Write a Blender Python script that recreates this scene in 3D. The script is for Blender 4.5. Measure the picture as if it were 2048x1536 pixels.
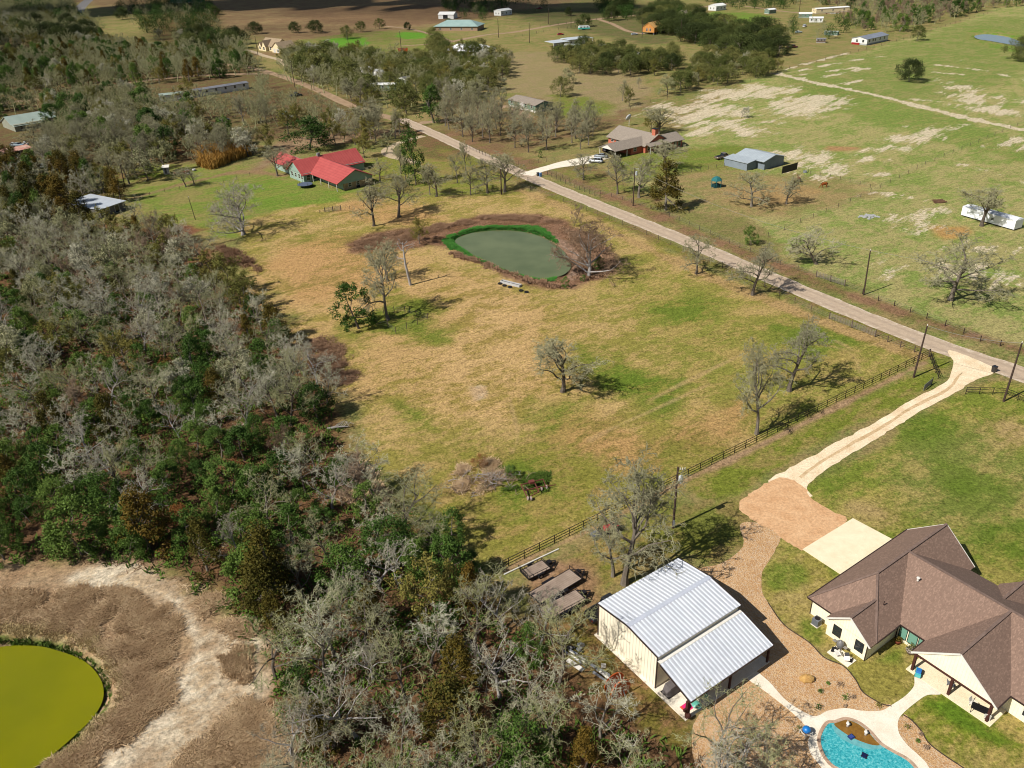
import bpy, math, random
import numpy as np
from mathutils import Vector, Matrix
R=math.radians
for o in list(bpy.data.objects): bpy.data.objects.remove(o)
S=bpy.context.scene; COL=S.collection
# ---------------- camera, sky, sun, exposure ----------------
CAMH=71.0; FPX=1657.0; PITCH=R(29.5); ROLL=R(-2.0)
fw=np.array([0,math.cos(PITCH),-math.sin(PITCH)]); rt=np.array([1.,0,0]); up=np.cross(rt,fw)
rt2=math.cos(ROLL)*rt+math.sin(ROLL)*up; up2=-math.sin(ROLL)*rt+math.cos(ROLL)*up
cd=bpy.data.cameras.new('camera'); cam=bpy.data.objects.new('camera',cd); COL.objects.link(cam)
cam.matrix_world=Matrix(((rt2[0],up2[0],-fw[0],0),(rt2[1],up2[1],-fw[1],0),(rt2[2],up2[2],-fw[2],CAMH),(0,0,0,1)))
cd.sensor_width=36; cd.lens=36*FPX/2048; cd.clip_start=.5; cd.clip_end=20000; S.camera=cam
SUN_EL=R(45); SHADOW=R(31.3)
W=bpy.data.worlds.new('World'); S.world=W; W.use_nodes=True
nt=W.node_tree; bg=nt.nodes['Background']; sky=nt.nodes.new('ShaderNodeTexSky'); sky.sky_type='NISHITA'; sky.sun_disc=False
sky.sun_elevation=SUN_EL; sky.sun_rotation=math.atan2(-math.cos(SHADOW),-math.sin(SHADOW)); sky.air_density=1.0; sky.dust_density=.8
nt.links.new(sky.outputs[0],bg.inputs[0]); bg.inputs[1].default_value=.05
sl=bpy.data.lights.new('sun','SUN'); sl.energy=4.9; sl.angle=R(.55); sl.color=(1,.955,.89)
so=bpy.data.objects.new('sun',sl); COL.objects.link(so); so.location=(0,0,300)
d=Vector((math.cos(SHADOW)*math.cos(SUN_EL),math.sin(SHADOW)*math.cos(SUN_EL),-math.sin(SUN_EL)))
so.rotation_euler=d.to_track_quat('-Z','Y').to_euler()
S.view_settings.view_transform='Standard'; S.view_settings.look='None'; S.view_settings.exposure=.42; S.view_settings.gamma=1
S.cycles.filter_width=1.05
S.render.resolution_x=1024; S.render.resolution_y=768
KALB=1.38   # pixel value of a sunlit level surface divided by its albedo
def G(px,py,z=0.):
    """ground point seen at pixel (px,py) of the 2048x1536 photograph"""
    d=fw*FPX+rt2*(px-1024)-up2*(py-768); t=(CAMH-z)/-d[2]; return np.array([d[0]*t,d[1]*t,z])
def PX(P):
    v=np.array([P[0],P[1],P[2]-CAMH]); zz=v@fw; return 1024+FPX*(v@rt2)/zz, 768-FPX*(v@up2)/zz
def ANG(a,b,z=0):
    p=G(*a,z);q=G(*b,z); return math.atan2(q[1]-p[1],q[0]-p[0])
def lin(c): 
    c=np.asarray(c,float)/255.; return np.where(c<=.04045,c/12.92,((c+.055)/1.055)**2.4)
def alb(c,k=1.): return np.minimum(lin(c)/KALB*k,.85)
# ---------------- object helpers ----------------
def tag(o,label=None,cat=None,group=None,kind=None):
    if label: o['label']=label
    if cat: o['category']=cat
    if group: o['group']=group
    if kind: o['kind']=kind
    return o
def thing(name,label,cat,loc=(0,0,0),rz=0,group=None):
    o=bpy.data.objects.new(name,None); COL.objects.link(o); o.location=[float(v) for v in loc]; o.rotation_euler=(0,0,rz); o.empty_display_size=.5
    return tag(o,label,cat,group)
class MB:
    def __init__(s): s.v=[]; s.f=[]; s.n=0
    def add(s,v,f):
        s.v.extend([tuple(map(float,p)) for p in v]); s.f.extend([tuple(i+s.n for i in q) for q in f]); s.n+=len(v); return s
    def box(s,x0,x1,y0,y1,z0,z1):
        v=[(x,y,z) for z in(z0,z1) for y in(y0,y1) for x in(x0,x1)]
        return s.add(v,[(0,2,3,1),(4,5,7,6),(0,1,5,4),(2,6,7,3),(0,4,6,2),(1,3,7,5)])
    def bar(s,a,b,w,h=None):
        a=Vector(a);b=Vector(b);h=h or w;d=(b-a).normalized(); u=Vector((0,0,1)) if abs(d.z)<.95 else Vector((1,0,0)); x=d.cross(u).normalized(); y=x.cross(d)
        v=[p+x*sx*w/2+y*sy*h/2 for p in(a,b) for sx,sy in((-1,-1),(1,-1),(1,1),(-1,1))]
        return s.add(v,[(3,2,1,0),(4,5,6,7),(0,1,5,4),(1,2,6,5),(2,3,7,6),(3,0,4,7)])
    def tube(s,pts,rad,n=6,cap=True):
        pts=[Vector(p) for p in pts]; 
        if not hasattr(rad,'__len__'): rad=[rad]*len(pts)
        V=[];F=[]; px=None
        for i,p in enumerate(pts):
            d=(pts[min(i+1,len(pts)-1)]-pts[max(i-1,0)]).normalized()
            if px is None: px=d.orthogonal().normalized()
            x=(px-d*px.dot(d)).normalized(); px=x; y=d.cross(x)
            for k in range(n):
                a=2*math.pi*k/n; V.append(p+(x*math.cos(a)+y*math.sin(a))*rad[i])
        for i in range(len(pts)-1):
            for k in range(n):
                F.append((i*n+k,i*n+(k+1)%n,(i+1)*n+(k+1)%n,(i+1)*n+k))
        if cap: F.append(tuple(range(n-1,-1,-1))); F.append(tuple((len(pts)-1)*n+k for k in range(n)))
        return s.add(V,F)
    def lathe(s,prof,n=12,c=(0,0,0)):
        V=[(c[0]+r*math.cos(2*math.pi*k/n),c[1]+r*math.sin(2*math.pi*k/n),c[2]+z) for r,z in prof for k in range(n)]
        F=[(i*n+k,i*n+(k+1)%n,(i+1)*n+(k+1)%n,(i+1)*n+k) for i in range(len(prof)-1) for k in range(n)]
        F.append(tuple(range(n-1,-1,-1))); F.append(tuple((len(prof)-1)*n+k for k in range(n)))
        return s.add(V,F)
    def prism(s,poly,z0,z1):
        n=len(poly); a=sum(poly[i][0]*poly[(i+1)%n][1]-poly[(i+1)%n][0]*poly[i][1] for i in range(n))
        if a<0: poly=poly[::-1]
        v=[(x,y,z0) for x,y in poly]+[(x,y,z1) for x,y in poly]
        return s.add(v,[tuple(range(n-1,-1,-1)),tuple(range(n,2*n))]+[(i,(i+1)%n,n+(i+1)%n,n+i) for i in range(n)])
    def slab(s,quad,t):
        """quad of 3-D points, thickness t downwards"""
        n=len(quad); v=list(quad)+[(p[0],p[1],p[2]-t) for p in quad]
        return s.add(v,[tuple(range(n)),tuple(range(2*n-1,n-1,-1))]+[(i,n+i,n+(i+1)%n,(i+1)%n) for i in range(n)])
    def ell(s,c,r,nu=10,nv=7,jit=0,rng=random):
        V=[];F=[]
        for j in range(nv+1):
            t=math.pi*j/nv
            for i in range(nu):
                a=2*math.pi*i/nu; k=1+jit*(rng.random()-.5); V.append((c[0]+r[0]*k*math.sin(t)*math.cos(a),c[1]+r[1]*k*math.sin(t)*math.sin(a),c[2]+r[2]*k*math.cos(t)))
        for j in range(nv):
            for i in range(nu): F.append((j*nu+i,(j+1)*nu+i,(j+1)*nu+(i+1)%nu,j*nu+(i+1)%nu))
        return s.add(V,F)
    def mesh(s,name,mat,smooth=False):
        m=bpy.data.meshes.new(name); m.from_pydata(s.v,[],s.f); m.validate(); 
        if mat: m.materials.append(mat)
        if smooth: m.polygons.foreach_set('use_smooth',[True]*len(m.polygons))
        return m
    def build(s,name,mat,parent=None,smooth=False,loc=None,label=None):
        o=bpy.data.objects.new(name,s.mesh(name,mat,smooth)); COL.objects.link(o); o.parent=parent
        if loc is not None: o.location=[float(v) for v in loc]
        if label: o['label']=label
        return o
def link(name,mesh,parent=None,loc=None,rz=0,sc=None):
    o=bpy.data.objects.new(name,mesh); COL.objects.link(o); o.parent=parent
    if loc is not None: o.location=[float(v) for v in loc]
    o.rotation_euler=(0,0,rz)
    if sc is not None: o.scale=sc if hasattr(sc,'__len__') else (sc,)*3
    return o
def copy_tree(o,parent=None):
    c=o.copy(); COL.objects.link(c); c.parent=parent
    for ch in list(o.children): copy_tree(ch,c)
    return c
def recenter(o):
    me=o.data; n=len(me.vertices); a=np.empty(n*3); me.vertices.foreach_get('co',a); a=a.reshape(-1,3)
    c=np.array([(a[:,0].min()+a[:,0].max())/2,(a[:,1].min()+a[:,1].max())/2,a[:,2].min()]); me.vertices.foreach_set('co',(a-c).ravel()); o.location=c; return o
# ---------------- materials ----------------
def nodes(name):
    m=bpy.data.materials.new(name); m.use_nodes=True; t=m.node_tree; b=t.nodes['Principled BSDF']; return m,t,b
def N(t,ty,**k):
    n=t.nodes.new(ty)
    for a,v in k.items():
        if a.startswith('i_'): n.inputs[int(a[2:]) if a[2:].isdigit() else a[2:].replace('_',' ')].default_value=v
        else: setattr(n,a,v)
    return n
def ab(c,k): return alb(c,k)
def rgba(c): return (float(c[0]),float(c[1]),float(c[2]),1.)
def ramp(t,src,pts):
    r=t.nodes.new('ShaderNodeValToRGB'); e=r.color_ramp.elements
    while len(e)<len(pts): e.new(.5)
    for i,(p,c) in enumerate(pts): e[i].position=p; e[i].color=rgba(c)
    t.links.new(src,r.inputs[0]); return r.outputs[0]
def math_(t,op,a,b=None,c=None,clamp=False):
    n=t.nodes.new('ShaderNodeMath'); n.operation=op; n.use_clamp=clamp
    for i,x in enumerate((a,b,c)):
        if x is None: continue
        if hasattr(x,'links'): t.links.new(x,n.inputs[i])
        else: n.inputs[i].default_value=x
    return n.outputs[0]
def mixc(t,f,a,b,bt='MIX'):
    n=t.nodes.new('ShaderNodeMix'); n.data_type='RGBA'; n.blend_type=bt
    for i,x in ((0,f),(6,a),(7,b)):
        if hasattr(x,'links'): t.links.new(x,n.inputs[i])
        else: n.inputs[i].default_value=x if i==0 else rgba(x)
    return n.outputs[2]
def noise(t,co,scale,detail=4,rough=.6,dist=0):
    n=N(t,'ShaderNodeTexNoise'); n.inputs['Scale'].default_value=scale; n.inputs['Detail'].default_value=detail; n.inputs['Roughness'].default_value=rough; n.inputs['Distortion'].default_value=dist
    if co is not None: t.links.new(co,n.inputs['Vector'])
    return n.outputs['Fac']
def objco(t): return N(t,'ShaderNodeTexCoord').outputs['Object']
def mapv(t,co,sc=(1,1,1),rz=0):
    n=N(t,'ShaderNodeMapping'); n.vector_type='POINT'; n.inputs['Scale'].default_value=sc; n.inputs['Rotation'].default_value=(0,0,rz); t.links.new(co,n.inputs['Vector']); return n.outputs[0]
def mapt(t,co,sc,rz):
    n=N(t,'ShaderNodeMapping'); n.vector_type='TEXTURE'; n.inputs['Scale'].default_value=[1/v for v in sc]; n.inputs['Rotation'].default_value=(0,0,rz); t.links.new(co,n.inputs['Vector']); return n.outputs[0]
def bump(t,b,h,strength=.3,dist=.05):
    n=N(t,'ShaderNodeBump'); n.inputs['Strength'].default_value=strength; n.inputs['Distance'].default_value=dist; t.links.new(h,n.inputs['Height']); t.links.new(n.outputs[0],b.inputs['Normal'])
MC={}
def M(name,c,c2=None,scale=2.,rough=.8,metal=0.,bmp=.15,k=1.,spec=.3,kind=None,per=.3,amt=.5,thr=.82):
    """plain weathered material: c and c2 are displayed sRGB bytes"""
    if name in MC: return MC[name]
    m,t,b=nodes(name); a=alb(c,k); a2=alb(c2,k) if c2 is not None else a*.72
    co=objco(t); n1=noise(t,co,scale,6,.65); n2=noise(t,co,scale*9,3,.6)
    f=math_(t,'ADD',math_(t,'MULTIPLY',n1,.65),math_(t,'MULTIPLY',n2,.35))
    col=ramp(t,f,[(.36,a2),(.62,a)])
    if kind=='stripe':   # ribs or boards along local Y, counted along X
        sx=N(t,'ShaderNodeSeparateXYZ'); t.links.new(co,sx.inputs[0]); fr=math_(t,'FRACT',math_(t,'DIVIDE',sx.outputs[0],per))
        g=math_(t,'GREATER_THAN',fr,thr); col=mixc(t,math_(t,'MULTIPLY',g,amt),col,a*.35); f=math_(t,'SUBTRACT',f,g)
    if kind=='stripey':
        sx=N(t,'ShaderNodeSeparateXYZ'); t.links.new(co,sx.inputs[0]); fr=math_(t,'FRACT',math_(t,'DIVIDE',sx.outputs[1],per))
        g=math_(t,'GREATER_THAN',fr,thr); col=mixc(t,math_(t,'MULTIPLY',g,amt),col,a*.35); f=math_(t,'SUBTRACT',f,g)
    if kind=='shingle':
        w=N(t,'ShaderNodeTexVoronoi'); w.inputs['Scale'].default_value=1.; t.links.new(mapv(t,co,(4.6,10.,4.)),w.inputs['Vector'])
        s=N(t,'ShaderNodeSeparateColor'); t.links.new(w.outputs['Color'],s.inputs[0])
        col=mixc(t,math_(t,'MULTIPLY',math_(t,'GREATER_THAN',s.outputs[0],.72),.4),col,a*1.5)
        col=mixc(t,math_(t,'MULTIPLY',math_(t,'LESS_THAN',s.outputs[1],.3),.4),col,a*.7)
    if kind=='brick':
        w=N(t,'ShaderNodeTexBrick'); w.inputs['Scale'].default_value=1; w.inputs['Brick Width'].default_value=.5; w.inputs['Row Height'].default_value=.16; w.inputs['Mortar Size'].default_value=.02
        cb=N(t,'ShaderNodeCombineXYZ'); sx=N(t,'ShaderNodeSeparateXYZ'); t.links.new(co,sx.inputs[0]); t.links.new(math_(t,'ADD',sx.outputs[0],sx.outputs[1]),cb.inputs[0]); t.links.new(sx.outputs[2],cb.inputs[1]); t.links.new(cb.outputs[0],w.inputs['Vector'])
        w.inputs['Color1'].default_value=rgba(a); w.inputs['Color2'].default_value=rgba(a2); w.inputs['Mortar'].default_value=rgba(a*1.6); col=w.outputs[0]
    t.links.new(col,b.inputs['Base Color']); b.inputs['Roughness'].default_value=rough; b.inputs['Metallic'].default_value=metal; b.inputs['Specular IOR Level'].default_value=spec
    if bmp: bump(t,b,f,bmp,.05)
    MC[name]=m; return m
def glass(name,c=(40,48,52),rough=.12):
    if name in MC: return MC[name]
    m,t,b=nodes(name); b.inputs['Base Color'].default_value=rgba(alb(c)); b.inputs['Roughness'].default_value=rough; b.inputs['Specular IOR Level'].default_value=.6; MC[name]=m; return m
def leafmat(name,stops,rough=.7,sc=.5,trans=.0):
    """foliage or bark whose tint varies per tree and per clump; stops = displayed bytes"""
    m,t,b=nodes(name); co=objco(t); n=noise(t,co,sc,3,.6); n2=noise(t,co,7,2,.5)
    r=N(t,'ShaderNodeObjectInfo').outputs['Random']
    f=math_(t,'ADD',math_(t,'MULTIPLY',r,.62),math_(t,'ADD',math_(t,'MULTIPLY',n,.36),math_(t,'MULTIPLY',math_(t,'SUBTRACT',n2,.5),.45)),clamp=True)
    k=len(stops); col=ramp(t,f,[(.12+.76*i/(k-1),alb(c)) for i,c in enumerate(stops)])
    t.links.new(col,b.inputs['Base Color']); b.inputs['Roughness'].default_value=rough; b.inputs['Specular IOR Level'].default_value=.08
    return m
# ---------------- ground ----------------
rs=np.random.RandomState(7); _T=rs.rand(256,256)
def vn(x,y):
    xi=np.floor(x).astype(int); yi=np.floor(y).astype(int); fx=x-xi; fy=y-yi; fx=fx*fx*(3-2*fx); fy=fy*fy*(3-2*fy)
    a=_T[xi&255,yi&255]; b=_T[(xi+1)&255,yi&255]; c=_T[xi&255,(yi+1)&255]; d_=_T[(xi+1)&255,(yi+1)&255]
    return (a*(1-fx)+b*fx)*(1-fy)+(c*(1-fx)+d_*fx)*fy
def fbm(x,y,s,o=4):
    r=0;a=.5
    for i in range(o): r=r+a*vn(x*s+17*i,y*s+31*i); s*=2.03; a*=.5
    return r/(1-.5**o)
def W2(pts,z=0): return np.array([G(x,y,z)[:2] for x,y in pts])
def smooth_closed(P,k=6):
    P=np.asarray(P); n=len(P); out=[]
    for i in range(n):
        a,b,c,e=P[i-1],P[i],P[(i+1)%n],P[(i+2)%n]
        for j in range(k):
            t=j/k; out.append(.5*((2*b)+(c-a)*t+(2*a-5*b+4*c-e)*t*t+(-a+3*b-3*c+e)*t**3))
    return np.array(out)
def smooth_open(P,k=6):
    P=np.asarray(P); Q=np.vstack([2*P[0]-P[1],P,2*P[-1]-P[-2]]); out=[]
    for i in range(1,len(Q)-2):
        a,b,c,e=Q[i-1],Q[i],Q[i+1],Q[i+2]
        for j in range(k):
            t=j/k; out.append(.5*((2*b)+(c-a)*t+(2*a-5*b+4*c-e)*t*t+(-a+3*b-3*c+e)*t**3))
    out.append(P[-1]); return np.array(out)
def sdpoly(x,y,P):
    """signed distance, negative inside"""
    dmin=np.full(x.shape,1e9); ins=np.zeros(x.shape,bool); n=len(P)
    for i in range(n):
        ax,ay=P[i]; bx,by=P[(i+1)%n]; ex,ey=bx-ax,by-ay
        wx,wy=x-ax,y-ay; t=np.clip((wx*ex+wy*ey)/(ex*ex+ey*ey+1e-9),0,1); dd=(wx-ex*t)**2+(wy-ey*t)**2; dmin=np.minimum(dmin,dd)
        c=((ay>y)!=(by>y))&(x<(bx-ax)*(y-ay)/((by-ay) if by!=ay else 1e-9)+ax); ins^=c
    dm=np.sqrt(dmin); return np.where(ins,-dm,dm)
def sdline(x,y,P):
    dmin=np.full(x.shape,1e9)
    for i in range(len(P)-1):
        ax,ay=P[i]; bx,by=P[i+1]; ex,ey=bx-ax,by-ay; wx,wy=x-ax,y-ay; t=np.clip((wx*ex+wy*ey)/(ex*ex+ey*ey+1e-9),0,1); dmin=np.minimum(dmin,(wx-ex*t)**2+(wy-ey*t)**2)
    return np.sqrt(dmin)
POND1=smooth_closed(W2([(-20,1303),(60,1298),(110,1308),(160,1328),(190,1360),(197,1395),(180,1430),(140,1470),(90,1512),(40,1545),(-60,1590),(-220,1590),(-260,1450),(-160,1340)],-.4))
POND2=smooth_closed(W2([(915,483),(935,470),(975,463),(1030,463),(1080,475),(1120,500),(1137,528),(1128,545),(1105,553),(1070,553),(1030,543),(985,525),(945,505)],-.4))
POND3=smooth_closed(W2([(1953,72),(1975,69),(2015,75),(2040,85),(2060,96),(2030,90),(1985,82),(1960,78)],-.4))
# polar grid round the foot of the camera, finer where it is nearer
az=np.concatenate([np.arange(-180,-62,3.),np.arange(-62,-44,.6),np.arange(-44,44,.17),np.arange(44,62,.6),np.arange(62,180.1,3.)])
dep=np.concatenate([np.arange(86,56,-2.),np.arange(56,30,-.11),np.arange(30,12,-.075),np.arange(12,3.2,-.045),np.array([3,2.6,2.2,1.8,1.4,1.,.7,.5])])
rad=CAMH/np.tan(np.radians(dep)); A,Rr=np.meshgrid(np.radians(az),rad); GX=(Rr*np.sin(A)); GY=(Rr*np.cos(A)); nr,nc=GX.shape
gx=GX.ravel(); gy=GY.ravel()
n_big=fbm(gx,gy,.03,4); n_mid=fbm(gx+50,gy,.16,4); n_fin=fbm(gx,gy+90,.7,3)
ca=np.zeros((gx.size,3)); cb=np.zeros((gx.size,3)); mx=np.full(gx.size,.5); sd_=np.zeros(gx.size)
def reg(P,a,b,m,soft=1.5,warp=1.5,line=None,strength=1.,smooth=True,world=False,nf=None):
    """paint a ground region: P polygon (or polyline with half width 'line') in photo pixels"""
    global ca,cb,mx
    P=np.asarray(P,float) if world else W2(P)
    P=(smooth_open(P,4) if line else smooth_closed(P,3)) if smooth else P
    pad=(line or 0)+soft+warp*2+2
    q=(gx>P[:,0].min()-pad)&(gx<P[:,0].max()+pad)&(gy>P[:,1].min()-pad)&(gy<P[:,1].max()+pad)
    ix=np.nonzero(q)[0]
    if not len(ix): return
    x=gx[ix];y=gy[ix]; w=(n_mid[ix]-.5)*2*warp*2+(n_fin[ix]-.5)*warp*.8
    s=(sdline(x,y,P)-line if line else sdpoly(x,y,P))+w
    al=np.clip(.5-s/(2*soft),0,1); al=al*al*(3-2*al)*strength
    if nf: al*=np.clip((fbm(x+nf[2],y,nf[0],3)-nf[1])*6+.5,0,1)
    al=al[:,None]
    if a is not None: ca[ix]=ca[ix]*(1-al)+alb(a)*al
    if b is not None: cb[ix]=cb[ix]*(1-al)+alb(b)*al
    if m is not None: mx[ix]=mx[ix]*(1-al[:,0])+m*al[:,0]
def sand(P,v=1.,soft=3,warp=2.,line=None,strength=1.):
    P=W2(P); P=smooth_open(P,4) if line else smooth_closed(P,3); pad=(line or 0)+soft+warp*2+2
    ix=np.nonzero((gx>P[:,0].min()-pad)&(gx<P[:,0].max()+pad)&(gy>P[:,1].min()-pad)&(gy<P[:,1].max()+pad))[0]
    if not len(ix): return
    x=gx[ix];y=gy[ix]; s=(sdline(x,y,P)-line if line else sdpoly(x,y,P))+(n_mid[ix]-.5)*4*warp
    al=np.clip(.5-s/(2*soft),0,1)*v; sd_[ix]=np.maximum(sd_[ix],al)
TAN=(184,156,100); TAN2=(158,136,84); OLV=(128,124,62); GRN=(96,116,44); LGR=(122,140,62); BRN=(120,92,68); RED=(140,96,66); LIT=(104,78,56); PALE=(196,178,148); SAND=(200,184,156)
# base: olive pasture
ca[:]=alb((132,130,74)); cb[:]=alb((152,134,86)); mx[:]=.5
t=np.clip((n_big-.5)*3+.5,0,1)[:,None]; ca[:]=ca*(1-t*.35)+alb(GRN)*t*.35
# far brown fields at the top
reg([(-300,-60),(60,-60),(330,-40),(700,-60),(1100,-60),(1150,0),(1010,25),(820,60),(690,100),(560,110),(430,110),(380,40)],(150,128,88),(136,108,78),.5,12,8)
reg([(560,20),(900,10),(1040,20),(960,40),(700,50)],(128,100,72),(118,92,68),.5,10,8,strength=.7)
reg([(300,0),(430,10),(430,60),(380,110),(300,60)],(104,98,58),(110,88,56),.5,8,6)
reg([(1000,20),(1280,20),(1350,60),(1300,90),(1100,50)],(84,92,50),(98,92,60),.5,8,6,strength=.7)
# upper right pasture
reg([(1280,330),(1500,160),(1650,125),(1900,50),(2048,10),(2400,60),(2500,700),(2200,760),(1980,700),(1760,600),(1600,530),(1420,440),(1290,380)],(132,146,72),(166,156,100),.48,3,3)
reg([(1560,150),(1760,100),(1960,40),(2060,40),(2048,140),(1900,190),(1700,200)],(122,136,66),(146,142,84),.55,5,4,strength=.8)
reg([(1640,170),(1900,230),(2048,300),(2048,330),(1850,270),(1600,200)],(116,136,58),(136,138,70),.6,5,4,strength=.6)
# around the middle houses
reg([(880,190),(1020,200),(1200,140),(1300,200),(1200,260),(1100,290),(900,300)],(132,118,74),(130,104,74),.5,4,4)
reg([(1000,110),(1180,110),(1300,170),(1230,230),(1100,210),(1010,170)],(146,134,88),(156,136,98),.5,4,4)
reg([(1110,190),(1200,200),(1220,225),(1130,235)],(118,130,52),(128,124,66),.5,4,3)
reg([(600,80),(860,60),(1000,120),(860,140),(600,130)],(118,128,58),(140,128,78),.5,4,4)
reg([(650,80),(720,75),(730,92),(660,96)],(96,150,40),(110,150,50),.5,2,2); reg([(800,65),(845,67),(850,76),(800,78)],(100,156,44),(110,150,50),.5,2,2)
reg([(1420,25),(1520,28),(1545,45),(1430,45)],(110,140,50),(120,130,60),.5,3,3)
reg([(880,260),(1000,300),(1080,330),(1180,330),(1260,380),(1330,390),(1330,420),(1200,390),(1060,320),(900,280)],(124,112,66),(128,98,68),.5,3,3)
reg([(1100,340),(1200,345),(1290,390),(1330,430),(1290,430),(1180,385)],(126,128,62),(140,120,76),.5,2,2)
reg([(1240,310),(1480,290),(1500,330),(1380,370),(1250,340)],(118,132,54),(134,130,68),.5,3,3)
reg([(1330,350),(1540,345),(1740,370),(1700,410),(1500,440),(1350,430)],(138,134,78),(160,138,92),.5,3,3)
reg([(1440,375),(1620,370),(1630,395),(1540,420),(1460,400)],(176,140,92),(166,140,94),.5,3,3,strength=.8)
reg([(1330,430),(1500,440),(1560,520),(1440,490)],(128,126,70),(142,126,82),.5,2,2)
# left: yards
reg([(270,330),(420,330),(560,340),(760,370),(860,400),(720,420),(560,450),(470,480),(330,450),(270,400)],(120,136,56),(144,134,78),.5,2.5,2.5)
reg([(430,385),(560,360),(690,385),(690,410),(560,420),(470,410)],(112,140,48),(128,138,60),.5,2,2,strength=.8)
reg([(0,330),(100,320),(300,340),(280,360),(100,350)],(118,132,48),(130,106,70),.5,3,3)
reg([(690,330),(860,300),(960,330),(1030,360),(1060,390),(960,400),(800,400),(740,370)],(128,134,54),(146,130,76),.5,3,3)
reg([(780,245),(850,250),(930,300),(870,320),(800,280)],(112,106,58),(126,98,68),.5,3,3)
reg([(560,280),(700,262),(820,258),(860,262),(700,285),(590,305),(540,330),(500,345),(540,310)],(156,132,100),(140,112,84),.5,2,1.5)
reg([(560,350),(480,345),(380,365),(270,395)],(146,120,86),(150,122,86),.5,1,1,line=1.6)
reg([(340,455),(365,450),(425,458),(395,470),(412,500),(440,520),(400,515),(370,490)],RED,(120,86,66),.5,1.5,1.5)
reg([(30,640),(60,655),(40,690),(-20,700),(-20,650)],RED,(130,84,60),.5,1.5,1.5)
# woodland floor
reg([(-150,430),(150,440),(330,455),(430,540),(500,590),(560,650),(610,700),(670,760),(700,860),(740,930),(800,1000),(870,1060),(930,1130),(1010,1200),(1100,1250),(1150,1340),(1280,1420),(1400,1500),(1500,1700),(560,1760),(600,1520),(530,1420),(520,1290),(440,1230),(330,1150),(200,1105),(0,1150),(-150,1160)],(112,84,58),(124,92,62),.5,2.5,2.5)
reg([(-200,60),(200,90),(480,130),(620,180),(720,200),(760,250),(600,270),(420,320),(250,330),(100,330),(-200,330)],(112,104,64),(112,88,62),.5,6,4)
reg([(60,115),(190,100),(200,120),(80,130)],(128,94,66),(118,90,62),.5,4,3)
reg([(230,250),(380,270),(420,300),(300,320)],(128,112,70),(140,100,70),.5,4,3)
# main field
FIELD=[(500,440),(700,400),(860,395),(1040,385),(1100,390),(1300,480),(1460,560),(1640,640),(1800,700),(1860,712),(1700,800),(1500,905),(1300,1000),(1150,1085),(1010,1135),(930,1110),(880,1040),(800,985),(735,905),(705,800),(640,700),(590,640),(540,570),(480,530)]
reg(FIELD,(150,138,68),TAN,.50,1.2,1.2)
reg([(480,560),(640,470),(860,500),(1000,580),(1100,640),(1180,760),(1000,840),(780,830),(640,680)],(150,132,66),(190,156,102),.46,9,5)
reg([(930,580),(1020,600),(1060,700),(1000,840),(900,800),(900,660)],(162,138,76),(200,166,112),.46,7,4,strength=.7)
reg([(1180,480),(1400,570),(1640,650),(1840,712),(1700,790),(1480,880),(1330,760),(1250,620)],(136,136,60),(166,146,82),.53,9,5,strength=.9)
reg([(860,900),(1100,880),(1350,860),(1450,900),(1200,1040),(1010,1130),(900,1080)],(130,128,52),(158,134,76),.55,8,5,strength=.85)
for P in ([(760,590),(860,600),(900,650),(860,680),(770,660)],[(1140,680),(1240,740),(1330,760),(1300,790),(1200,770)],[(1560,660),(1680,650),(1700,700),(1600,720)],[(1290,620),(1400,600),(1440,640),(1360,660)],[(1060,800),(1150,800),(1170,850),(1090,860)],[(1240,750),(1330,770),(1350,830),(1240,800)],[(1000,930),(1090,940),(1100,1000),(1010,1000)],[(1280,880),(1340,900),(1330,960),(1270,930)],[(1640,840),(1560,870),(1520,860),(1600,820)],[(840,1040),(900,1030),(910,1090),(870,1100)],[(600,480),(700,470),(660,500)],[(690,640),(740,680),(715,700),(680,670)],[(790,800),(850,820),(860,850),(800,840)]):
    reg(P,(100,122,38),(140,134,60),.6,3.5,3,strength=.75)
for P in ([(690,395),(860,420),(900,450),(720,440)],[(560,500),(760,470),(780,560),(600,600)],[(1180,830),(1330,880),(1260,940),(1160,880)],[(1400,820),(1500,800),(1470,870),(1380,880)]):
    reg(P,(150,126,70),(188,146,94),.42,4,3,strength=.7)
reg([(940,775),(970,772),(975,790),(950,798)],(200,180,150),(190,160,120),.3,.6,1.)
for L in ([(1650,690),(1690,700),(1712,720),(1720,745)],[(1672,682),(1705,700)],[(1420,768),(1240,850),(1180,880)],[(1500,700),(1300,800)],[(1024,905),(1035,870),(1020,800)]): reg(L,(186,158,112),(180,152,104),.4,.4,.3,line=.25,strength=.55)
# road verges
reg([(1040,380),(1140,420),(1260,480),(1400,545),(1560,610),(1720,670),(1840,712)],(142,122,66),(176,146,96),.4,.9,.6,line=1.6)
reg([(880,300),(1000,345),(1120,395),(1260,455),(1400,520),(1560,580),(1700,640),(1850,695)],(124,122,54),(136,112,72),.52,1.2,1.,line=1.6)
reg([(900,270),(1040,325),(1150,365),(1290,420),(1400,468),(1560,532),(1700,590),(1850,640),(2100,720)],(122,110,64),(140,108,80),.45,1.5,1.2,line=2.2)
# pond 2 surrounds
reg([(700,490),(740,465),(860,455),(960,432),(1080,430),(1150,450),(1200,480),(1240,520),(1200,560),(1120,580),(1040,560),(960,530),(880,495),(800,500),(720,505)],(118,88,62),(140,106,82),.5,1.5,1.5)
reg([(1060,455),(1110,470),(1160,500),(1180,550),(1130,560),(1140,520),(1110,490)],(168,140,118),(150,118,98),.5,1.2,1)
reg(POND2,(110,96,60),(124,98,78),.5,1.2,.4,world=True,smooth=False)
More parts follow.
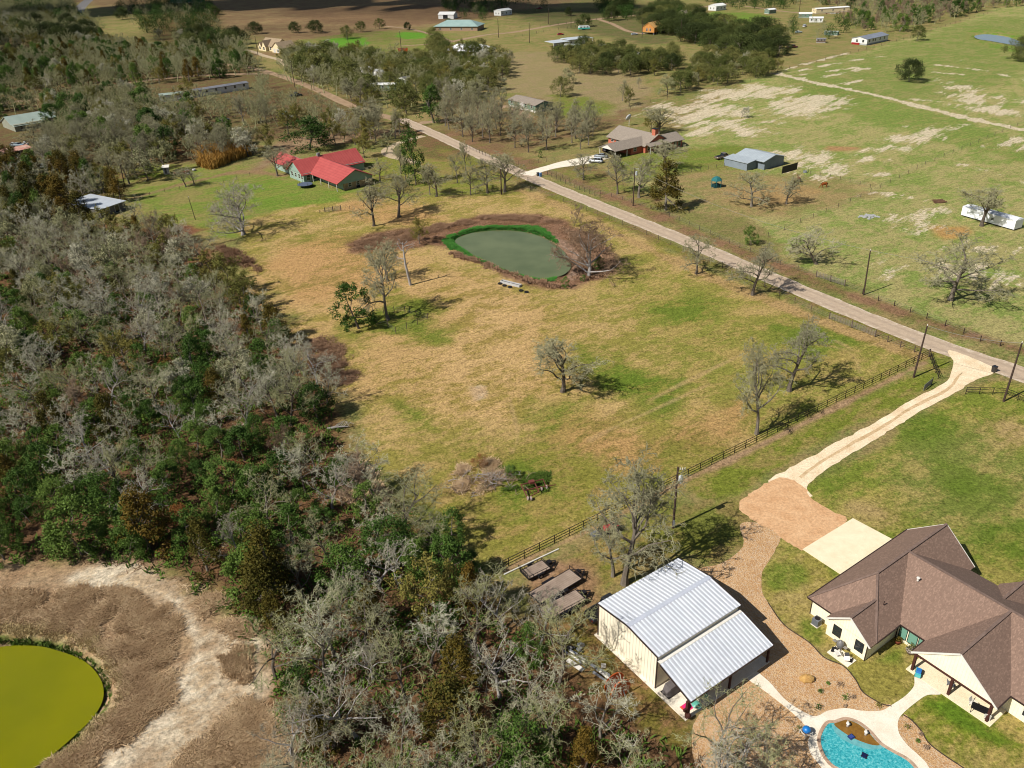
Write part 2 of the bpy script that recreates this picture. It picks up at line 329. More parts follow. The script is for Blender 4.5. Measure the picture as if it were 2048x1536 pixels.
# near pond surround
reg([(-200,1130),(120,1112),(260,1120),(400,1170),(520,1260),(530,1330),(500,1410),(560,1500),(640,1640),(-200,1700)],(176,148,112),(160,130,98),.5,2,2)
reg([(-100,1170),(60,1190),(160,1180),(230,1165),(330,1180),(380,1215),(400,1260),(390,1330),(330,1420),(230,1500),(180,1600),(350,1600),(470,1500),(480,1400),(500,1300),(430,1240),(430,1190),(340,1150),(200,1150),(0,1150)],(178,158,132),(150,126,96),.5,1.0,1.2,strength=.35)
reg([(170,1160),(250,1170),(330,1190),(380,1240),(395,1320),(370,1400),(300,1470),(240,1510),(200,1560)],(222,206,178),(196,172,138),.5,1.4,1.6,line=1.7)
reg([(380,1290),(450,1270),(500,1290)],(218,202,172),(196,170,136),.5,1.2,1.4,line=1.4)
reg([(400,1280),(470,1330),(460,1400),(400,1450),(350,1490)],(212,194,164),(182,156,122),.5,1.4,1.6,line=2.,strength=.8)
reg([(-60,1262),(60,1258),(150,1275),(215,1320),(240,1370),(235,1410),(190,1460),(110,1530),(60,1570)],(206,184,140),(170,140,92),.45,1.0,1.,line=1.)
reg([(-60,1278),(60,1280),(130,1292),(190,1325),(215,1365),(218,1400),(190,1435),(120,1495),(50,1545)],(84,108,40),(128,112,70),.52,.4,.5,line=.45)
reg([(-60,1290),(60,1292),(125,1302),(180,1335),(203,1375),(203,1400),(175,1435),(110,1492),(40,1540)],(160,136,112),(146,120,98),.5,.3,.3,line=.3)
reg(POND1,(96,100,40),(110,96,50),.5,.5,.3,world=True,smooth=False)
# pond 3
reg([(1935,62),(1990,58),(2080,80),(2090,110),(2000,100),(1945,84)],(150,140,84),(110,140,50),.5,3,2)
# lawns on the right
reg([(1560,1000),(1640,950),(1830,850),(1960,770),(2300,800),(2500,1200),(2300,1700),(1850,1700),(1690,1300),(1560,1180)],(122,132,50),(162,148,78),.53,1.2,1)
reg([(1760,900),(1900,860),(2048,870),(2100,1000),(1960,1060),(1800,1000)],(122,128,62),(160,146,86),.5,6,4,strength=.8)
for P in ([(1640,950),(1720,930),(1740,960),(1660,985)],[(1860,930),(1960,960),(1980,1010),(1900,1000)],[(1980,1070),(2048,1060),(2060,1130),(2000,1130)],[(1800,850),(1880,830),(1900,860),(1820,880)]): reg(P,(98,120,36),(124,130,52),.64,3,2.5,strength=.8)
for P in ([(1700,1010),(1760,1000),(1800,1040),(1740,1050)],[(2000,850),(2060,860),(2060,900),(2010,890)]): reg(P,(150,132,72),(176,150,100),.42,2.5,2,strength=.8)
reg([(1380,940),(1540,880),(1700,810),(1850,730),(1890,720),(1890,760),(1760,830),(1620,900),(1520,960),(1440,1000),(1380,990)],(120,128,46),(152,136,76),.56,1.2,1)
reg([(1010,1140),(1200,1050),(1370,960),(1500,900),(1850,725)],(156,126,90),(168,138,104),.4,.5,.4,line=.55)
reg([(1080,1130),(1300,1030),(1480,1000),(1510,1060),(1440,1130),(1350,1110),(1200,1200),(1130,1160)],(126,126,52),(150,128,76),.55,1.5,1.2)
reg([(1290,1040),(1420,1000),(1500,1040),(1480,1090),(1380,1080)],(112,118,52),(132,122,68),.5,2,1.5,strength=.7)
reg([(1050,1130),(1150,1110),(1200,1150),(1195,1200),(1130,1240),(1060,1210)],(166,132,102),(150,118,84),.45,1,.9)
reg([(1130,1230),(1200,1240),(1320,1390),(1400,1470),(1330,1480),(1230,1400),(1140,1310)],(122,112,50),(142,110,72),.5,1.2,1)
# yards by the house
reg([(1520,1140),(1620,1100),(1690,1180),(1850,1300),(1830,1370),(1780,1413),(1720,1385),(1690,1335),(1620,1287),(1560,1240),(1530,1200)],(150,140,66),(170,150,88),.5,.6,.5)
reg([(1560,1160),(1640,1170),(1660,1260),(1600,1250)],(160,142,72),(176,156,96),.5,1.2,1,strength=.7)
for P in ([(1610,1240),(1640,1260),(1640,1290),(1600,1265)],[(1535,1140),(1600,1120),(1610,1160),(1550,1175)],[(1745,1310),(1800,1300),(1800,1330),(1750,1330)]): reg(P,(104,126,40),(136,136,60),.6,.8,.8,strength=.8)
reg([(1810,1425),(1840,1400),(1900,1390),(1960,1440),(2060,1420),(2200,1600),(1900,1640),(1850,1500)],(124,132,44),(172,152,86),.5,.5,.4)
reg([(1850,1405),(1900,1395),(1970,1445),(2030,1480),(2020,1510),(1940,1480),(1880,1430)],(92,124,30),(130,136,50),.66,1,1,strength=.85)
reg([(1900,1500),(1960,1490),(2000,1536),(1950,1560)],(176,154,92),(182,160,100),.5,1.2,1,strength=.8)
# sandy bare patches of the upper right field
SP=dict(soft=7,warp=4.)
for P in ([(1380,190),(1450,175),(1530,168),(1600,178),(1570,195),(1480,200),(1400,205)],[(1530,215),(1560,195),(1640,188),(1710,195),(1690,215),(1640,235),(1580,235),(1540,245)],[(1330,215),(1400,205),(1500,215),(1480,235),(1400,240),(1350,250)],[(1260,225),(1340,205),(1330,220),(1270,235)],[(1370,245),(1420,235),(1500,245),(1440,262),(1390,270)],[(1690,330),(1760,290),(1840,250),(1830,262),(1780,290),(1720,325)],[(1740,300),(1860,255),(1910,250),(1880,270),(1800,300),(1740,320)],[(1880,160),(1950,175),(1990,205),(2040,225),(2000,235),(1930,215),(1890,185)],[(1980,190),(2048,200),(2040,215),(1990,212)],[(1960,290),(2048,275),(2060,290),(1980,300)],[(1790,440),(1850,435),(1900,455),(1860,470),(1800,455)],[(1850,425),(1900,420),(1890,435),(1850,435)],[(1430,262),(1500,255),(1560,265),(1500,275)],[(1590,300),(1660,310),(1700,330),(1660,345),(1600,335)],[(1750,535),(1810,530),(1820,548),(1770,550)],[(1870,540),(1900,530),(2000,540),(2048,550),(1990,560),(1900,552)],[(1920,490),(2000,490),(2030,500),(1960,505)],[(1540,300),(1620,312),(1660,360),(1570,340)]): sand(P,.7,**SP)
for P in ([(1570,140),(1640,120),(1700,105)],[(1580,146),(1680,125),(1790,110)],[(1600,150),(1720,135)],[(1640,155),(1740,135)],[(1660,170),(1720,162)],[(1560,145),(1640,168)],[(1880,130),(1960,140),(2048,160)],[(1870,145),(1930,150)],[(1900,120),(1990,125)]): sand(P,.75,2,2,line=1.3)
for P in ([(1665,172),(1750,190),(1850,215),(1950,240),(2060,262),(2200,290)],[(1545,146),(1600,158),(1650,170)]): sand(P,.95,1.2,1.,line=2.2)
sand([(1700,185),(1790,195),(1900,205)],.7,2,2.,line=1.5)
for P in ([(1540,320),(1600,335),(1700,350),(1800,345)],[(1930,330),(2000,350),(2048,365)],[(1700,395),(1750,385),(1850,400)]): sand(P,.6,2,2.,line=2)
reg([(1655,292),(1715,295),(1700,303),(1660,300)],(176,134,92),(166,136,88),.5,1.5,1)
reg([(1860,455),(1930,452),(1940,470),(1890,478)],(186,146,86),(176,140,84),.5,1.5,1)
z=np.zeros(gx.size)
# gentle swells; flat where things stand
def shore(x,y): return (fbm(x,y,.45,4)-.5)*1.5
z+=-1.6*np.clip(.5-(sdpoly(gx,gy,POND1)-.6+shore(gx,gy))/2.4,0,1)-1.6*np.clip(.5-(sdpoly(gx,gy,POND2)-.6+shore(gx,gy))/2.4,0,1)-1.5*np.clip(.5-(sdpoly(gx,gy,POND3)-1)/4,0,1)
def GZ(x,y):
    x=np.array([x],float);y=np.array([y],float)
    return float((-1.6*np.clip(.5-(sdpoly(x,y,POND1)-.6)/2.4,0,1)-1.6*np.clip(.5-(sdpoly(x,y,POND2)-.6)/2.4,0,1))[0])
me=bpy.data.meshes.new('ground'); me.vertices.add(gx.size); me.vertices.foreach_set('co',np.stack([gx,gy,z],1).ravel().astype(np.float32))
i0=(np.arange(nr-1)[:,None]*nc+np.arange(nc-1)[None,:]).ravel(); F=np.stack([i0,i0+nc,i0+nc+1,i0+1],1).astype(np.int32)
me.loops.add(F.size); me.loops.foreach_set('vertex_index',F.ravel()); me.polygons.add(len(F)); me.polygons.foreach_set('loop_start',np.arange(len(F),dtype=np.int32)*4); me.polygons.foreach_set('loop_total',np.full(len(F),4,np.int32)); me.update(); me.validate()
for nm,arr in (('ca',ca),('cb',cb)):
    at=me.attributes.new(nm,'FLOAT_COLOR','POINT'); at.data.foreach_set('color',np.hstack([arr,np.ones((gx.size,1))]).ravel().astype(np.float32))
for nm,arr in (('mx',mx),('sd',sd_)): at=me.attributes.new(nm,'FLOAT','POINT'); at.data.foreach_set('value',arr.astype(np.float32))
nb=me.polygons[0].normal.z
if nb<0: me.flip_normals()
def ground_mat():
    m,t,b=nodes('grassland'); co=N(t,'ShaderNodeNewGeometry').outputs['Position']
    at={n:N(t,'ShaderNodeAttribute',attribute_name=n) for n in('ca','cb','mx','sd')}
    wv=mapt(t,co,(.6,1.,1),R(34))
    n1=noise(t,wv,.6,10,.78,.3); n2=noise(t,co,2.6,6,.8); n3=noise(t,co,.07,4,.6); n4=noise(t,co,1.1,3,.6)
    n5=noise(t,mapt(t,co,(.6,1.,1),R(34)),.22,4,.6,.6); v=math_(t,'ADD',math_(t,'SUBTRACT',n1,.5),math_(t,'ADD',math_(t,'MULTIPLY',math_(t,'SUBTRACT',n3,.5),.6),math_(t,'MULTIPLY',math_(t,'SUBTRACT',n5,.5),.75)))
    v=math_(t,'ADD',v,math_(t,'MULTIPLY',math_(t,'SUBTRACT',n2,.5),.3))
    f=math_(t,'ADD',math_(t,'MULTIPLY',math_(t,'SUBTRACT',math_(t,'ADD',v,.5),at['mx'].outputs['Fac']),5.5),.5,clamp=True)
    col=mixc(t,f,at['ca'].outputs['Color'],at['cb'].outputs['Color'])
    # sand shows through in streaks
    ns=noise(t,mapt(t,co,(.05,.26,1),ANG((1690,330),(1840,250))),1.,8,.72,.25); nd=noise(t,mapv(t,co,(.9,.9,1)),1.,4,.7)
    sv=math_(t,'ADD',at['sd'].outputs['Fac'],math_(t,'ADD',math_(t,'MULTIPLY',math_(t,'SUBTRACT',ns,.5),2.6),math_(t,'MULTIPLY',math_(t,'SUBTRACT',nd,.5),.9)))
    sf=math_(t,'MULTIPLY',math_(t,'MULTIPLY_ADD',math_(t,'SUBTRACT',sv,.54),4.6,.5,clamp=True),math_(t,'MULTIPLY',at['sd'].outputs['Fac'],6.,clamp=True))
    sc=ramp(t,nd,[(.3,alb((196,176,146))),(.6,alb((228,210,182)))])
    col=mixc(t,math_(t,'MULTIPLY',sf,.82),col,sc)
    # tussocks: darker and lighter tufts
    br=math_(t,'ADD',math_(t,'MULTIPLY',math_(t,'SUBTRACT',n2,.5),3.4),math_(t,'MULTIPLY',math_(t,'SUBTRACT',n4,.5),1.3))
    n6=noise(t,mapt(t,co,(.03,.9,1),R(34)),1.,4,.6); br=math_(t,'ADD',br,math_(t,'MULTIPLY',math_(t,'SUBTRACT',n6,.5),.55))
    hs=N(t,'ShaderNodeHueSaturation'); t.links.new(col,hs.inputs['Color']); t.links.new(math_(t,'ADD',br,1.02,clamp=False),hs.inputs['Value'])
    hs.inputs['Saturation'].default_value=.98
    t.links.new(hs.outputs[0],b.inputs['Base Color']); b.inputs['Roughness'].default_value=1; b.inputs['Specular IOR Level'].default_value=.05
    bump(t,b,math_(t,'ADD',n2,math_(t,'MULTIPLY',n1,1.2)),.8,.2)
    return m
me.materials.append(ground_mat()); gob=bpy.data.objects.new('ground',me); COL.objects.link(gob); gob['kind']='structure'
# ---------------- sheets on the ground: roads, drives, beds, paving, water ----------------
def sheet(name,P,mat,z0=.012,t=None,kind='structure',parent=None):
    mb=MB(); P=[tuple(p[:2]) for p in P]
    if t: mb.prism(P,z0-t,z0)
    else: 
        n=len(P); a=sum(P[i][0]*P[(i+1)%n][1]-P[(i+1)%n][0]*P[i][1] for i in range(n)); mb.add([(x,y,z0) for x,y in (P if a>0 else P[::-1])],[tuple(range(n))])
    o=mb.build(name,mat,parent)
    if kind: o['kind']=kind
    return o
def ribbon(name,pts,w,mat,z0=.012,jag=.25,seed=1,world=False):
    P=np.asarray(pts,float) if world else W2(pts)
    P=smooth_open(P,4); L=[P[0]]
    for a,b in zip(P[:-1],P[1:]):
        n=max(1,int(np.hypot(*(b-a))/1.5))
        for i in range(1,n+1): L.append(a+(b-a)*i/n)
    L=np.array(L); T=np.gradient(L,axis=0); T/=np.linalg.norm(T,axis=1)[:,None]+1e-9; Nn=np.stack([-T[:,1],T[:,0]],1)
    wv=w/2 if not hasattr(w,'__len__') else np.interp(np.linspace(0,1,len(L)),np.linspace(0,1,len(w)),w)/2
    s=np.arange(len(L))*1.; j1=(fbm(s*.9,s*0+seed,.9,3)-.5)*2*jag; j2=(fbm(s*.9,s*0+seed+7,.9,3)-.5)*2*jag
    a=L+Nn*(wv+j1)[:,None]; b=L-Nn*(wv+j2)[:,None]; m=L
    V=[(p[0],p[1],z0) for r in zip(b,m,a) for p in r]; F=[]
    for i in range(len(L)-1):
        for k in range(2): q=i*3+k; F.append((q,q+1,q+4,q+3))
    me=bpy.data.meshes.new(name); me.from_pydata(V,[],F)
    if me.polygons[0].normal.z<0: me.flip_normals()
    at=me.attributes.new('ac','FLOAT','POINT'); at.data.foreach_set('value',np.tile([-1.,0.,1.],len(L)).astype(np.float32))
    me.materials.append(mat); o=bpy.data.objects.new(name,me); COL.objects.link(o); o['kind']='structure'; return o
def roadmat():
    m,t,b=nodes('worn_asphalt'); co=N(t,'ShaderNodeNewGeometry').outputs['Position']; ac=N(t,'ShaderNodeAttribute',attribute_name='ac').outputs['Fac']
    n1=noise(t,co,.9,6,.7); n2=noise(t,mapv(t,co,(.12,.9,1),R(-68+90)),1.,5,.7); n3=noise(t,co,7,3,.7)
    e=math_(t,'ABSOLUTE',ac); n2=noise(t,mapt(t,co,(.15,1.1,1),ANG((1250,432),(1700,622))),1.,6,.72)
    base=ramp(t,n1,[(.3,alb((164,140,112),1.15)),(.7,alb((190,164,132),1.15))])
    f=math_(t,'MULTIPLY_ADD',math_(t,'ADD',math_(t,'MULTIPLY',e,.55),math_(t,'MULTIPLY',math_(t,'SUBTRACT',n1,.5),1.3)),3.2,-1.35,clamp=True)
    col=mixc(t,math_(t,'MULTIPLY',f,.75),base,alb((216,202,178),1.15))
    g=math_(t,'MULTIPLY_ADD',n2,8,-4.7,clamp=True); col=mixc(t,math_(t,'MULTIPLY',g,.8),col,alb((150,146,140)))
    col=mixc(t,.5,col,ramp(t,n3,[(.3,(.7,.7,.7)),(.7,(1.3,1.3,1.3))]),'MULTIPLY')
    wt=math_(t,'MULTIPLY_ADD',math_(t,'ABSOLUTE',math_(t,'SUBTRACT',e,.45)),5.,.0,clamp=True); hs=N(t,'ShaderNodeHueSaturation'); hs.inputs['Saturation'].default_value=.85; t.links.new(col,hs.inputs['Color']); t.links.new(math_(t,'MULTIPLY_ADD',wt,.16,.88),hs.inputs['Value']); t.links.new(hs.outputs[0],b.inputs['Base Color']); b.inputs['Roughness'].default_value=.95; bump(t,b,n3,.3,.03); return m
def gravelmat(name,c1,c2,sc=6.,big=.5,spot=None,bs=.3):
    m,t,b=nodes(name); co=N(t,'ShaderNodeNewGeometry').outputs['Position']
    n1=noise(t,co,big,6,.65); n2=noise(t,co,sc,3,.7)
    col=ramp(t,n1,[(.33,alb(c2)),(.66,alb(c1))]); col=mixc(t,.55,col,ramp(t,n2,[(.3,(.6,.6,.6)),(.7,(1.45,1.45,1.45))]),'MULTIPLY')
    if spot is not None:
        v=N(t,'ShaderNodeTexVoronoi'); v.inputs['Scale'].default_value=9.; t.links.new(co,v.inputs['Vector']); s=N(t,'ShaderNodeSeparateColor'); t.links.new(v.outputs['Color'],s.inputs[0])
        col=mixc(t,math_(t,'MULTIPLY',s.outputs[0],.62),col,alb(spot)); col=mixc(t,math_(t,'MULTIPLY',math_(t,'GREATER_THAN',s.outputs[1],.7),.6),col,alb((214,192,164)))
        n2=v.outputs['Distance']
    t.links.new(col,b.inputs['Base Color']); b.inputs['Roughness'].default_value=1; b.inputs['Specular IOR Level'].default_value=.1; bump(t,b,n2,bs,.06); return m
MR=roadmat(); MGR=gravelmat('dirt_road',(178,152,122),(150,124,98)); MCAL=gravelmat('caliche_drive',(250,232,198),(230,202,162),4,.35); MDIRT=gravelmat('packed_dirt',(226,184,140),(206,160,116),3,.5)
MROCK=gravelmat('river_rock',(220,184,138),(200,162,116),9,.4,spot=(168,116,72),bs=.8); MSAND=gravelmat('sandy_track',(204,186,156),(176,152,120),4,.5)
MCON=gravelmat('concrete',(252,238,204),(240,222,186),14,.7,bs=.1); MCON2=gravelmat('pale_concrete',(250,240,220),(236,222,198),14,.7,bs=.1)
ROAD=[(800,238),(860,264),(950,306),(1040,346),(1130,384),(1250,432),(1400,494),(1536,553),(1700,622),(1850,682),(2048,750),(2300,845)]
ribbon('road',ROAD,5.4,MR,.016,.35)
ribbon('dirt_road',[(838,250),(790,238),(740,224),(690,206),(640,182),(590,162),(545,147),(490,133),(430,128)],[5,5,5,5,5,5],MGR,.01,.5,3)
ribbon('side_road',[(840,246),(900,240),(960,231),(1015,212),(1060,236)],4.5,MGR,.008,.4,4)
ribbon('dirt_road',[(-60,212),(60,200),(180,180),(300,160),(420,150),(540,147)],5,MGR,.006,.6,5)
ribbon('sandy_track',[(848,272),(810,282),(785,292),(774,302),(782,312),(812,319),(838,327)],[3,2.6,3,4,4,3,2],MSAND,.010,.6,6)
ribbon('far_road',[(900,84),(970,70),(1030,64),(1110,50),(1210,36),(1320,26),(1420,12),(1500,0)],5.,MGR,.01,.4,7)
ribbon('far_lane',[(1195,38),(1225,48),(1255,62),(1290,68)],4.,MGR,.014,.4,8)
ribbon('far_road',[(770,52),(830,60),(900,82),(860,88),(800,92)],3.5,MGR,.006,.4,9)
ribbon('highway',[(150,34),(162,14),(185,-4),(230,-20)],11,M('grey_asphalt',(150,146,142),None,.2,k=.85),.012,.2,10)
ribbon('far_lane',[(40,62),(90,60),(140,59)],4.,MSAND,.012,.3,11)
ribbon('house_lane',[(430,100),(490,100),(530,112),(560,120),(575,132)],4.,MSAND,.012,.3,12)
ribbon('far_lane',[(1490,12),(1560,22),(1640,28),(1700,22)],4.,MGR,.012,.3,13)
ribbon('concrete_drive',[(1052,350),(1080,340),(1120,330),(1165,322),(1210,312)],[5,4.2,4.4,7,8,6],MCON2,.024,.03,14)
# caliche drive and turning area
DL=[(1898,700),(1906,722),(1903,744),(1886,768),(1823,800),(1751,845),(1696,873),(1631,908),(1568,943),(1536,968)]
DR=[(1618,993),(1613,975),(1643,945),(1691,915),(1761,873),(1823,833),(1906,788),(1936,768),(1958,758),(1990,742),(1960,722)]
def rough_poly(P,amp=.2,step=.8,seed=0):
    P=np.asarray(P); out=[]; n=len(P)
    for i in range(n):
        a,b=P[i],P[(i+1)%n]; k=max(1,int(np.hypot(*(b-a))/step))
        for j in range(k): out.append(a+(b-a)*j/k)
    out=np.array(out); c=out.copy(); c[:,0]+=(fbm(out[:,0]+seed,out[:,1],.8,3)-.5)*2*amp; c[:,1]+=(fbm(out[:,0],out[:,1]+seed+40,.8,3)-.5)*2*amp; return c
sheet('driveway',rough_poly(smooth_closed(W2(DL+DR),4),.35),MCAL,.024)
ribbon('drive_centre_strip',[(1925,745),(1895,778),(1823,816),(1757,858),(1694,893),(1640,925),(1600,955)],[.3,.6,.5,.6,.5,.6,.3],gravelmat('drive_centre',(226,196,156),(190,160,116),4,.8),.028,.28,21)
sheet('dirt_turnaround',rough_poly(smooth_closed(W2([(1560,955),(1499,988),(1479,1013),(1494,1036),(1511,1045),(1545,1062),(1575,1085),(1593,1097),(1610,1100),(1693,1040),(1660,1020),(1626,1000),(1610,975)]),4),.6,.5,5),MDIRT,.030)
sheet('gravel_bed',rough_poly(smooth_closed(W2([(1480,1050),(1515,1046),(1548,1062),(1562,1074),(1548,1105),(1525,1145),(1524,1180),(1536,1206),(1568,1250),(1618,1285),(1648,1315),(1686,1332),(1711,1360),(1726,1385),(1761,1407),(1785,1413),(1800,1460),(1700,1700),(1480,1700),(1400,1560),(1385,1450),(1440,1360),(1330,1180),(1395,1138),(1440,1128),(1486,1093)]),4),.12,.8,9),MROCK,.018)
sheet('gravel_bed',rough_poly(smooth_closed(W2([(1806,1430),(1822,1440),(1842,1462),(1856,1485),(1880,1505),(1905,1522),(1940,1545),(1990,1600),(1880,1620),(1840,1530),(1800,1480)]),4),.08,.8,3),MROCK,.019)
PATH=[(1500,1336),(1536,1362),(1573,1402),(1618,1430),(1636,1432),(1656,1422),(1691,1417),(1723,1422),(1761,1422),(1781,1412),(1811,1392),(1828,1372),(1833,1349),(1882,1386),(1856,1390),(1836,1402),(1806,1427),(1796,1444),(1798,1467),(1816,1492),(1836,1510),(1858,1536),(1880,1600),(1700,1640),(1660,1560),(1636,1527),(1621,1507),(1616,1484),(1621,1465),(1611,1452),(1586,1427),(1536,1387),(1480,1346)]
sheet('path',smooth_closed(W2(PATH),4),MCON2,.06,.2)
# ---------------- trees ----------------
MBARK=leafmat('grey_bark',[(86,76,68),(120,110,98),(146,138,124)],.95,.8)
MTWIG=leafmat('lichen_twigs',[(140,136,110),(156,154,116),(158,158,110),(176,172,142),(198,194,172),(146,148,94)],.95,.25)
MTWIGF=leafmat('field_oak_twigs',[(142,138,112),(158,154,118),(166,160,128)],.95,.3)
MTWIG2=leafmat('brown_twigs',[(132,108,88),(150,128,106),(166,144,120)],.95,.3)
MTWIGP=leafmat('pale_twigs',[(150,142,122),(168,162,140),(178,172,152)],.95,.3)
MLEAFG=leafmat('evergreen_leaves',[(50,72,28),(68,96,38),(84,110,46),(104,126,54),(72,102,46)],.6,.6)
MLEAFC=leafmat('cedar_foliage',[(62,64,26),(88,80,30),(112,88,34),(72,78,34)],.7,.5)
MLEAFO=leafmat('live_oak_leaves',[(50,60,30),(66,76,38),(84,94,48),(100,104,54)],.6,.5)
MLEAFM=leafmat('olive_oak_leaves',[(96,98,46),(118,116,58),(134,124,62),(104,106,50)],.7,.5)
MDEAD=leafmat('bleached_wood',[(150,144,138),(178,172,166)],.9,.6)
MRUST=leafmat('rust_leaves',[(120,78,42),(150,98,54),(136,92,58)],.8,.5)
def perp(d,rng):
    v=Vector((rng.gauss(0,1),rng.gauss(0,1),rng.gauss(0,1))); v-=d*v.dot(d); return v.normalized()
def seg_path(p,d,L,n,wob,rng,grav=0.):
    pts=[p.copy()]; q=p.copy(); d=d.copy()
    for i in range(n):
        d=(d+perp(d,rng)*wob*rng.random()*1.6+Vector((0,0,grav))).normalized(); q=q+d*(L/n); pts.append(q.copy())
    return pts,d
def along(pts,t):
    x=t*(len(pts)-1); i=min(int(x),len(pts)-2); return pts[i].lerp(pts[i+1],x-i),(pts[i+1]-pts[i]).normalized()
def bare_tree(seed,h,spread=.5,fork=.35,nl=6,nb=7,nt_=7,nw=6,tr=None,lean=0,up_=.25,tw=.028,wob=.2):
    """trunk mesh (trunk and limbs), crown mesh (branches and twigs)"""
    rng=random.Random(seed); T=MB(); C=MB(); tips=[]
    tr=tr or h*.022
    base=Vector((0,0,-.2)); d0=Vector((lean,rng.uniform(-.05,.05),1)).normalized()
    tp,td=seg_path(base,d0,h*.7,7,wob,rng,.02)
    T.tube(tp,[tr*1.35]+[tr*(1-.75*i/7) for i in range(1,8)],7)
    for i in range(nl):
        t=fork+(1-fork)*(i+.5*rng.random())/nl; p,dd=along(tp,min(t,.99)); a=2.4*i+rng.uniform(-.5,.5)
        out=Vector((math.cos(a),math.sin(a),0)); u=up_+.8*t+rng.uniform(-.15,.2); dl=(out*(1.15-t*.5)+Vector((0,0,u))).normalized()
        L=h*spread*(1.05-.3*t)*rng.uniform(.85,1.08); r0=tr*(.62-.3*t)
        lp,ld=seg_path(p,dl,L,5,.34,rng,.03); T.tube(lp,[r0*(1-.8*k/5) for k in range(6)],5)
        for j in range(nb):
            tj=.25+.75*(j+rng.random()*.6)/nb; q,qd=along(lp,min(tj,.99)); bd=(qd*.55+perp(qd,rng)*.85+Vector((0,0,.22))).normalized()
            LB=L*.5*(1.15-.55*tj)*rng.uniform(.7,1.2); bp,_=seg_path(q,bd,LB,4,.4,rng,.03); rb=max(r0*.38*(1-.5*tj),.03); C.tube(bp,[rb*(1-.7*k/4) for k in range(5)],4,False)
            for k in range(nt_):
                tk=.2+.8*(k+rng.random()*.7)/nt_; s,sd2=along(bp,min(tk,.99)); wd=(sd2*.5+perp(sd2,rng)*.9+Vector((0,0,.18))).normalized()
                LW=LB*.48*rng.uniform(.6,1.25); wp,_=seg_path(s,wd,LW,3,.45,rng); C.tube(wp,[tw*1.2,tw*1.05,tw*.9,tw*.6],3,False)
                for m in range(nw):
                    e,ed=along(wp,min(.15+.85*rng.random(),.99)); xd=(ed*.5+perp(ed,rng)*.9+Vector((0,0,.1))).normalized(); LX=LW*.5*rng.uniform(.5,1.2)
                    f=e+xd*LX*.5; g=f+(xd+perp(xd,rng)*.6).normalized()*LX*.5; C.tube([e,f,g],[tw*.85,tw*.75,tw*.45],3,False); tips.append(g)
    return T,C,tips
def leafquads(C,pts,nper,rad,size,rng,flat=.0):
    P=np.repeat(np.asarray([tuple(p) for p in pts]),nper,0); n=len(P); rr=np.random.RandomState(rng.randint(0,99999))
    o=rr.normal(size=(n,3)); o/=np.linalg.norm(o,axis=1)[:,None]; o*=rad*rr.rand(n,1)**.4; P=P+o
    nn=o/rad*.8+rr.normal(size=(n,3))*.7+np.array([0,0,.35]); nn/=np.linalg.norm(nn,axis=1)[:,None]
    a=np.cross(nn,rr.normal(size=(n,3))); a/=np.linalg.norm(a,axis=1)[:,None]; b=np.cross(nn,a); s=size*(.6+.8*rr.rand(n,1))
    V=np.stack([P-a*s*.5,P+b*s*.33-a*s*.05,P+a*s*.5,P-b*s*.33+a*s*.05],1).reshape(-1,3); k=C.n
    C.v.extend(map(tuple,V.tolist())); C.f.extend([(k+4*i,k+4*i+1,k+4*i+2,k+4*i+3) for i in range(n)]); C.n+=4*n
def leafy_tree(seed,h,w,base=.15,nc=46,nper=70,size=.26,cone=0.,tr=None,crad=.22,flat=1.):
    rng=random.Random(seed); T=MB(); C=MB(); tr=tr or h*.022; tp,_=seg_path(Vector((0,0,-.2)),Vector((rng.uniform(-.1,.1),rng.uniform(-.1,.1),1)),h*.7,5,.12,rng); T.tube(tp,[tr*1.3,tr,tr*.85,tr*.7,tr*.5,tr*.2],7)
    cl=[]; 
    lob=[(rng.uniform(0,6.28),rng.uniform(.7,1.15)) for _ in range(6)]
    for i in range(nc):
        z=rng.random()**.8; a=rng.uniform(0,6.28)
        prof=math.sqrt(max(0,1-(2*abs(z-.42)/1.16)**2)) if not cone else (1-z)**.75*(1-cone*0)+.08
        k=1+.22*math.sin(a*2+lob[0][0])+.18*math.sin(a*3+lob[1][0]+z*4)
        r=w/2*prof*k*rng.uniform(.62,1.)*(1-.35*crad)
        cl.append(Vector((r*math.cos(a),r*math.sin(a),h*(base+(1-base)*z)-.0)))
    for c in rng.sample(cl,min(9,nc)):
        p,dd=along(tp,min(.35+.5*(c.z/h),.95)); m=p.lerp(c,.5)+Vector((0,0,-.15*h*.2)); T.tube([p,m,c],[tr*.45,tr*.3,tr*.1],5)
    cr=crad*w/2*1.25
    for c in cl: leafquads(C,[c],int(nper*rng.uniform(.7,1.3)),cr*rng.uniform(.75,1.25),size,rng)
    return T,C
PROT={}
def proto(kind,T,C,bm,cm): PROT.setdefault(kind,[]).append((T.mesh(kind+'_trunk',bm),C.mesh(kind+'_crown',cm)))
for i,(h,sp,fk) in enumerate([(10,.58,.3),(10,.54,.34),(10,.62,.26),(10,.52,.38),(10,.58,.28),(10,.66,.3),(10,.56,.24)]):
    T,C,tips=bare_tree(100+i,h,sp,fk,nl=7+i%2,nb=6,nt_=5,nw=6,tw=.021); proto('oak',T,C,MBARK,MTWIG)
for i in range(5):
    T,C,tips=bare_tree(170+i,10,.5,.28+.03*i,nl=10,nb=6,nt_=6,nw=8,tw=.024,up_=.3+.05*i,tr=.25,wob=.09); proto('foak',T,C,MBARK,MTWIGF)
for i in range(3):   # paler, more open crowns
    T,C,tips=bare_tree(130+i,10,.52,.3,nl=8,nb=5,nt_=5,nw=5,tw=.026); proto('pale',T,C,MDEAD,MTWIGP)
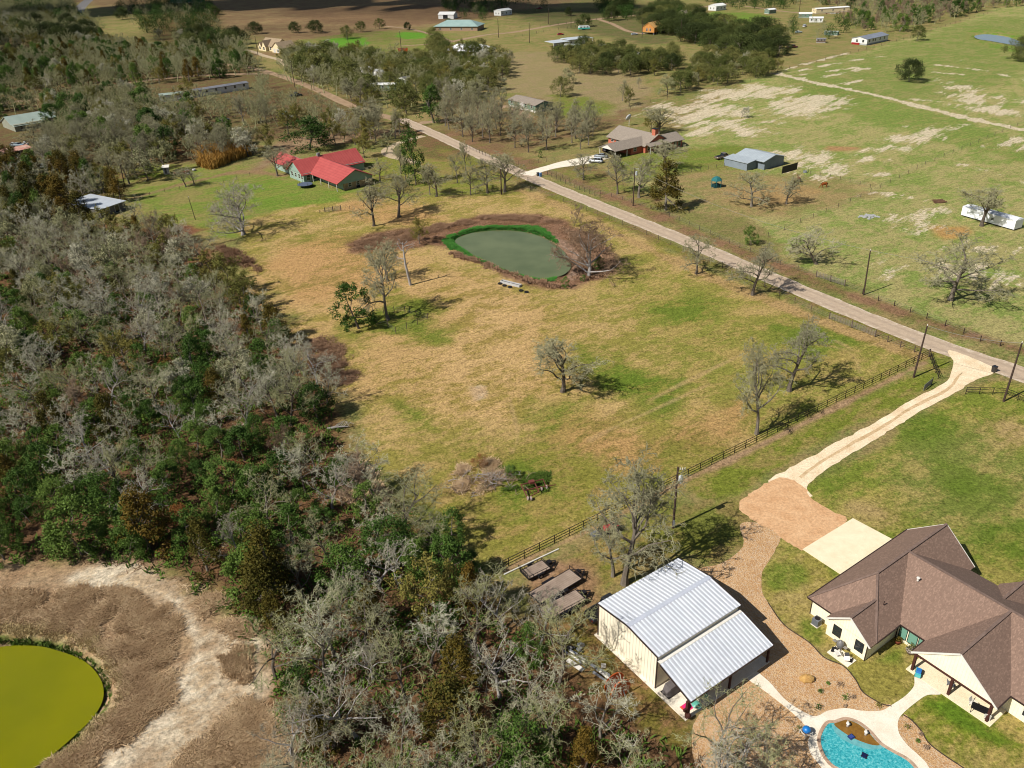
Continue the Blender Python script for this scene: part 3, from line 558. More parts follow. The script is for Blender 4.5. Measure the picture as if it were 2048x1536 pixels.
for i in range(2):   # low forking, wide, pale
    T,C,tips=bare_tree(190+i,10,.74,.08,nl=12,nb=7,nt_=7,nw=6,tw=.024,up_=.45,tr=.3,wob=.08); proto('spread',T,C,MDEAD,MTWIG2 if i else MTWIGP)
for i in range(2):
    T,C,tips=bare_tree(140+i,10,.42,.15,nl=9,nb=7,nt_=7,nw=6,tr=.12,up_=.6,tw=.024); proto('brown',T,C,MBARK,MTWIG2)
for i in range(4):   # oaks holding olive leaf and moss
    rng=random.Random(50+i); T,C,tips=bare_tree(150+i,9,.52,.25,nl=8,nb=6,nt_=6,nw=4); leafquads(C,rng.sample(tips,900),3,.42,.26,rng); proto('mossy',T,C,MBARK,MLEAFM if i%2 else MTWIG)
for i in range(8): T,C=leafy_tree(200+i,7,5.6+.35*(i%4),.04,40+4*i,95,.24,crad=.18+.02*(i%3)); proto('evergreen',T,C,MBARK,MLEAFG)
for i in range(3): T,C=leafy_tree(220+i,8,5.4,.04,50,95,.22,cone=1); proto('cedar',T,C,MBARK,MLEAFC)
for i in range(2): T,C=leafy_tree(240+i,8,5.2,.06,46,90,.22,cone=1); proto('greencedar',T,C,MBARK,MLEAFG)
for i in range(4): T,C=leafy_tree(260+i,8,11.5,.16,84,90,.32,crad=.2); proto('liveoak',T,C,MBARK,MLEAFO)
MLEAFL=leafmat('light_oak_leaves',[(78,88,42),(100,106,54),(124,122,68),(112,116,64)],.7,.5)
for i in range(4): T,C=leafy_tree(300+i,8,10,.14,70,75,.3,crad=.16+.02*i); proto('lightoak',T,C,MBARK,MLEAFL)
for i in range(2): T,C=leafy_tree(280+i,5,5.6,.0,40,70,.2,crad=.26); proto('rust',T,C,MBARK,MRUST)
ZONE_TREES=[]
KN={'foak':('bare_oak','oak tree'),'oak':('bare_oak','oak tree'),'pale':('pale_bare_tree','bare tree'),'brown':('bare_thicket_tree','bare tree'),'spread':('bare_spreading_tree','bare tree'),'mossy':('olive_oak','oak tree'),'evergreen':('evergreen_tree','evergreen tree'),'cedar':('cedar_tree','cedar tree'),'greencedar':('cedar_tree','cedar tree'),'liveoak':('live_oak','oak tree'),'lightoak':('live_oak','oak tree'),'rust':('rusty_shrub','shrub')}
PH={'foak':10,'oak':10,'pale':10,'brown':10,'spread':10,'mossy':9.5,'evergreen':7,'cedar':8,'greencedar':8,'liveoak':8,'lightoak':8,'rust':5}
trng=random.Random(11)
def tree(kind,x,y,h,label,group=None,wide=1.,var=None,rz=None,tilt=None):
    nm,cat=KN[kind]; T,C=PROT[kind][var if var is not None else trng.randrange(len(PROT[kind]))]
    s=h/PH[kind]; o=thing(nm,label,cat,(x,y,0),rz if rz is not None else trng.uniform(0,6.28),group); o.scale=(s*wide*trng.uniform(.9,1.12),s*wide*trng.uniform(.9,1.12),s)
    if tilt is None and kind in('oak','pale','evergreen','brown'): tilt=(trng.gauss(0,.07),trng.gauss(0,.07))
    if tilt: o.rotation_euler=(tilt[0],tilt[1],o.rotation_euler[2]) if False else o.rotation_euler; o.rotation_mode='XYZ'; 
    if tilt:
        q=Matrix.Rotation(tilt[0],4,'Y')@Matrix.Rotation(tilt[1],4,'X')@Matrix.Rotation(o.rotation_euler[2],4,'Z'); o.rotation_euler=q.to_euler()
    link('trunk',T,o); link('crown',C,o); return o
# trees that stand on their own: (photo pixel of the foot, kind, height, width factor, label)
SINGLE=[
((1125,783),'oak',11.6,.85,'lone bare oak in the middle of the mown field, its branching shadow at its foot',1,None),
((1578,782),'oak',12.5,.85,'right-hand of the two tall bare oaks beside the black rail fence',3,None),
((1513,868),'oak',16.,.62,'left-hand, taller and narrower of the two bare oaks beside the black rail fence',1,None),
((1249,1168),'oak',17.,.7,'tall bare oak behind the metal barn, crown over the black rail fence',4,None),
((1226,1152),'oak',9.,.7,'short bare oak close beside the tall oak behind the metal barn',3,None),
((718,657),'evergreen',9.5,.95,'leaning dark ivy-covered tree outside the small pen in the field',0,(-.16,0)),
((776,640),'oak',15.,.62,'tall leaning bare oak inside the small pen in the field',3,(-.12,0)),
((776,562),'oak',9.5,.7,'bare oak between the pen and the dead snag',1,None),
((1393,548),'oak',9.5,.72,'left-hand of two roadside bare oaks just right of the green pond',0,None),
((1505,590),'oak',10.5,.72,'right-hand of two roadside bare oaks, nearer the pipe gate',3,None),
((1178,553),'spread',12,.95,'wide brown bare tree on the right bank of the green pond',1,(.12,0)),
((1155,548),'brown',6.5,.5,'thin bare sapling at the right edge of the green pond',1,None),
((1148,452),'brown',6.5,.9,'twiggy bare shrub tree behind the green pond by the road',0,None),
((1632,528),'oak',8.5,.8,'bare oak leaning left beyond the road near the long pipe gate',2,(-.5,0)),
((1901,600),'oak',13.5,.85,'broad bare oak in the green pasture right of the utility pole',5,None),
((748,452),'oak',12.5,.72,'bare oak above the weed bank left of the green pond, the nearer of two',2,None),
((798,434),'oak',11.5,.7,'bare oak above the weed bank left of the green pond, the farther of two',4,None),
((1503,413),'oak',10,.85,'bare oak on the orange earth patch in front of the grey shed',0,None),
((1573,408),'oak',8,.75,'smaller bare oak right of the one on the orange earth patch',1,None),
((1963,452),'oak',10.5,.65,'bare oak standing against the long white trailer',2,None),
((1331,420),'cedar',13.,1.35,'dense dark brown-green tree beside the road by the tall utility pole',0,None),
((1502,490),'evergreen',4.8,.9,'round dark green bush beside the road in the right pasture',1,None),
((832,370),'evergreen',17,.5,'tall ivy-clad tree in front of the road bend near the sandy loop',1,None),
((486,470),'spread',14,1.05,'wide spreading pale bare tree left of the red-roofed house yard',0,None),
((1818,163),'liveoak',8.8,1.,'lone round live oak in the middle of the upper right pasture',0,None),
((1834,82),'lightoak',8.,1.,'live oak at the fence near the far pasture pond',1,None),
((2036,122),'liveoak',10.5,.9,'live oak at the right edge of the photo below the far pond',2,None),
((1482,236),'mossy',5.5,1.,'small leaning tree alone on the bare sandy patches',0,(.45,0)),
((868,246),'greencedar',14,1.35,'dark conical evergreen beside the road junction',0,None),
((555,352),'oak',10,.8,'bare oak at the left end of the red-roofed house',2,None),
((372,374),'oak',6,.6,'slender bare tree left of the red junk heap beside the small shed',4,None),
((388,369),'oak',6,.6,'slender bare tree right of the red junk heap beside the small shed',1,None),
((620,300),'evergreen',11,1.6,'broad dark green tree right behind the red-roofed house',2,None),
((672,290),'mossy',10,1.1,'olive tree behind the right end of the red-roofed house',1,None),
((732,275),'oak',13,.9,'large bare oak by the fork of the dirt road behind the red-roofed house',2,None),
((760,362),'oak',7,.7,'small bare oak just right of the red-roofed house',0,None),
((873,393),'oak',10.5,.7,'bare oak between the sandy loop and the green pond',1,None),
((1010,384),'oak',11,.75,'bare oak beside the road behind the green pond, right-hand of a pair',4,None),
((975,386),'oak',10.5,.7,'bare oak beside the road behind the green pond, left-hand of a pair',5,None),
((1167,360),'oak',8.5,.8,'small bare oak at the concrete drive of the brick house',0,None),
((1235,388),'oak',12,.6,'bare oak in the front yard of the brick house, leftmost of three',3,None),
((1278,395),'oak',12,.65,'bare oak in the front yard of the brick house next to the utility pole',1,None),
((1330,340),'oak',9,.9,'bare oak in front of the porch of the brick house',2,None),
((1318,268),'oak',10,.9,'spreading bare oak behind the chimney of the brick house',2,None),
((1300,266),'mossy',7.5,1.,'leaning olive oak left of the chimney of the brick house',1,None),
((1080,316),'evergreen',2.4,.8,'small round shrub beside the drive gate of the brick house',0,None),
((1121,193),'lightoak',8,1.,'olive tree right behind the green mobile home',1,None),
((1140,168),'mossy',8,1.1,'grey-green tree upper of the two behind the green mobile home',2,None),
((1258,211),'mossy',8.5,.9,'olive tree by the pasture fence above the brick house',3,None),
((1245,202),'oak',9,.7,'bare tree just left of the olive tree by the pasture fence',1,None),
((1278,178),'oak',5.5,.8,'small bare tree above the pasture fence',4,None),
((1335,190),'mossy',9.5,1.1,'olive oak at the left end of the pasture hedge',0,None),
((1361,183),'lightoak',8.5,1.1,'second olive oak from the left in the pasture hedge',2,None),
((1384,136),'oak',6.5,.8,'small bare tree by the rust coloured shrub',1,None),
((1137,32),'liveoak',6,.8,'small dark round tree by the far road fence',1,None),
((1168,54),'liveoak',8.,.95,'dark round tree beside the turquoise camper',0,None),
((1168,104),'liveoak',8.5,.9,'dark live oak in front of the white-roofed mobile home',2,None),
((590,66),'liveoak',7,1.,'left-hand of two dark live oaks on the brown hillside',0,None),
((632,66),'liveoak',8,1.1,'right-hand of two dark live oaks on the brown hillside',1,None),
((694,78),'lightoak',8,.9,'yellow-green round tree beside the bright green lawn',3,None),
((722,64),'lightoak',7,.9,'round tree left-centre above the bright green lawn',2,None),
((759,58),'lightoak',7,.9,'round tree above the bright green patch below the brown hillside',1,None),
((898,57),'lightoak',6.5,.9,'round tree in front of the teal-roofed brick house',0,None),
((868,87),'lightoak',9,.85,'golden green tree left of the white-roofed house',3,None),
((815,60),'liveoak',5,.9,'small round tree left of the teal-roofed brick house',2,None),
((944,18),'liveoak',5.5,.8,'small dark cedar-like tree out on the brown hillside',1,None),
((246,39),'liveoak',9,1.,'grey live oak at the top left beside the highway',0,None),
((430,30),'liveoak',7,1.2,'dark live oak at the top left on the brown pasture',1,None),
((480,80),'lightoak',7,.9,'olive round tree left of the cream gabled house',2,None),
((512,68),'liveoak',8,1.,'dark tree just above the cream gabled house',3,None),
((1800,1580),'evergreen',3,.8,'green shrub below the frame edge',0,None),
]
SINGLE=[s for s in SINGLE if 'below the frame' not in s[4]]
CW={(1125,783):9.6,(1578,782):9,(1513,868):7,(1249,1168):9.5,(1226,1152):5.5,(776,640):8.5,(776,562):7,(1393,548):8.4,(1505,590):8.6,(1632,528):9,(1901,600):15.5,(748,452):9.5,(798,434):9,(1503,413):12,(1573,408):7.5,(1963,452):10,(555,352):8.5,(372,374):5,(388,369):5,(732,275):16,(760,362):7,(873,393):9,(1010,384):10,(975,386):9,(1167,360):8,(1235,388):7.5,(1278,395):9.5,(1330,340):12,(1318,268):13,(1178,553):14,(486,470):17}
def pw(kind,v):
    me=PROT[kind][v][1]; a=np.empty(len(me.vertices)*3); me.vertices.foreach_get('co',a); a=a.reshape(-1,3); return (np.percentile(a[:,0],98)-np.percentile(a[:,0],2)+np.percentile(a[:,1],98)-np.percentile(a[:,1],2))/2, np.percentile(a[:,2],99.7)
for (px,kind,h,wd,lab,var,tilt) in SINGLE:
    if kind=='oak': kind='foak'; var=(var or 0)%5
    if px in CW: w0,h0=pw(kind,var); h=h*PH[kind]/h0; wd=CW[px]/(w0*h/PH[kind])
    p=G(*px); tree(kind,p[0],p[1],h,lab,None,wd,var,None,tilt)
# the dead snag
def snag():
    rng=random.Random(5); T=MB(); C=MB(); tp,_=seg_path(Vector((0,0,-.2)),Vector((0,0,1)),10.5,8,.1,rng); T.tube(tp,[.36,.3,.28,.27,.25,.22,.18,.12,.05],8)
    for i,(t,a,L) in enumerate([(.62,3.2,3.2),(.72,.2,3.),(.8,2.6,2.6),(.86,5.9,3.),(.93,1.2,1.8),(.5,.5,1.2),(.96,3.9,1.6)]):
        p,dd=along(tp,t); lp,_=seg_path(p,Vector((math.cos(a),math.sin(a)*.6,.35)),L,5,.5,rng); C.tube(lp,[.12,.1,.08,.06,.05,.03],5)
        for j in range(4): q,qd=along(lp,.4+.15*j); wp,_=seg_path(q,(qd+perp(qd,rng)).normalized(),L*.35,3,.5,rng); C.tube(wp,[.05,.04,.03,.015],4)
    p=G(821,570); o=thing('dead_tree','bleached dead snag with broken limbs left of the green pond','dead tree',p); T.build('trunk',MDEAD,o); C.build('crown',MDEAD,o)
snag()
# ---- groves and woods: (polygon in photo pixels of the feet, m2 per tree, {kind:share}, hmin, hmax, label place, group)
def inside(x,y,P): return sdpoly(np.array([x]),np.array([y]),P)[0]<0
PLACED=[(o.location.x,o.location.y) for o in COL.objects if o.get('category','').endswith('tree')]
KEEP=[W2([(1050,1130),(1150,1110),(1215,1160),(1205,1210),(1140,1245),(1050,1230),(1045,1150)]),W2([(1130,1250),(1196,1262),(1330,1385),(1500,1440),(1640,1480),(1640,1640),(1540,1640),(1480,1560),(1330,1530),(1230,1500),(1160,1420),(1110,1340)]),W2([(1060,1180),(1190,1200),(1190,1300),(1090,1300)]),W2([(135,405),(275,405),(275,480),(140,470)]),W2([(375,165),(525,160),(520,215),(380,222)]),W2([(305,185),(375,185),(375,228),(310,228)]),W2([(0,235),(110,225),(110,300),(0,310)]),W2([(20,195),(110,185),(110,215),(20,222)])]
def scatter(Pp,area,mix,h0,h1,place,group,seed,sep=.72,wide=(.85,1.15),keep=True,kh={}):
    P=W2(Pp); rng=random.Random(seed); x0,y0=P.min(0); x1,y1=P.max(0); A_=.5*abs(sum(P[i-1][0]*P[i][1]-P[i][0]*P[i-1][1] for i in range(len(P))))
    n=int(A_/area); ms=math.sqrt(area)*sep; out=[]; tries=0; ks=list(mix); ws=[mix[k] for k in ks]
    while len(out)<n and tries<n*40:
        tries+=1; x=rng.uniform(x0,x1); y=rng.uniform(y0,y1)
        if not inside(x,y,P): continue
        if any((x-a)**2+(y-b)**2<ms*ms for a,b in out): continue
        if any((x-a)**2+(y-b)**2<6 for a,b in PLACED[:90]): continue
        if keep and any(inside(x,y,K) for K in KEEP): continue
        out.append((x,y)); qx,qy=PX((x,y,5))
        if not(-90<qx<2138 and -60<qy<1640): continue
        k=rng.choices(ks,ws)[0]; a,b=kh.get(k,(h0,h1)); h=rng.uniform(a,b)
        ZONE_TREES.append(dict(k=k,x=x,y=y,h=h,w=rng.uniform(*wide),place=place,group=group,r=rng.uniform(0,6.28),v=rng.randrange(9)))
KHN={'evergreen':(4.,6.8),'cedar':(5.5,8.5),'greencedar':(5.5,8.5),'rust':(2.5,4),'pale':(7.5,10.5)}
# dense wood left of the field, in bands with their own mix
scatter([(-160,440),(60,455),(150,470),(330,465),(420,545),(490,600),(545,660),(400,640),(200,600),(-160,620)],30,{'oak':.6,'mossy':.16,'evergreen':.1,'cedar':.1,'brown':.04},7.5,10.5,'in upper dense wood','trees of the dense wood',21,kh=KHN)
scatter([(-160,700),(-160,620),(200,600),(400,640),(545,665),(585,720),(620,790),(640,850),(560,860),(300,820),(60,800),(-40,760)],27,{'oak':.36,'mossy':.06,'pale':.06,'evergreen':.4,'cedar':.07,'greencedar':.03,'rust':.02},7,10,'in middle dense wood','trees of the dense wood',22,kh=KHN)
scatter([(-120,800),(300,820),(560,860),(640,870),(655,930),(740,975),(700,1050),(500,1080),(300,1020),(-120,990)],26,{'oak':.24,'pale':.1,'brown':.04,'evergreen':.48,'cedar':.11,'rust':.03},6.5,9.5,'in lower dense wood','trees of the dense wood',23,kh=KHN)
scatter([(-120,990),(300,1020),(500,1080),(520,1170),(500,1215),(420,1150),(330,1140),(220,1118),(110,1118),(20,1125),(-120,1160)],24,{'evergreen':.55,'cedar':.2,'oak':.12,'pale':.1,'rust':.03},6,9,'above the olive pond','trees of the dense wood',24,kh=KHN)
scatter([(740,975),(800,1010),(850,1050),(890,1100),(930,1130),(960,1190),(1035,1230),(1040,1300),(900,1330),(700,1290),(560,1290),(525,1250),(520,1170),(500,1080),(700,1050)],24,{'oak':.34,'pale':.08,'evergreen':.42,'cedar':.14,'mossy':.02},7,10,'left of the trailers','trees of the lower wood',25,kh=KHN)
scatter([(560,1290),(700,1290),(900,1330),(1040,1300),(1120,1310),(1190,1380),(1240,1440),(1100,1500),(850,1500),(640,1480),(560,1440),(530,1330)],22,{'oak':.52,'pale':.22,'evergreen':.2,'cedar':.06},7.5,10.5,'below the barn','trees of the lower wood',26,kh=KHN)
scatter([(640,1480),(850,1500),(1100,1500),(1240,1440),(1330,1490),(1420,1540),(1520,1600),(1500,1800),(1100,1860),(620,1820),(560,1640),(570,1520)],22,{'oak':.46,'pale':.24,'evergreen':.24,'cedar':.06},6.5,9,'at the bottom edge','trees of the lower wood',27,kh=KHN)
scatter([(620,700),(650,760),(690,840),(660,860),(640,800),(600,740)],22,{'oak':.6,'pale':.4},7,9,'where wood meets field','trees of the dense wood',28)
for (x,y),k,h,l in (((812,1072),'oak',9,'bare forked oak over the leaf-strewn gap at the wood edge'),((905,1088),'evergreen',5.5,'round dark evergreen at the field corner of the wood'),((945,1148),'greencedar',4,'small bright green cedar by the left end of the black fence'),((1078,1292),'pale',8,'pale bare tree leaning over the flat trailers'),((1440,1548),'oak',9.5,'bare oak at the bottom edge below the barn patio'),((1490,1585),'oak',8,'large bare oak at the bottom edge over the gravel'),((545,1205),'cedar',11,'very large rust-olive cedar above the sandy clearing'),((650,1500),'cedar',6.5,'olive gold cedar at the lower edge of the sandy clearing'),((300,1100),'cedar',9.5,'large olive brown cedar above the near pond clearing'),((165,1108),'evergreen',8.5,'big dark evergreen standing over the near pond clearing')):
    p=G(x,y); tree(k,p[0],p[1],h,l)
# woods and groves farther off
scatter([(-160,345),(60,350),(140,360),(250,400),(240,470),(100,480),(-160,470)],34,{'cedar':.45,'greencedar':.2,'oak':.35},8,11,'in the dark left-edge stand','trees of the left cedar stand',31,kh={'cedar':(9,12),'greencedar':(9,12)})
scatter([(60,300),(300,300),(350,340),(300,370),(200,380),(90,350)],50,{'foak':.8,'mossy':.2},9,12,'above the white-roofed outbuilding','oaks of the left yard grove',32)
scatter([(560,215),(640,225),(700,245),(840,262),(800,300),(740,330),(690,285),(600,285),(540,270),(500,250)],85,{'foak':.7,'mossy':.3},8.5,11.5,'behind the red-roofed house','oaks behind the red-roofed house',54,wide=(.75,.95))
scatter([(860,330),(960,345),(1060,385),(960,392),(860,392),(800,372),(760,345)],150,{'foak':1},8,10.5,'between red roof and road','oaks between the red roof and the road',55,wide=(.7,.9))
scatter([(100,255),(380,250),(430,290),(560,300),(500,320),(420,330),(330,325),(100,300)],48,{'foak':.7,'mossy':.2,'evergreen':.1},9,12,'around the left dirt yard','oaks of the left yard grove',33)
scatter([(-100,150),(200,90),(330,110),(480,105),(520,150),(420,160),(250,175),(90,190),(-100,200)],52,{'oak':.6,'mossy':.12,'evergreen':.12,'cedar':.08,'greencedar':.08},9,12,'above the left dirt road','trees of the upper left wood',34,kh={'evergreen':(7,10)})
scatter([(-100,205),(90,215),(250,200),(380,205),(400,250),(250,255),(110,250),(-100,250)],55,{'oak':.7,'mossy':.15,'evergreen':.15},9,12,'below the left dirt road','trees of the upper left wood',35)
scatter([(-140,-10),(140,-10),(150,30),(200,60),(180,110),(120,105),(60,95),(-140,110)],80,{'mossy':.3,'oak':.55,'liveoak':.15},9,12,'in the top left wood','trees of the top left wood',36)
scatter([(390,170),(520,165),(540,220),(520,260),(420,250),(400,220)],75,{'foak':1},9,12,'by the grey mobile home','oaks around the left mobile homes',37)
scatter([(560,165),(640,150),(700,170),(760,190),(840,210),(830,235),(760,220),(690,200),(620,180)],62,{'foak':.7,'mossy':.1,'lightoak':.2},9,12.5,'along the central dirt road','oaks of the central grove',38)
scatter([(560,120),(660,110),(760,120),(860,130),(940,150),(960,200),(900,215),(840,190),(760,175),(660,150),(570,150)],62,{'foak':.4,'mossy':.2,'lightoak':.4},8.5,12,'round the hidden homes','oaks of the central grove',39,kh={'lightoak':(7,9.5)})
scatter([(860,215),(1000,215),(1020,250),(1010,290),(940,285),(880,250)],70,{'foak':1},10,12.5,'left of the green home','oaks by the junction',40,wide=(.75,.95))
scatter([(1020,255),(1090,250),(1190,250),(1200,285),(1150,315),(1060,310),(1020,300)],62,{'foak':1},9.5,12,'above the brick house drive','oaks by the brick house',41,wide=(.75,.95))
scatter([(860,100),(960,112),(1020,130),(1010,190),(940,190),(880,160)],95,{'mossy':.4,'lightoak':.6},7,10,'below the white-roofed house','trees below the white-roofed house',42)
scatter([(1110,118),(1200,108),(1290,120),(1350,110),(1350,140),(1290,155),(1180,152),(1120,140)],80,{'liveoak':.2,'lightoak':.6,'mossy':.2},7,9.5,'in the parked car grove','live oaks round the parked cars',43)
scatter([(1310,15),(1380,40),(1430,60),(1520,70),(1560,90),(1560,118),(1500,125),(1430,100),(1360,80),(1290,60)],115,{'liveoak':.85,'lightoak':.15},7,11,'in the dark top grove','live oaks of the dark grove',44,wide=(.95,1.2))
scatter([(1400,125),(1550,130),(1560,150),(1480,165),(1400,175),(1350,185),(1380,160)],65,{'mossy':.4,'lightoak':.6},6.5,9,'in the pasture hedge','trees of the pasture hedge',45)
scatter([(1195,10),(1260,4),(1270,38),(1210,44)],110,{'liveoak':1},7,10,'by the far road','far live oaks',46)
scatter([(1400,0),(1560,0),(1620,8),(1560,20),(1440,18)],150,{'liveoak':.7,'mossy':.3},7,9,'by the top right homes','far live oaks',47)
scatter([(880,5),(1010,2),(1100,8),(1090,25),(1010,22),(960,50),(900,30)],300,{'liveoak':.8,'oak':.2},7,9,'near the far top sheds','far live oaks',48)
scatter([(1540,55),(1600,40),(1680,45),(1700,70),(1620,85),(1560,80)],260,{'liveoak':.7,'oak':.3},5,8,'around the far trailers','far live oaks',49)
scatter([(230,20),(420,0),(440,60),(380,95),(300,75)],200,{'liveoak':.4,'lightoak':.3,'mossy':.3},7,10,'on the top left pasture','far live oaks',50)
scatter([(400,60),(500,100),(430,130),(370,110)],120,{'oak':.5,'liveoak':.5},8,11,'left of the cream house','trees of the upper left wood',51)
scatter([(-500,-70),(100,-70),(1000,-60),(1200,-40),(1100,-15),(600,-30),(-140,-15)],900,{'oak':.5,'liveoak':.5},8,12,'beyond the top of the photo','trees beyond the brown field',52)
scatter([(1620,-14),(2048,-30),(2300,-10),(2100,8),(1980,18),(1900,40),(1810,66),(1720,64),(1680,48),(1720,25),(1640,15)],85,{'brown':.45,'oak':.4,'evergreen':.07,'greencedar':.08},8,11,'in the grey top-right thicket','trees of the grey thicket',53)
# split: at most 300 of a kind stand alone (those that show largest); the rest are one mass of woodland
for k in sorted(set(v[0] for v in KN.values())):
    L=[t_ for t_ in ZONE_TREES if KN[t_['k']][0]==k]
    L.sort(key=lambda t_:(lambda q:-t_['h']/max((q[0]**2+q[1]**2+CAMH**2)**.5,1)*(1 if -40<PX((q[0],q[1],t_['h']*.5))[0]<2088 and -20<PX((q[0],q[1],t_['h']*.5))[1]<1580 else .1))((t_['x'],t_['y'])))
    for i,t_ in enumerate(L): t_['solo']=i<245
KDESC={'foak':'bare grey oak','oak':'bare grey oak','pale':'pale bare tree','brown':'twiggy brown tree','spread':'wide bare tree','mossy':'olive-leaved oak','evergreen':'dark green evergreen','cedar':'rust-olive cedar','greencedar':'green conical cedar','liveoak':'rounded dark live oak','lightoak':'rounded olive-green oak','rust':'rust-leaved shrub'}
LOW={}
def lowtree(kind):
    if kind in LOW: return LOW[kind]
    rng=random.Random(3); 
    if kind in('oak','foak','pale','brown','mossy'):
        T,C,_=bare_tree(9,10,.52,.3,nl=7,nb=5,nt_=4,nw=3,tw=.05)
    else: T,C=leafy_tree(8,PH[kind],PH[kind]*(1.3 if kind in('liveoak','lightoak') else .85),.05,26,20,.55,crad=.28)
    LOW[kind]=(T,C); return LOW[kind]
nsolo=0; rest={}
ORD=['leftmost','second from left','third from left','fourth from left','fifth from left','sixth from left','seventh from left','eighth from left','ninth from left','tenth from left','eleventh from left','twelfth from left','thirteenth from left','fourteenth from left','fifteenth from left','sixteenth from left','seventeenth from left','eighteenth from left','nineteenth from left','twentieth from left']
ROWN={1:[''],2:['upper row','lower row'],3:['upper row','middle row','lower row'],4:['top row','second row','third row','bottom row'],5:['top row','second row','third row','fourth row','bottom row']}
ROWG={6:['topmost band','second band','third band','fourth band','fifth band','bottom band']}
bykz={}
for t_ in ZONE_TREES:
    if not t_['solo']: rest.setdefault({'oak':'a','foak':'a','pale':'a','brown':'b','mossy':'a'}.get(t_['k'],'c' if t_['k']!='rust' else 'b'),[]).append(t_); continue
    bykz.setdefault((t_['k'],t_['place']),[]).append(t_)
for (k,pl),L in bykz.items():
    for t_ in L: t_['px']=PX((t_['x'],t_['y'],t_['h']*.5))
    nrow=min(12,max(1,math.ceil(len(L)/18))); names=ROWN.get(nrow) or [w+' band' for w in ('first','second','third','fourth','fifth','sixth','seventh','eighth','ninth','tenth','eleventh','twelfth')]
    L.sort(key=lambda t_:t_['px'][1]); per=math.ceil(len(L)/nrow)
    for r_ in range(nrow):
        row=sorted(L[r_*per:(r_+1)*per],key=lambda t_:t_['px'][0])
        for i,t_ in enumerate(row):
            o_=ORD[i] if i<len(ORD) else 'far right'
            if len(L)==1: lab=KDESC[k]+' '+pl
            elif nrow==1: lab=KDESC[k]+', '+o_+' '+pl
            else: lab=KDESC[k]+', '+o_+', '+names[r_]+' '+pl
            tree(k,t_['x'],t_['y'],t_['h'],lab,t_['group'],t_['w'],t_['v']%len(PROT[k]),t_['r']); nsolo+=1
print('SOLO',nsolo,'REST',{k:len(v) for k,v in rest.items()})
def mass(name,L,mat,label):
    V=[];F=[];n=0
    for t_ in L:
        for mb in lowtree(t_['k']):
            v=np.array(mb.v); s=t_['h']/PH[t_['k']]; c,s_=math.cos(t_['r']),math.sin(t_['r'])
            V.append(np.stack([(v[:,0]*c-v[:,1]*s_)*s+t_['x'],(v[:,0]*s_+v[:,1]*c)*s+t_['y'],v[:,2]*s],1)); F.extend([tuple(i+n for i in f) for f in mb.f]); n+=len(v)
    me=bpy.data.meshes.new(name); me.from_pydata(np.vstack(V).tolist(),[],F); me.materials.append(mat); o=bpy.data.objects.new(name,me); COL.objects.link(o)
    tag(o,label,'woodland',None,'stuff')
if rest.get('a'): mass('bare_woodland',rest['a'],MTWIG,'mass of far bare grey woodland behind the separate trees')
if rest.get('b'): mass('thicket_woodland',rest['b'],MTWIG2,'far brown-grey thicket mass behind the separate trees')
if rest.get('c'): mass('evergreen_woodland',rest['c'],MLEAFG,'mass of far evergreen woodland behind the separate trees')
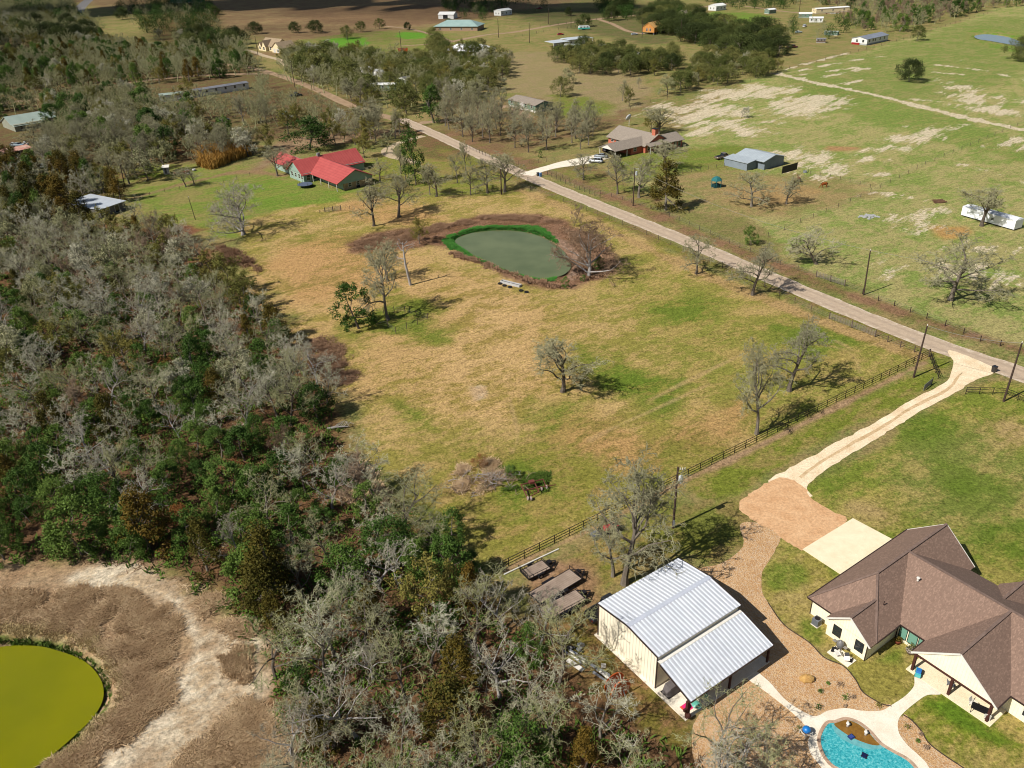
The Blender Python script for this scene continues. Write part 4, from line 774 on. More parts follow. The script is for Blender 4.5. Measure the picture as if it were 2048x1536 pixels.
# ---------------- buildings ----------------
class House:
    """local frame: u along rz, w to its right (clockwise), z up; origin at a ground point"""
    def __init__(s,name,label,cat,O,ang,group=None):
        s.r=thing(name,label,cat,(O[0],O[1],0),ang,group); s.wall=MB(); s.roof=MB(); s.trim=MB()
    def p(s,u,w,z): return (u,-w,z)
    def box(s,mb,u0,u1,w0,w1,z0,z1): mb.box(u0,u1,-w1,-w0,z0,z1); return mb
    def body(s,u0,u1,w0,w1,z1,z0=0): s.box(s.wall,u0,u1,w0,w1,z0-.1 if z0==0 else z0,z1)
    def vtri(s,mb,ax,pos,pts,t=.1):
        """upright polygon in the plane u=pos or w=pos, pts=(along,z)"""
        a=[s.p(pos,q,z) if ax=='u' else s.p(q,pos,z) for q,z in pts]; b=[s.p(pos+t,q,z) if ax=='u' else s.p(q,pos-t,z) for q,z in pts]; n=len(a)
        mb.add(a+b,[tuple(range(n)),tuple(range(2*n-1,n-1,-1))]+[(i,n+i,n+(i+1)%n,(i+1)%n) for i in range(n)])
    def plane(s,pts,t=.16,mb=None):
        P=[s.p(*q) for q in pts]; a=Vector(P[1])-Vector(P[0]); b=Vector(P[2])-Vector(P[0])
        if a.cross(b).z<0: P=P[::-1]
        (mb or s.roof).slab(P,t)
    def gable(s,ax,a0,a1,c,half,ze,zr,ends=True,o=.4,over=.35,wallends=None,half2=None):
        h2=half2 or half; k=(zr-ze)/half; zo=ze-k*over; k2=(zr-ze)/h2; zo2=ze-k2*over
        f=(lambda a,b,z:(a,b,z)) if ax=='u' else (lambda a,b,z:(b,a,z))
        s.plane([f(a0-o,c-half-over,zo),f(a1+o,c-half-over,zo),f(a1+o,c,zr),f(a0-o,c,zr)]); s.plane([f(a0-o,c+h2+over,zo2),f(a1+o,c+h2+over,zo2),f(a1+o,c,zr),f(a0-o,c,zr)])
        if ends:
            for e,t in ((a0,.1),(a1,-.1)): s.vtri(s.wall,'u' if ax=='u' else 'w',e,[(c-half,ze-.05),(c+h2,ze-.05),(c,zr-.17)],t if ax=='u' else -t)
    def shed(s,pts,t=.12): s.plane(pts,t)
    def win(s,ax,pos,a0,a1,z0,z1,sgn=1,name='window',fm=None,pm=None,bars=1):
        """framed opening on the wall plane u=pos / w=pos whose outside is towards sgn"""
        fm=fm or M('white_trim',(236,232,222)); pm=pm or glass('dark_glass'); f=MB(); g=MB(); d=.05*sgn
        def bx(mb,p0,p1,q0,q1,y0,y1):
            lo,hi=min(p0,p1),max(p0,p1)
            if ax=='u': s.box(mb,lo,hi,q0,q1,y0,y1)
            else: s.box(mb,q0,q1,lo,hi,y0,y1)
        e=.07
        bx(f,pos,pos+d,a0-e,a0,z0-e,z1+e); bx(f,pos,pos+d,a1,a1+e,z0-e,z1+e); bx(f,pos,pos+d,a0,a1,z0-e,z0); bx(f,pos,pos+d,a0,a1,z1,z1+e)
        if bars: bx(f,pos+d*.45,pos+d*.9,a0,a1,(z0+z1)/2-.03,(z0+z1)/2+.03)
        bx(g,pos+.002*sgn,pos+d*.4,a0,a1,z0,z1); o=f.build(name,fm,s.r); g.build('pane' if name=='window' else 'panel',pm,o); return o
    def door(s,ax,pos,a0,a1,sgn=1,mat=None,z1=2.1): return s.win(ax,pos,a0,a1,0.02,z1,sgn,'door',None,mat or M('door_white',(226,222,214)),0)
    def post(s,u,w,z1,mat,r=.09,z0=0): mb=MB(); s.box(mb,u-r,u+r,w-r,w+r,z0,z1); return mb.build('post',mat,s.r)
    def part(s,name,mb,mat,label=None): return mb.build(name,mat,s.r,label=label)
    def done(s,wm,rm,tm=None):
        if s.wall.n: s.wall.build('wall',wm,s.r)
        if s.roof.n: s.roofo=s.roof.build('roof',rm,s.r)
        if s.trim.n: s.trim.build('trim',tm or M('white_trim',(236,232,222)),s.r)
        return s.r
MSH=M('brown_shingles',(144,118,102),(128,104,90),3.5,.95,kind='shingle',bmp=.3)
MSH2=M('grey_shingles',(156,144,130),(138,126,112),2.5,.95,kind='shingle',bmp=.2)
MWHT=M('white_trim',(240,236,226),(226,220,208),1.,.7,bmp=.02); MDK=M('dark_brown_metal',(70,54,48),(52,40,36),1.,.5); MBLK=M('black_metal',(38,36,38),(26,24,26),2,.5)
MSID=M('cream_boards',(250,240,208),(238,226,190),.8,.8,kind='stripey',per=.32,amt=.22,bmp=.1,k=1.25); MSIDX=M('cream_boards_x',(250,240,208),(238,226,190),.8,.8,kind='stripe',per=.32,amt=.22,bmp=.1,k=1.25)
MTAN=M('tan_steel_siding',(242,232,206),(232,220,194),.4,.6,kind='stripey',per=.46,amt=.6,k=1.25,bmp=.1)
MRF=M('galvalume_roof',(226,230,236),(208,212,220),.5,.5,.0,kind='stripe',per=.5,amt=.5,bmp=.1,k=1.1,thr=.5)
# -- brown shingled house --
O=G(1728.5,1321.6); HA=R(34.5); h=House('brown_roof_house','cream board house with steep brown shingle roofs beside the pool','house',O,HA)
h.body(1.2,20,-7.8,-.05,2.5); h.body(0,1.2,-4.9,0,2.5); h.body(5.6,19,-.05,18,2.5)
e=2.42
h.plane([(.75,-8.25,e),(20.3,-8.25,e),(20.3,-3.95,6.1),(6.4,-3.95,6.1)]); h.plane([(.75,.35,e),(6.4,-3.95,6.1),(20.3,-3.95,6.1),(20.3,.35,e)]); h.plane([(.75,-8.25,e-.003),(6.4,-3.95,6.097),(.75,.35,e-.003)])
h.vtri(h.wall,'u',20,[(-7.8,2.45),(-.05,2.45),(-3.95,5.9)],-.12)
h.plane([(-.28,-2.35,4.62),(4.4,-2.35,4.62),(4.4,-5.1,2.44),(-.28,-5.1,2.44)]); h.plane([(-.28,-2.35,4.62),(4.4,-2.35,4.62),(4.4,.4,2.44),(-.28,.4,2.44)])
h.vtri(h.wall,'u',0,[(-4.9,2.45),(0,2.45),(-2.35,4.42)],.12)
h.plane([(5.25,-3.9,e),(5.25,18.5,e),(12.35,18.5,6.07),(12.35,-3.9,6.07)]); h.plane([(19.4,-3.9,e),(19.4,18.5,e),(12.35,18.5,6.07),(12.35,-3.9,6.07)])
h.plane([(2.7,7.75,6.04),(12.3,7.75,6.04),(12.3,3.25,e+.01),(2.7,3.25,e+.01)]); h.plane([(2.7,7.75,6.04),(12.3,7.75,6.04),(12.3,12.25,e+.01),(2.7,12.25,e+.01)])
h.vtri(h.wall,'u',2.85,[(3.6,2.5),(11.9,2.5),(7.75,5.82)],.12)
h.plane([(14.8,5.8,4.5),(19.8,5.8,4.5),(19.8,3.6,2.5),(14.8,3.6,2.5)]); h.plane([(14.8,5.8,4.5),(19.8,5.8,4.5),(19.8,8.,2.5),(14.8,8.,2.5)])
h.vtri(h.wall,'u',19.5,[(3.8,2.4),(7.8,2.4),(5.8,4.3)],-.12)
# white rakes, beam, ridge caps
def rake(h,mb,u,w0,z0,w1,z1): mb.bar(h.p(u,w0,z0),h.p(u,w1,z1),.06,.2)
for a in ((-.3,-5.1,2.36,-2.35,4.53),(-.3,.4,2.36,-2.35,4.53),(2.68,3.25,2.36,7.75,5.95),(2.68,12.25,2.36,7.75,5.95),(20.33,.35,2.36,-3.95,6.0),(20.33,-8.25,2.36,-3.95,6.0)): rake(h,h.trim,*a)
g=MB(); 
for a,b in (((.72,-8.3,2.4),(20.3,-8.3,2.4)),((.7,-8.2,2.4),(.7,-5.1,2.4)),((4.4,.42,2.4),(5.25,.42,2.4)),((.8,.42,2.4),(4.4,.45,2.4)),((5.2,.4,2.4),(5.2,3.2,2.4)),((3.,3.2,2.4),(5.2,3.2,2.4)),((2.8,12.3,2.4),(5.2,12.3,2.4)),((5.2,12.3,2.4),(5.2,18.5,2.4))): g.bar(h.p(*a),h.p(*b),.12,.12)
for u,w in ((1.15,-7.85),(-.05,-.0),(5.5,.1)): g.bar(h.p(u,w,0),h.p(u,w,2.4),.09)
g.build('gutter',MDK,h.r)
c=MB()
for a,b in (((6.4,-3.95,6.13),(20.3,-3.95,6.13)),((12.35,-3.9,6.1),(12.35,18.5,6.1)),((2.7,7.75,6.08),(12.3,7.75,6.08)),((-.28,-2.35,4.66),(4.2,-2.35,4.66)),((14.8,5.8,4.54),(19.8,5.8,4.54))): c.bar(h.p(*a),h.p(*b),.3,.06)
c.bar(h.p(.8,-8.2,2.45),h.p(6.4,-3.95,6.12),.25,.06); c.bar(h.p(.8,.35,2.45),h.p(6.4,-3.95,6.12),.25,.06)
c.build('ridge_cap',M('ridge_shingles',(138,116,104),(108,88,78),2,.95),h.r)
GRW=glass('green_window',(120,168,148),.25)
for a,b in ((-4.1,-3.2),(-1.35,-.45)): h.win('u',-.0,a,b,.75,2.05,-1,fm=M('dark_frame',(60,52,48)))
for a,b in ((.35,1.15),(1.4,2.35),(2.55,3.25)): h.win('u',5.6,a,b,.5,2.2,-1,fm=MBLK,pm=GRW,bars=0)
h.win('u',5.6,5.2,7.6,.05,2.15,-1,fm=MBLK,pm=glass('dark_glass')); h.win('u',5.6,13.6,14.8,.8,2.1,-1); h.win('w',0.,2.2,3.2,1,2,1,fm=MBLK) if False else None
for u,w in ((2.87,3.75),(2.85,7.75),(2.8,11.75)):
    b=MB(); h.box(b,u-.13,u+.13,w-.13,w+.13,.06,2.5); b.build('porch_post',M('dark_timber',(84,44,34),(64,34,28),2),h.r)
b=MB(); h.box(b,2.75,2.95,3.4,12.1,2.28,2.5); b.build('porch_beam',M('dark_timber',(84,44,34)),h.r)
h.part('roof_vent',MB().lathe([(.12,0),(.12,.35),(.2,.38),(.2,.46),(.02,.5)],10,h.p(10.,-1.1,5.0)),MWHT); h.part('roof_vent',MB().lathe([(.05,0),(.05,.5),(.02,.5)],8,h.p(4.6,-1.6,4.2)),MDK)
s_=MB(); s_.slab([h.p(8.0,10.9+i,3.95) if False else q for i,q in enumerate([h.p(8.6,14.0,4.28),h.p(8.6,14.9,4.28),h.p(9.5,14.9,4.75),h.p(9.5,14.0,4.75)])],.1); s_.build('skylight',M('skylight_dome',(210,220,226),None,1,.2),h.r)
h.done(MSID,MSH)
sheet('patio',[h.r.matrix_basis@Vector(h.p(*q)) for q in ((2.45,3.3,0),(5.6,3.3,0),(5.6,12.3,0),(2.45,12.3,0))],MCON,.10,.25)
sheet('parking_pad',W2([(1605,1099),(1705.7,1037),(1790,1082),(1690,1155)]),MCON,.07,.2)
HM=h.r.matrix_basis.copy()
OH=(float(O[0]),float(O[1]))
def HL(u,w,z=0): v=Vector((u,-w,z)); m=Matrix.Translation((OH[0],OH[1],0))@Matrix.Rotation(HA,4,'Z'); r=m@v; return (r.x,r.y,r.z)
# lawn edging
ed=MB(); P=smooth_open(W2([(1536,1206),(1568,1250),(1618,1285),(1648,1315),(1686,1332),(1711,1360),(1726,1385),(1761,1407),(1783,1413)]),5); ed.tube([(x,y,.05) for x,y in P],.06,5)
P=smooth_open(W2([(1806,1430),(1822,1440),(1842,1462),(1856,1485),(1880,1505),(1905,1522),(1940,1545)]),5); ed2=MB(); ed2.tube([(x,y,.05) for x,y in P],.06,5)
tag(ed.build('lawn_edging',M('edging',(70,58,46))),'dark curved edging strip between the gravel bed and the lawn by the house','garden edging'); tag(ed2.build('lawn_edging',M('edging',(70,58,46))),'dark edging strip round the small gravel bed right of the pool','garden edging')
# -- metal barn --
B0=G(1196.5,1270.7); BA=R(34.); OB=B0
def BL(u,w,z=0): r=(Matrix.Translation((B0[0],B0[1],0))@Matrix.Rotation(BA,4,'Z'))@Vector((u,-w,z)); return (r.x,r.y,r.z)
h=House('metal_barn','tan steel barn with white ribbed roof and open lean-to','barn',B0,BA)
h.body(0,12.1,0,9.2,4.75); h.vtri(h.wall,'u',0,[(0,4.7),(9.2,4.7),(4.7,5.3)],.1); h.vtri(h.wall,'u',12.1,[(0,4.7),(9.2,4.7),(4.7,5.3)],-.1)
h.plane([(-.12,-.15,4.82),(12.25,-.15,4.82),(12.25,4.7,5.47),(-.12,4.7,5.47)],.08); h.plane([(-.12,9.35,4.82),(12.25,9.35,4.82),(12.25,4.7,5.47),(-.12,4.7,5.47)],.08)
rb=MB()
for i in range(25):
    u=.12+i*.5
    rb.bar(h.p(u,-.13,4.84),h.p(u,4.6,5.47),.07,.05); rb.bar(h.p(u,9.33,4.84),h.p(u,4.8,5.47),.07,.05); rb.bar(h.p(u,9.75,4.12),h.p(u,14.1,2.85),.07,.05)
rb.build('roof_ribs',M('rib_metal',(244,246,250),(226,230,236),1,.5,.0),h.r)
b=MB(); b.slab([h.p(-.14,4.42,5.475),h.p(12.27,4.42,5.475),h.p(12.27,4.7,5.53),h.p(-.14,4.7,5.53)][::1],.03); b.slab([h.p(-.14,4.7,5.53),h.p(12.27,4.7,5.53),h.p(12.27,4.98,5.475),h.p(-.14,4.98,5.475)],.03); b.build('ridge_cap',M('ridge_metal',(204,208,220),(190,196,208),1,.5),h.r)
b=MB(); b.slab([h.p(-.12,9.7,4.12),h.p(-.12,14.15,2.82),h.p(12.15,14.15,2.82),h.p(12.15,9.7,4.12)],.08); b.build('lean_to_roof',MRF,h.r)
b=MB()
for u in (-.14,12.26):
    b.bar(h.p(u,-.15,4.78),h.p(u,4.7,5.43),.05,.2); b.bar(h.p(u,9.35,4.78),h.p(u,4.7,5.43),.05,.2); b.bar(h.p(u,9.7,4.06),h.p(u,14.15,2.76),.05,.2)
for u,w in ((-.02,-.02),(-.02,9.22),(12.12,9.22)): b.bar(h.p(u,w,0),h.p(u,w,4.75),.12)
b.bar(h.p(-.1,14.16,2.76),h.p(12.15,14.16,2.76),.08,.16); b.build('trim',MDK,h.r)
b=MB(); b.bar(h.p(-.05,9.45,4.15),h.p(12.15,9.45,4.15),.5,.03); b.build('valley_flashing',M('white_trim',(240,236,226)),h.r)
for u in (.1,6.1,12.): b=MB(); h.box(b,u-.1,u+.1,13.7,13.9,.15,2.8); b.build('post',M('barn_post',(66,36,32)),h.r)
b=MB(); h.box(b,-.1,.3,13.6,14.0,.15,1.5) if False else None
h.win('w',9.2,2.,3.,.15,2.2,1,'door',MWHT,M('door_white',(226,222,214)),0); h.win('w',9.2,5.,9.,.15,3.0,1,'roller_door',MDK,M('roller',(206,200,186),None,1,.5,kind='stripe'),0)
h.done(MTAN,MRF)
sheet('barn_slab',[BL(-.35,-.3)[:2],BL(12.3,-.3)[:2],BL(12.3,13.95)[:2],BL(-.35,13.95)[:2]],MCON2,.13,.3)
# -- red-roofed house --
MRED=M('red_metal_roof',(206,86,84),(186,70,70),.5,.5,.05,kind='stripey',per=.9,amt=.25,k=1.05); MREDX=M('red_metal_roof_x',(204,98,92),(184,82,78),.5,.6,.0,kind='stripe',per=.9,amt=.3,k=.88)
MSAGE=M('sage_boards',(150,172,158),(136,158,146),.6,.8,kind='stripe',per=.4,amt=.3,k=1.2); MSTONE=M('tan_stone',(176,152,118),(120,100,78),1.4,.95,bmp=.4,k=1.3)
O=G(687.7,381.3); h=House('red_roof_house','large house with salmon-red metal roof and stone front gable','house',O,R(39))
h.body(-4.6,17.2,-26,-16.4,2.8); h.gable('u',-4.8,17.3,-21.6,5.,2.8,6.1,over=.5); h.body(-3,4.5,-40,-25,2.6); h.gable('w',-41,-26,.6,3.8,2.6,4.6,over=.4)
ob=MB(); h.box(ob,.2,10.2,-.4,0,-.1,2.0); ob.build('stone_wall',MSTONE,h.r); h.body(.3,10.1,-16,-.4,2.7); h.vtri(h.wall,'w',-.02,[(-1.6,2.0),(10.3,2.0),(10.4,2.7),(4.35,5.35),(-1.7,2.7)],.15)
h.plane([(4.35,-21,5.65),(4.35,.55,5.65),(-2.3,.55,2.55),(-2.3,-21,2.55)]); h.plane([(4.35,-21,5.65),(4.35,.55,5.65),(11.,.55,2.55),(11.,-21,2.55)])
for w in (-15.5,-10.5,-5.5,-.5): h.post(-1.9,w,2.6,MWHT,.08)
for u in (1.8,4.6,7.8): h.win('w',0.,u,u+1.,.8,1.9,1)
for w in (-13,-9,-5): h.win('u',.3,w,w+1.4,.6,2.2,-1)
for u in (-3.6,-1.4): h.win('w',-16.4,u,u+1.2,.6,2.2,1)
for w in (-24.6,-22.2,-19.8,-18.): h.win('u',-4.6,w,w+1.,1.,2.3,-1)
for w in (-38,-34,-30): h.win('u',-3,w,w+1.4,1,2.2,-1)
b=MB(); h.box(b,3.6,4.5,-22.,-21.2,5.6,6.9); b.build('chimney',M('grey_flue',(150,150,150)),h.r)
h.done(MSAGE,MREDX)
# trampoline
b=thing('trampoline','round black netted trampoline at the corner of the red-roofed house','trampoline',G(611,374)); MB().lathe([(2.3,.85),(2.35,.95),(2.1,.97)],24).build('frame',M('blue_pad',(96,108,128)),b); MB().lathe([(2.15,.88),(2.15,.9)],24).build('mat',MBLK,b)
for k in range(6):
    a=k*math.pi/3; MB().tube([(2.3*math.cos(a),2.3*math.sin(a),0),(2.3*math.cos(a),2.3*math.sin(a),2.6)],.04,5).build('pole',MBLK,b)
# -- brick house --
MBR=M('red_brick',(178,104,80),(150,84,66),1.5,.9,kind='brick',k=1.2); O=G(1227.3,311.6); h=House('brick_house','low red brick ranch house with grey-brown roof, chimney and carport','house',O,R(34.8))
h.body(10,21,-14,4.6,2.6); h.gable('w',-14.3,4.6,15.5,5.6,2.6,5.4,over=.5); h.body(21,26,-2,6,2.6); h.gable('u',16,25.8,2.6,4.,2.6,4.4,over=.4); h.body(5,10,-4.2,3.2,2.6); h.gable('u',-2.4,13,-.6,3.9,2.6,4.3,ends=False,over=.3)
h.vtri(h.trim,'u',-2.5,[(-4.4,2.6),(3.2,2.6),(-.6,4.1)],.1)
h.shed([(9.6,4.8,3.3),(22,4.8,3.3),(22,7.2,2.6),(9.6,7.2,2.6)])
for u,w in ((-2.2,-4.4),(-2.2,3.2),(3,3.2)): h.post(u,w,2.6,MWHT,.1)
for u in (10,14,18,21.8): h.post(u,7.,2.6,MWHT,.08)
b=MB(); h.box(b,14.6,16.,2.6,4.2,4.6,7.0); b.build('chimney',MBR,h.r); b=MB(); h.box(b,14.5,16.1,2.5,4.3,7.,7.15); b.build('chimney_cap',MBLK,h.r)
for u in (11,13.5,16.5,19): h.win('w',4.6,u,u+1.2,.8,2.1,1)
for w in (-12.5,-9.8): h.win('u',10,w,w+1.3,1.1,2.1,-1)
for u in (22.,24.): h.win('w',6.,u,u+1.2,.4,2.2,1)
h.win('w',3.2,6,7.2,1,2.1,1); h.done(MBR,MSH2)
# -- green mobile home, grey shed, far homes --
def mobile(name,label,px,ang,L,Wd,hh,rise,wm,rm,nwin=4,skirt=.7,wins='u',cat='mobile home',group=None,flip=False):
    """box home whose near corner stands at px; length L along ang (u), width Wd towards -w"""
    h=House(name,label,cat,G(*px),ang,group); h.body(0,L,-Wd,0,hh+skirt,skirt); h.gable('u',0,L,-Wd/2,Wd/2,hh+skirt,hh+skirt+rise,o=.2,over=.2)
    b=MB(); h.box(b,.05,L-.05,-Wd+.05,-.05,-.05,skirt); b.build('skirting',M('skirting_white',(232,230,222)),h.r)
    n=nwin
    for i in range(n):
        u=L*(i+.5)/n-.5; h.win('w',0,u,u+1.,skirt+.9,skirt+2.,1)
    for w in (-Wd*.7,-Wd*.3): h.win('u',0,w-.4,w+.4,skirt+.9,skirt+2.,-1)
    h.done(wm,rm); return h
MSG=M('sage_green_boards',(112,136,120),(100,124,110),1,.8,kind='stripe',per=.3,amt=.2,k=1.25); MWS=M('white_boards',(236,236,230),(222,222,216),1,.8,kind='stripe',per=.4,amt=.15,k=1.1)
O=G(1071,226); h=House('green_mobile_home','sage green and white mobile home with grey shingle roof on bare dirt','mobile home',O,R(125)); L_=19
h.body(0,L_,0,9,3.,.9); h.gable('u',0,L_,4.5,4.5,3.,4.2,o=.25,over=.3); b=MB(); h.box(b,.1,L_-.1,.1,8.9,0,.9); b.build('skirting',MWHT,h.r)
for u in (2,6,9.5,13,16): h.win('w',0.,u,u+1.2,1.5,2.7,-1)
h.win('u',0,5.6,7.,1.4,2.8,-1); b=MB(); h.box(b,8,11,-.15,0,.9,3.); b.build('white_panel',MWHT,h.r)
h.done(MSG,MSH2)
O=G(1528,340); h=House('metal_shed','grey steel shed with pale metal roof in the horse paddock','shed',O,R(35.5)); MGS=M('grey_blue_steel',(128,138,146),(112,122,130),.6,.6,kind='stripe',per=.5,amt=.35,k=1.3)
h.body(0,9.3,-11,0,2.8); h.gable('w',-11,0,4.4,4.9,2.8,4.,over=.4); h.body(-4.6,-.1,-12,-3,2.3); h.shed([(-4.9,-12.2,2.4),(-.4,-12.2,2.9),(-.4,-2.6,2.9),(-4.9,-2.6,2.4)]); h.win('w',0,3,6,.1,2.4,1,'door',MGS,MGS,0); h.done(MGS,M('pale_metal_roof',(200,210,214),(180,190,196),.4,.45,.2,kind='stripey',per=.8,amt=.25))
b=thing('metal_screen','black leaning panel fence beside the grey shed','fence panel',G(1564,347),R(35)); MB().box(0,7,-.05,.05,0,2.1).build('panel',MBLK,b); MB().box(-.1,0,-.06,.06,0,2.2).build('post',MBLK,b); MB().box(7,7.1,-.06,.06,0,2.2).build('post',MBLK,b)
# long white trailer
O=G(1921,432); ang=ANG((1921,432),(2016,459)); h=House('white_trailer','long plain white box trailer with a bare oak in front','trailer',O,ang); h.body(0,14.2,-3.2,0,2.6,.35); h.plane([(-.05,-3.25,2.6),(14.25,-3.25,2.6),(14.0,-1.6,2.85),(.2,-1.6,2.85)],.06); h.plane([(-.05,.05,2.6),(14.25,.05,2.6),(14.0,-1.6,2.85),(.2,-1.6,2.85)],.06)
b=MB(); h.box(b,.3,13.9,-2.9,-.3,0,.35); b.build('chassis',MBLK,h.r); h.win('w',0,8.,8.7,1.2,1.7,1); h.done(M('white_panels',(246,246,246),(228,232,234),.3,.6,k=1.2),M('white_panels',(246,246,246)))
# left white-roofed building, green-roofed house, rusty shed, privy
O=G(203,436); h=House('white_roof_outbuilding','outbuilding with shallow bright white metal roof among bare branches at the left wood','shed',O,ANG((203,434),(254,416),2.5)); h.body(0,8.6,-14,0,2.3); h.plane([(-.4,-14.6,2.9),(9.,-14.6,2.9),(9.,.4,2.5),(-.4,.4,2.5)],.12); h.win('w',0,2,3.2,.9,1.9,1); h.win('w',0,5,6.4,.05,2.05,1,'door',None,None,0); h.done(M('grey_boards',(120,116,108)),M('bright_white_roof',(226,232,238),(206,214,222),.4,.35,.2,kind='stripe',per=.9,amt=.2))
MGW=M('pale_green_roof',(176,190,178),(156,172,160),.3,.5,.1,kind='stripe',per=.7,amt=.2); MCB=M('grey_block_wall',(150,150,132),(124,124,108),1,.9,k=1.2)
O=G(32,264); h=House('green_roof_house','pale house with grey-green metal roof and lean-to at the left edge','house',O,R(45)); h.body(0,12,-15,0,2.6); h.gable('u',0,14,-9,6,2.6,5.,over=.3); h.plane([(-.3,-3.2,2.75),(11,-3.2,2.75),(11,.5,2.2),(-.3,.5,2.2)]); h.body(12,18,-15,-5,2.6); h.gable('u',12,19,-9.6,5,2.6,4.6)
for u in (2,5,9): h.win('w',0,u,u+1.1,.8,2.,1)
h.done(MCB,MGW)
O=G(12,318); h=House('rusty_shed','low open shed with red rusty sheet roof at the left edge','shed',O,ANG((12,318),(80,304))); h.body(.4,9,-4.6,-.4,1.9); h.plane([(0,-5,2.6),(10,-5,2.6),(10,0,2.0),(0,0,2.0)],.06); h.win('w',-.4,4,5.5,.05,1.7,1,'door',None,None,0); h.done(M('old_boards',(120,100,84)),M('rusty_sheets',(196,120,104),(210,190,170),.5,.8,kind='stripe',per=1.1,amt=.25))
O=G(328,349); h=House('outhouse','tiny tall white-roofed outhouse left of the red junk heap','shed',O,R(10)); h.body(0,1.6,-1.6,0,2.3); h.plane([(-.3,-1.9,2.7),(2.,-1.9,2.7),(2.,.3,2.3),(-.3,.3,2.3)],.08); h.win('w',0,.4,1.2,.1,2.,1,'door',None,M('grey_boards',(120,116,108)),0); h.done(M('pale_boards',(196,196,190)),MWHT)
MGM=M('silver_roof',(150,150,154),(124,124,130),.3,.4,.2,kind='stripe',per=1.2,amt=.2)
mobile('grey_mobile_home','long grey-roofed mobile home behind the left oak grove','' or (386,196),ANG((386,196),(512,176)),29,5,2.4,.5,MWS,MGM,6)
mobile('small_mobile_home','small pale green mobile home left of the long grey one',(322,205),ANG((322,205),(368,200)),11,5,2.4,.5,MWS,MGW,3)
# cream gabled house
O=G(521,100); h=House('cream_house','cream gabled house with tan shingle roof and pale doors','house',O,ANG((521,100),(575,106))); MCR=M('cream_plaster',(228,212,172),(214,198,158),1,.9,k=1.2); MTR=M('tan_shingles',(164,144,116),(144,124,98),.8,.95,kind='shingle')
h.body(0,17,-11,0,3); h.gable('u',0,17,-5.5,5.5,3,7.); h.body(5,9,0,2,3.2); h.gable('w',-4,2,7,2,3.2,6.4); h.body(17,26,-9,3,3); h.gable('w',-9,3,21.5,4.5,3,6.2); h.body(0,3.6,0,1.2,3); h.gable('w',-4,1.2,1.8,1.8,3,5.2)
for u in (1,6.3,10.5,13): h.win('w',0 if u>9.5 else (1.2 if u<4 else 2.),u,u+1.4,.8,2.4,1)
h.win('w',3,18.5,20.8,.1,2.4,1,'garage_door',None,M('door_white',(226,222,214)),0); h.win('w',3,22,24.3,.1,2.4,1,'garage_door',None,M('door_white',(226,222,214)),0); h.done(MCR,MTR)
# white roof hip house
def hiphouse(name,label,px,ang,L,Wd,ze,zr,wm,rm,nw=4):
    h=House(name,label,'house',G(*px),ang); h.body(0,L,-Wd,0,ze); o=.8; c=-Wd/2; k=Wd/2*.9
    a=(-o,-Wd-o,ze-.1);b=(L+o,-Wd-o,ze-.1);c_=(L+o,o,ze-.1);d_=(-o,o,ze-.1);e1=(k,c,zr);e2=(L-k,c,zr)
    h.plane([a,b,e2,e1]);h.plane([d_,c_,e2,e1]);h.plane([a,e1,d_]);h.plane([b,e2,c_])
    for i in range(nw): u=L*(i+.5)/nw-.6; h.win('w',0,u,u+1.3,.9,2.2,1)
    h.done(wm,rm); return h
h=hiphouse('white_roof_house','house with broad brilliant white hip roof among live oaks','' or (890,110),ANG((890,110),(975,112)),27,13,2.6,5.6,MCB,M('white_coated_roof',(250,250,250),(238,240,240),.3,.6,k=1.15)); b=MB(); h.box(b,19,20,-5,-4,4.6,6.6); b.build('chimney',MGM,h.r)
h=hiphouse('teal_roof_house','tan brick house with pale teal hip roof on the far hillside','' or (870,62),ANG((870,62),(935,62)),32,16,3.2,6.6,M('tan_brick',(176,146,118)),M('teal_roof',(160,184,178),(142,168,162),.3,.5))
h=House('far_metal_barn','small white metal barn behind the teal-roofed house','barn',G(877,38),ANG((877,38),(897,38))); h.body(0,13,-9,0,3.4); h.gable('u',0,13,-4.5,4.5,3.4,5.); h.win('w',0,4,8,.1,3,1,'door',None,None,0); h.done(MWS,MWS)
# framed house going up
O=G(1308,70); h=House('framed_house','unfinished orange plywood house on raised piers','house',O,ANG((1308,70),(1343,62))); MPLY=M('plywood',(206,146,80),(184,122,60),1,.9,kind='stripe',per=1.2,amt=.3,k=1.2); MPLR=M('plywood_roof',(214,172,108),(196,150,88),1,.9)
h.body(0,17,-9,0,4.6,1.4); h.gable('u',0,17,-4.5,4.5,4.6,7.4,over=.3); 
for i in range(6):
    for w in (-8.7,-.3): h.post(.3+i*3.28,w,1.4,MGM,.2)
h.win('w',0,5,6.4,2.2,3.8,1); h.win('w',0,10,11,1.5,3.7,1,'door',None,None,0); h.win('u',0,-6,-5,2.2,3.8,-1); h.win('u',0,-3.5,-2.5,2.2,3.8,-1); h.done(MPLY,MPLR)
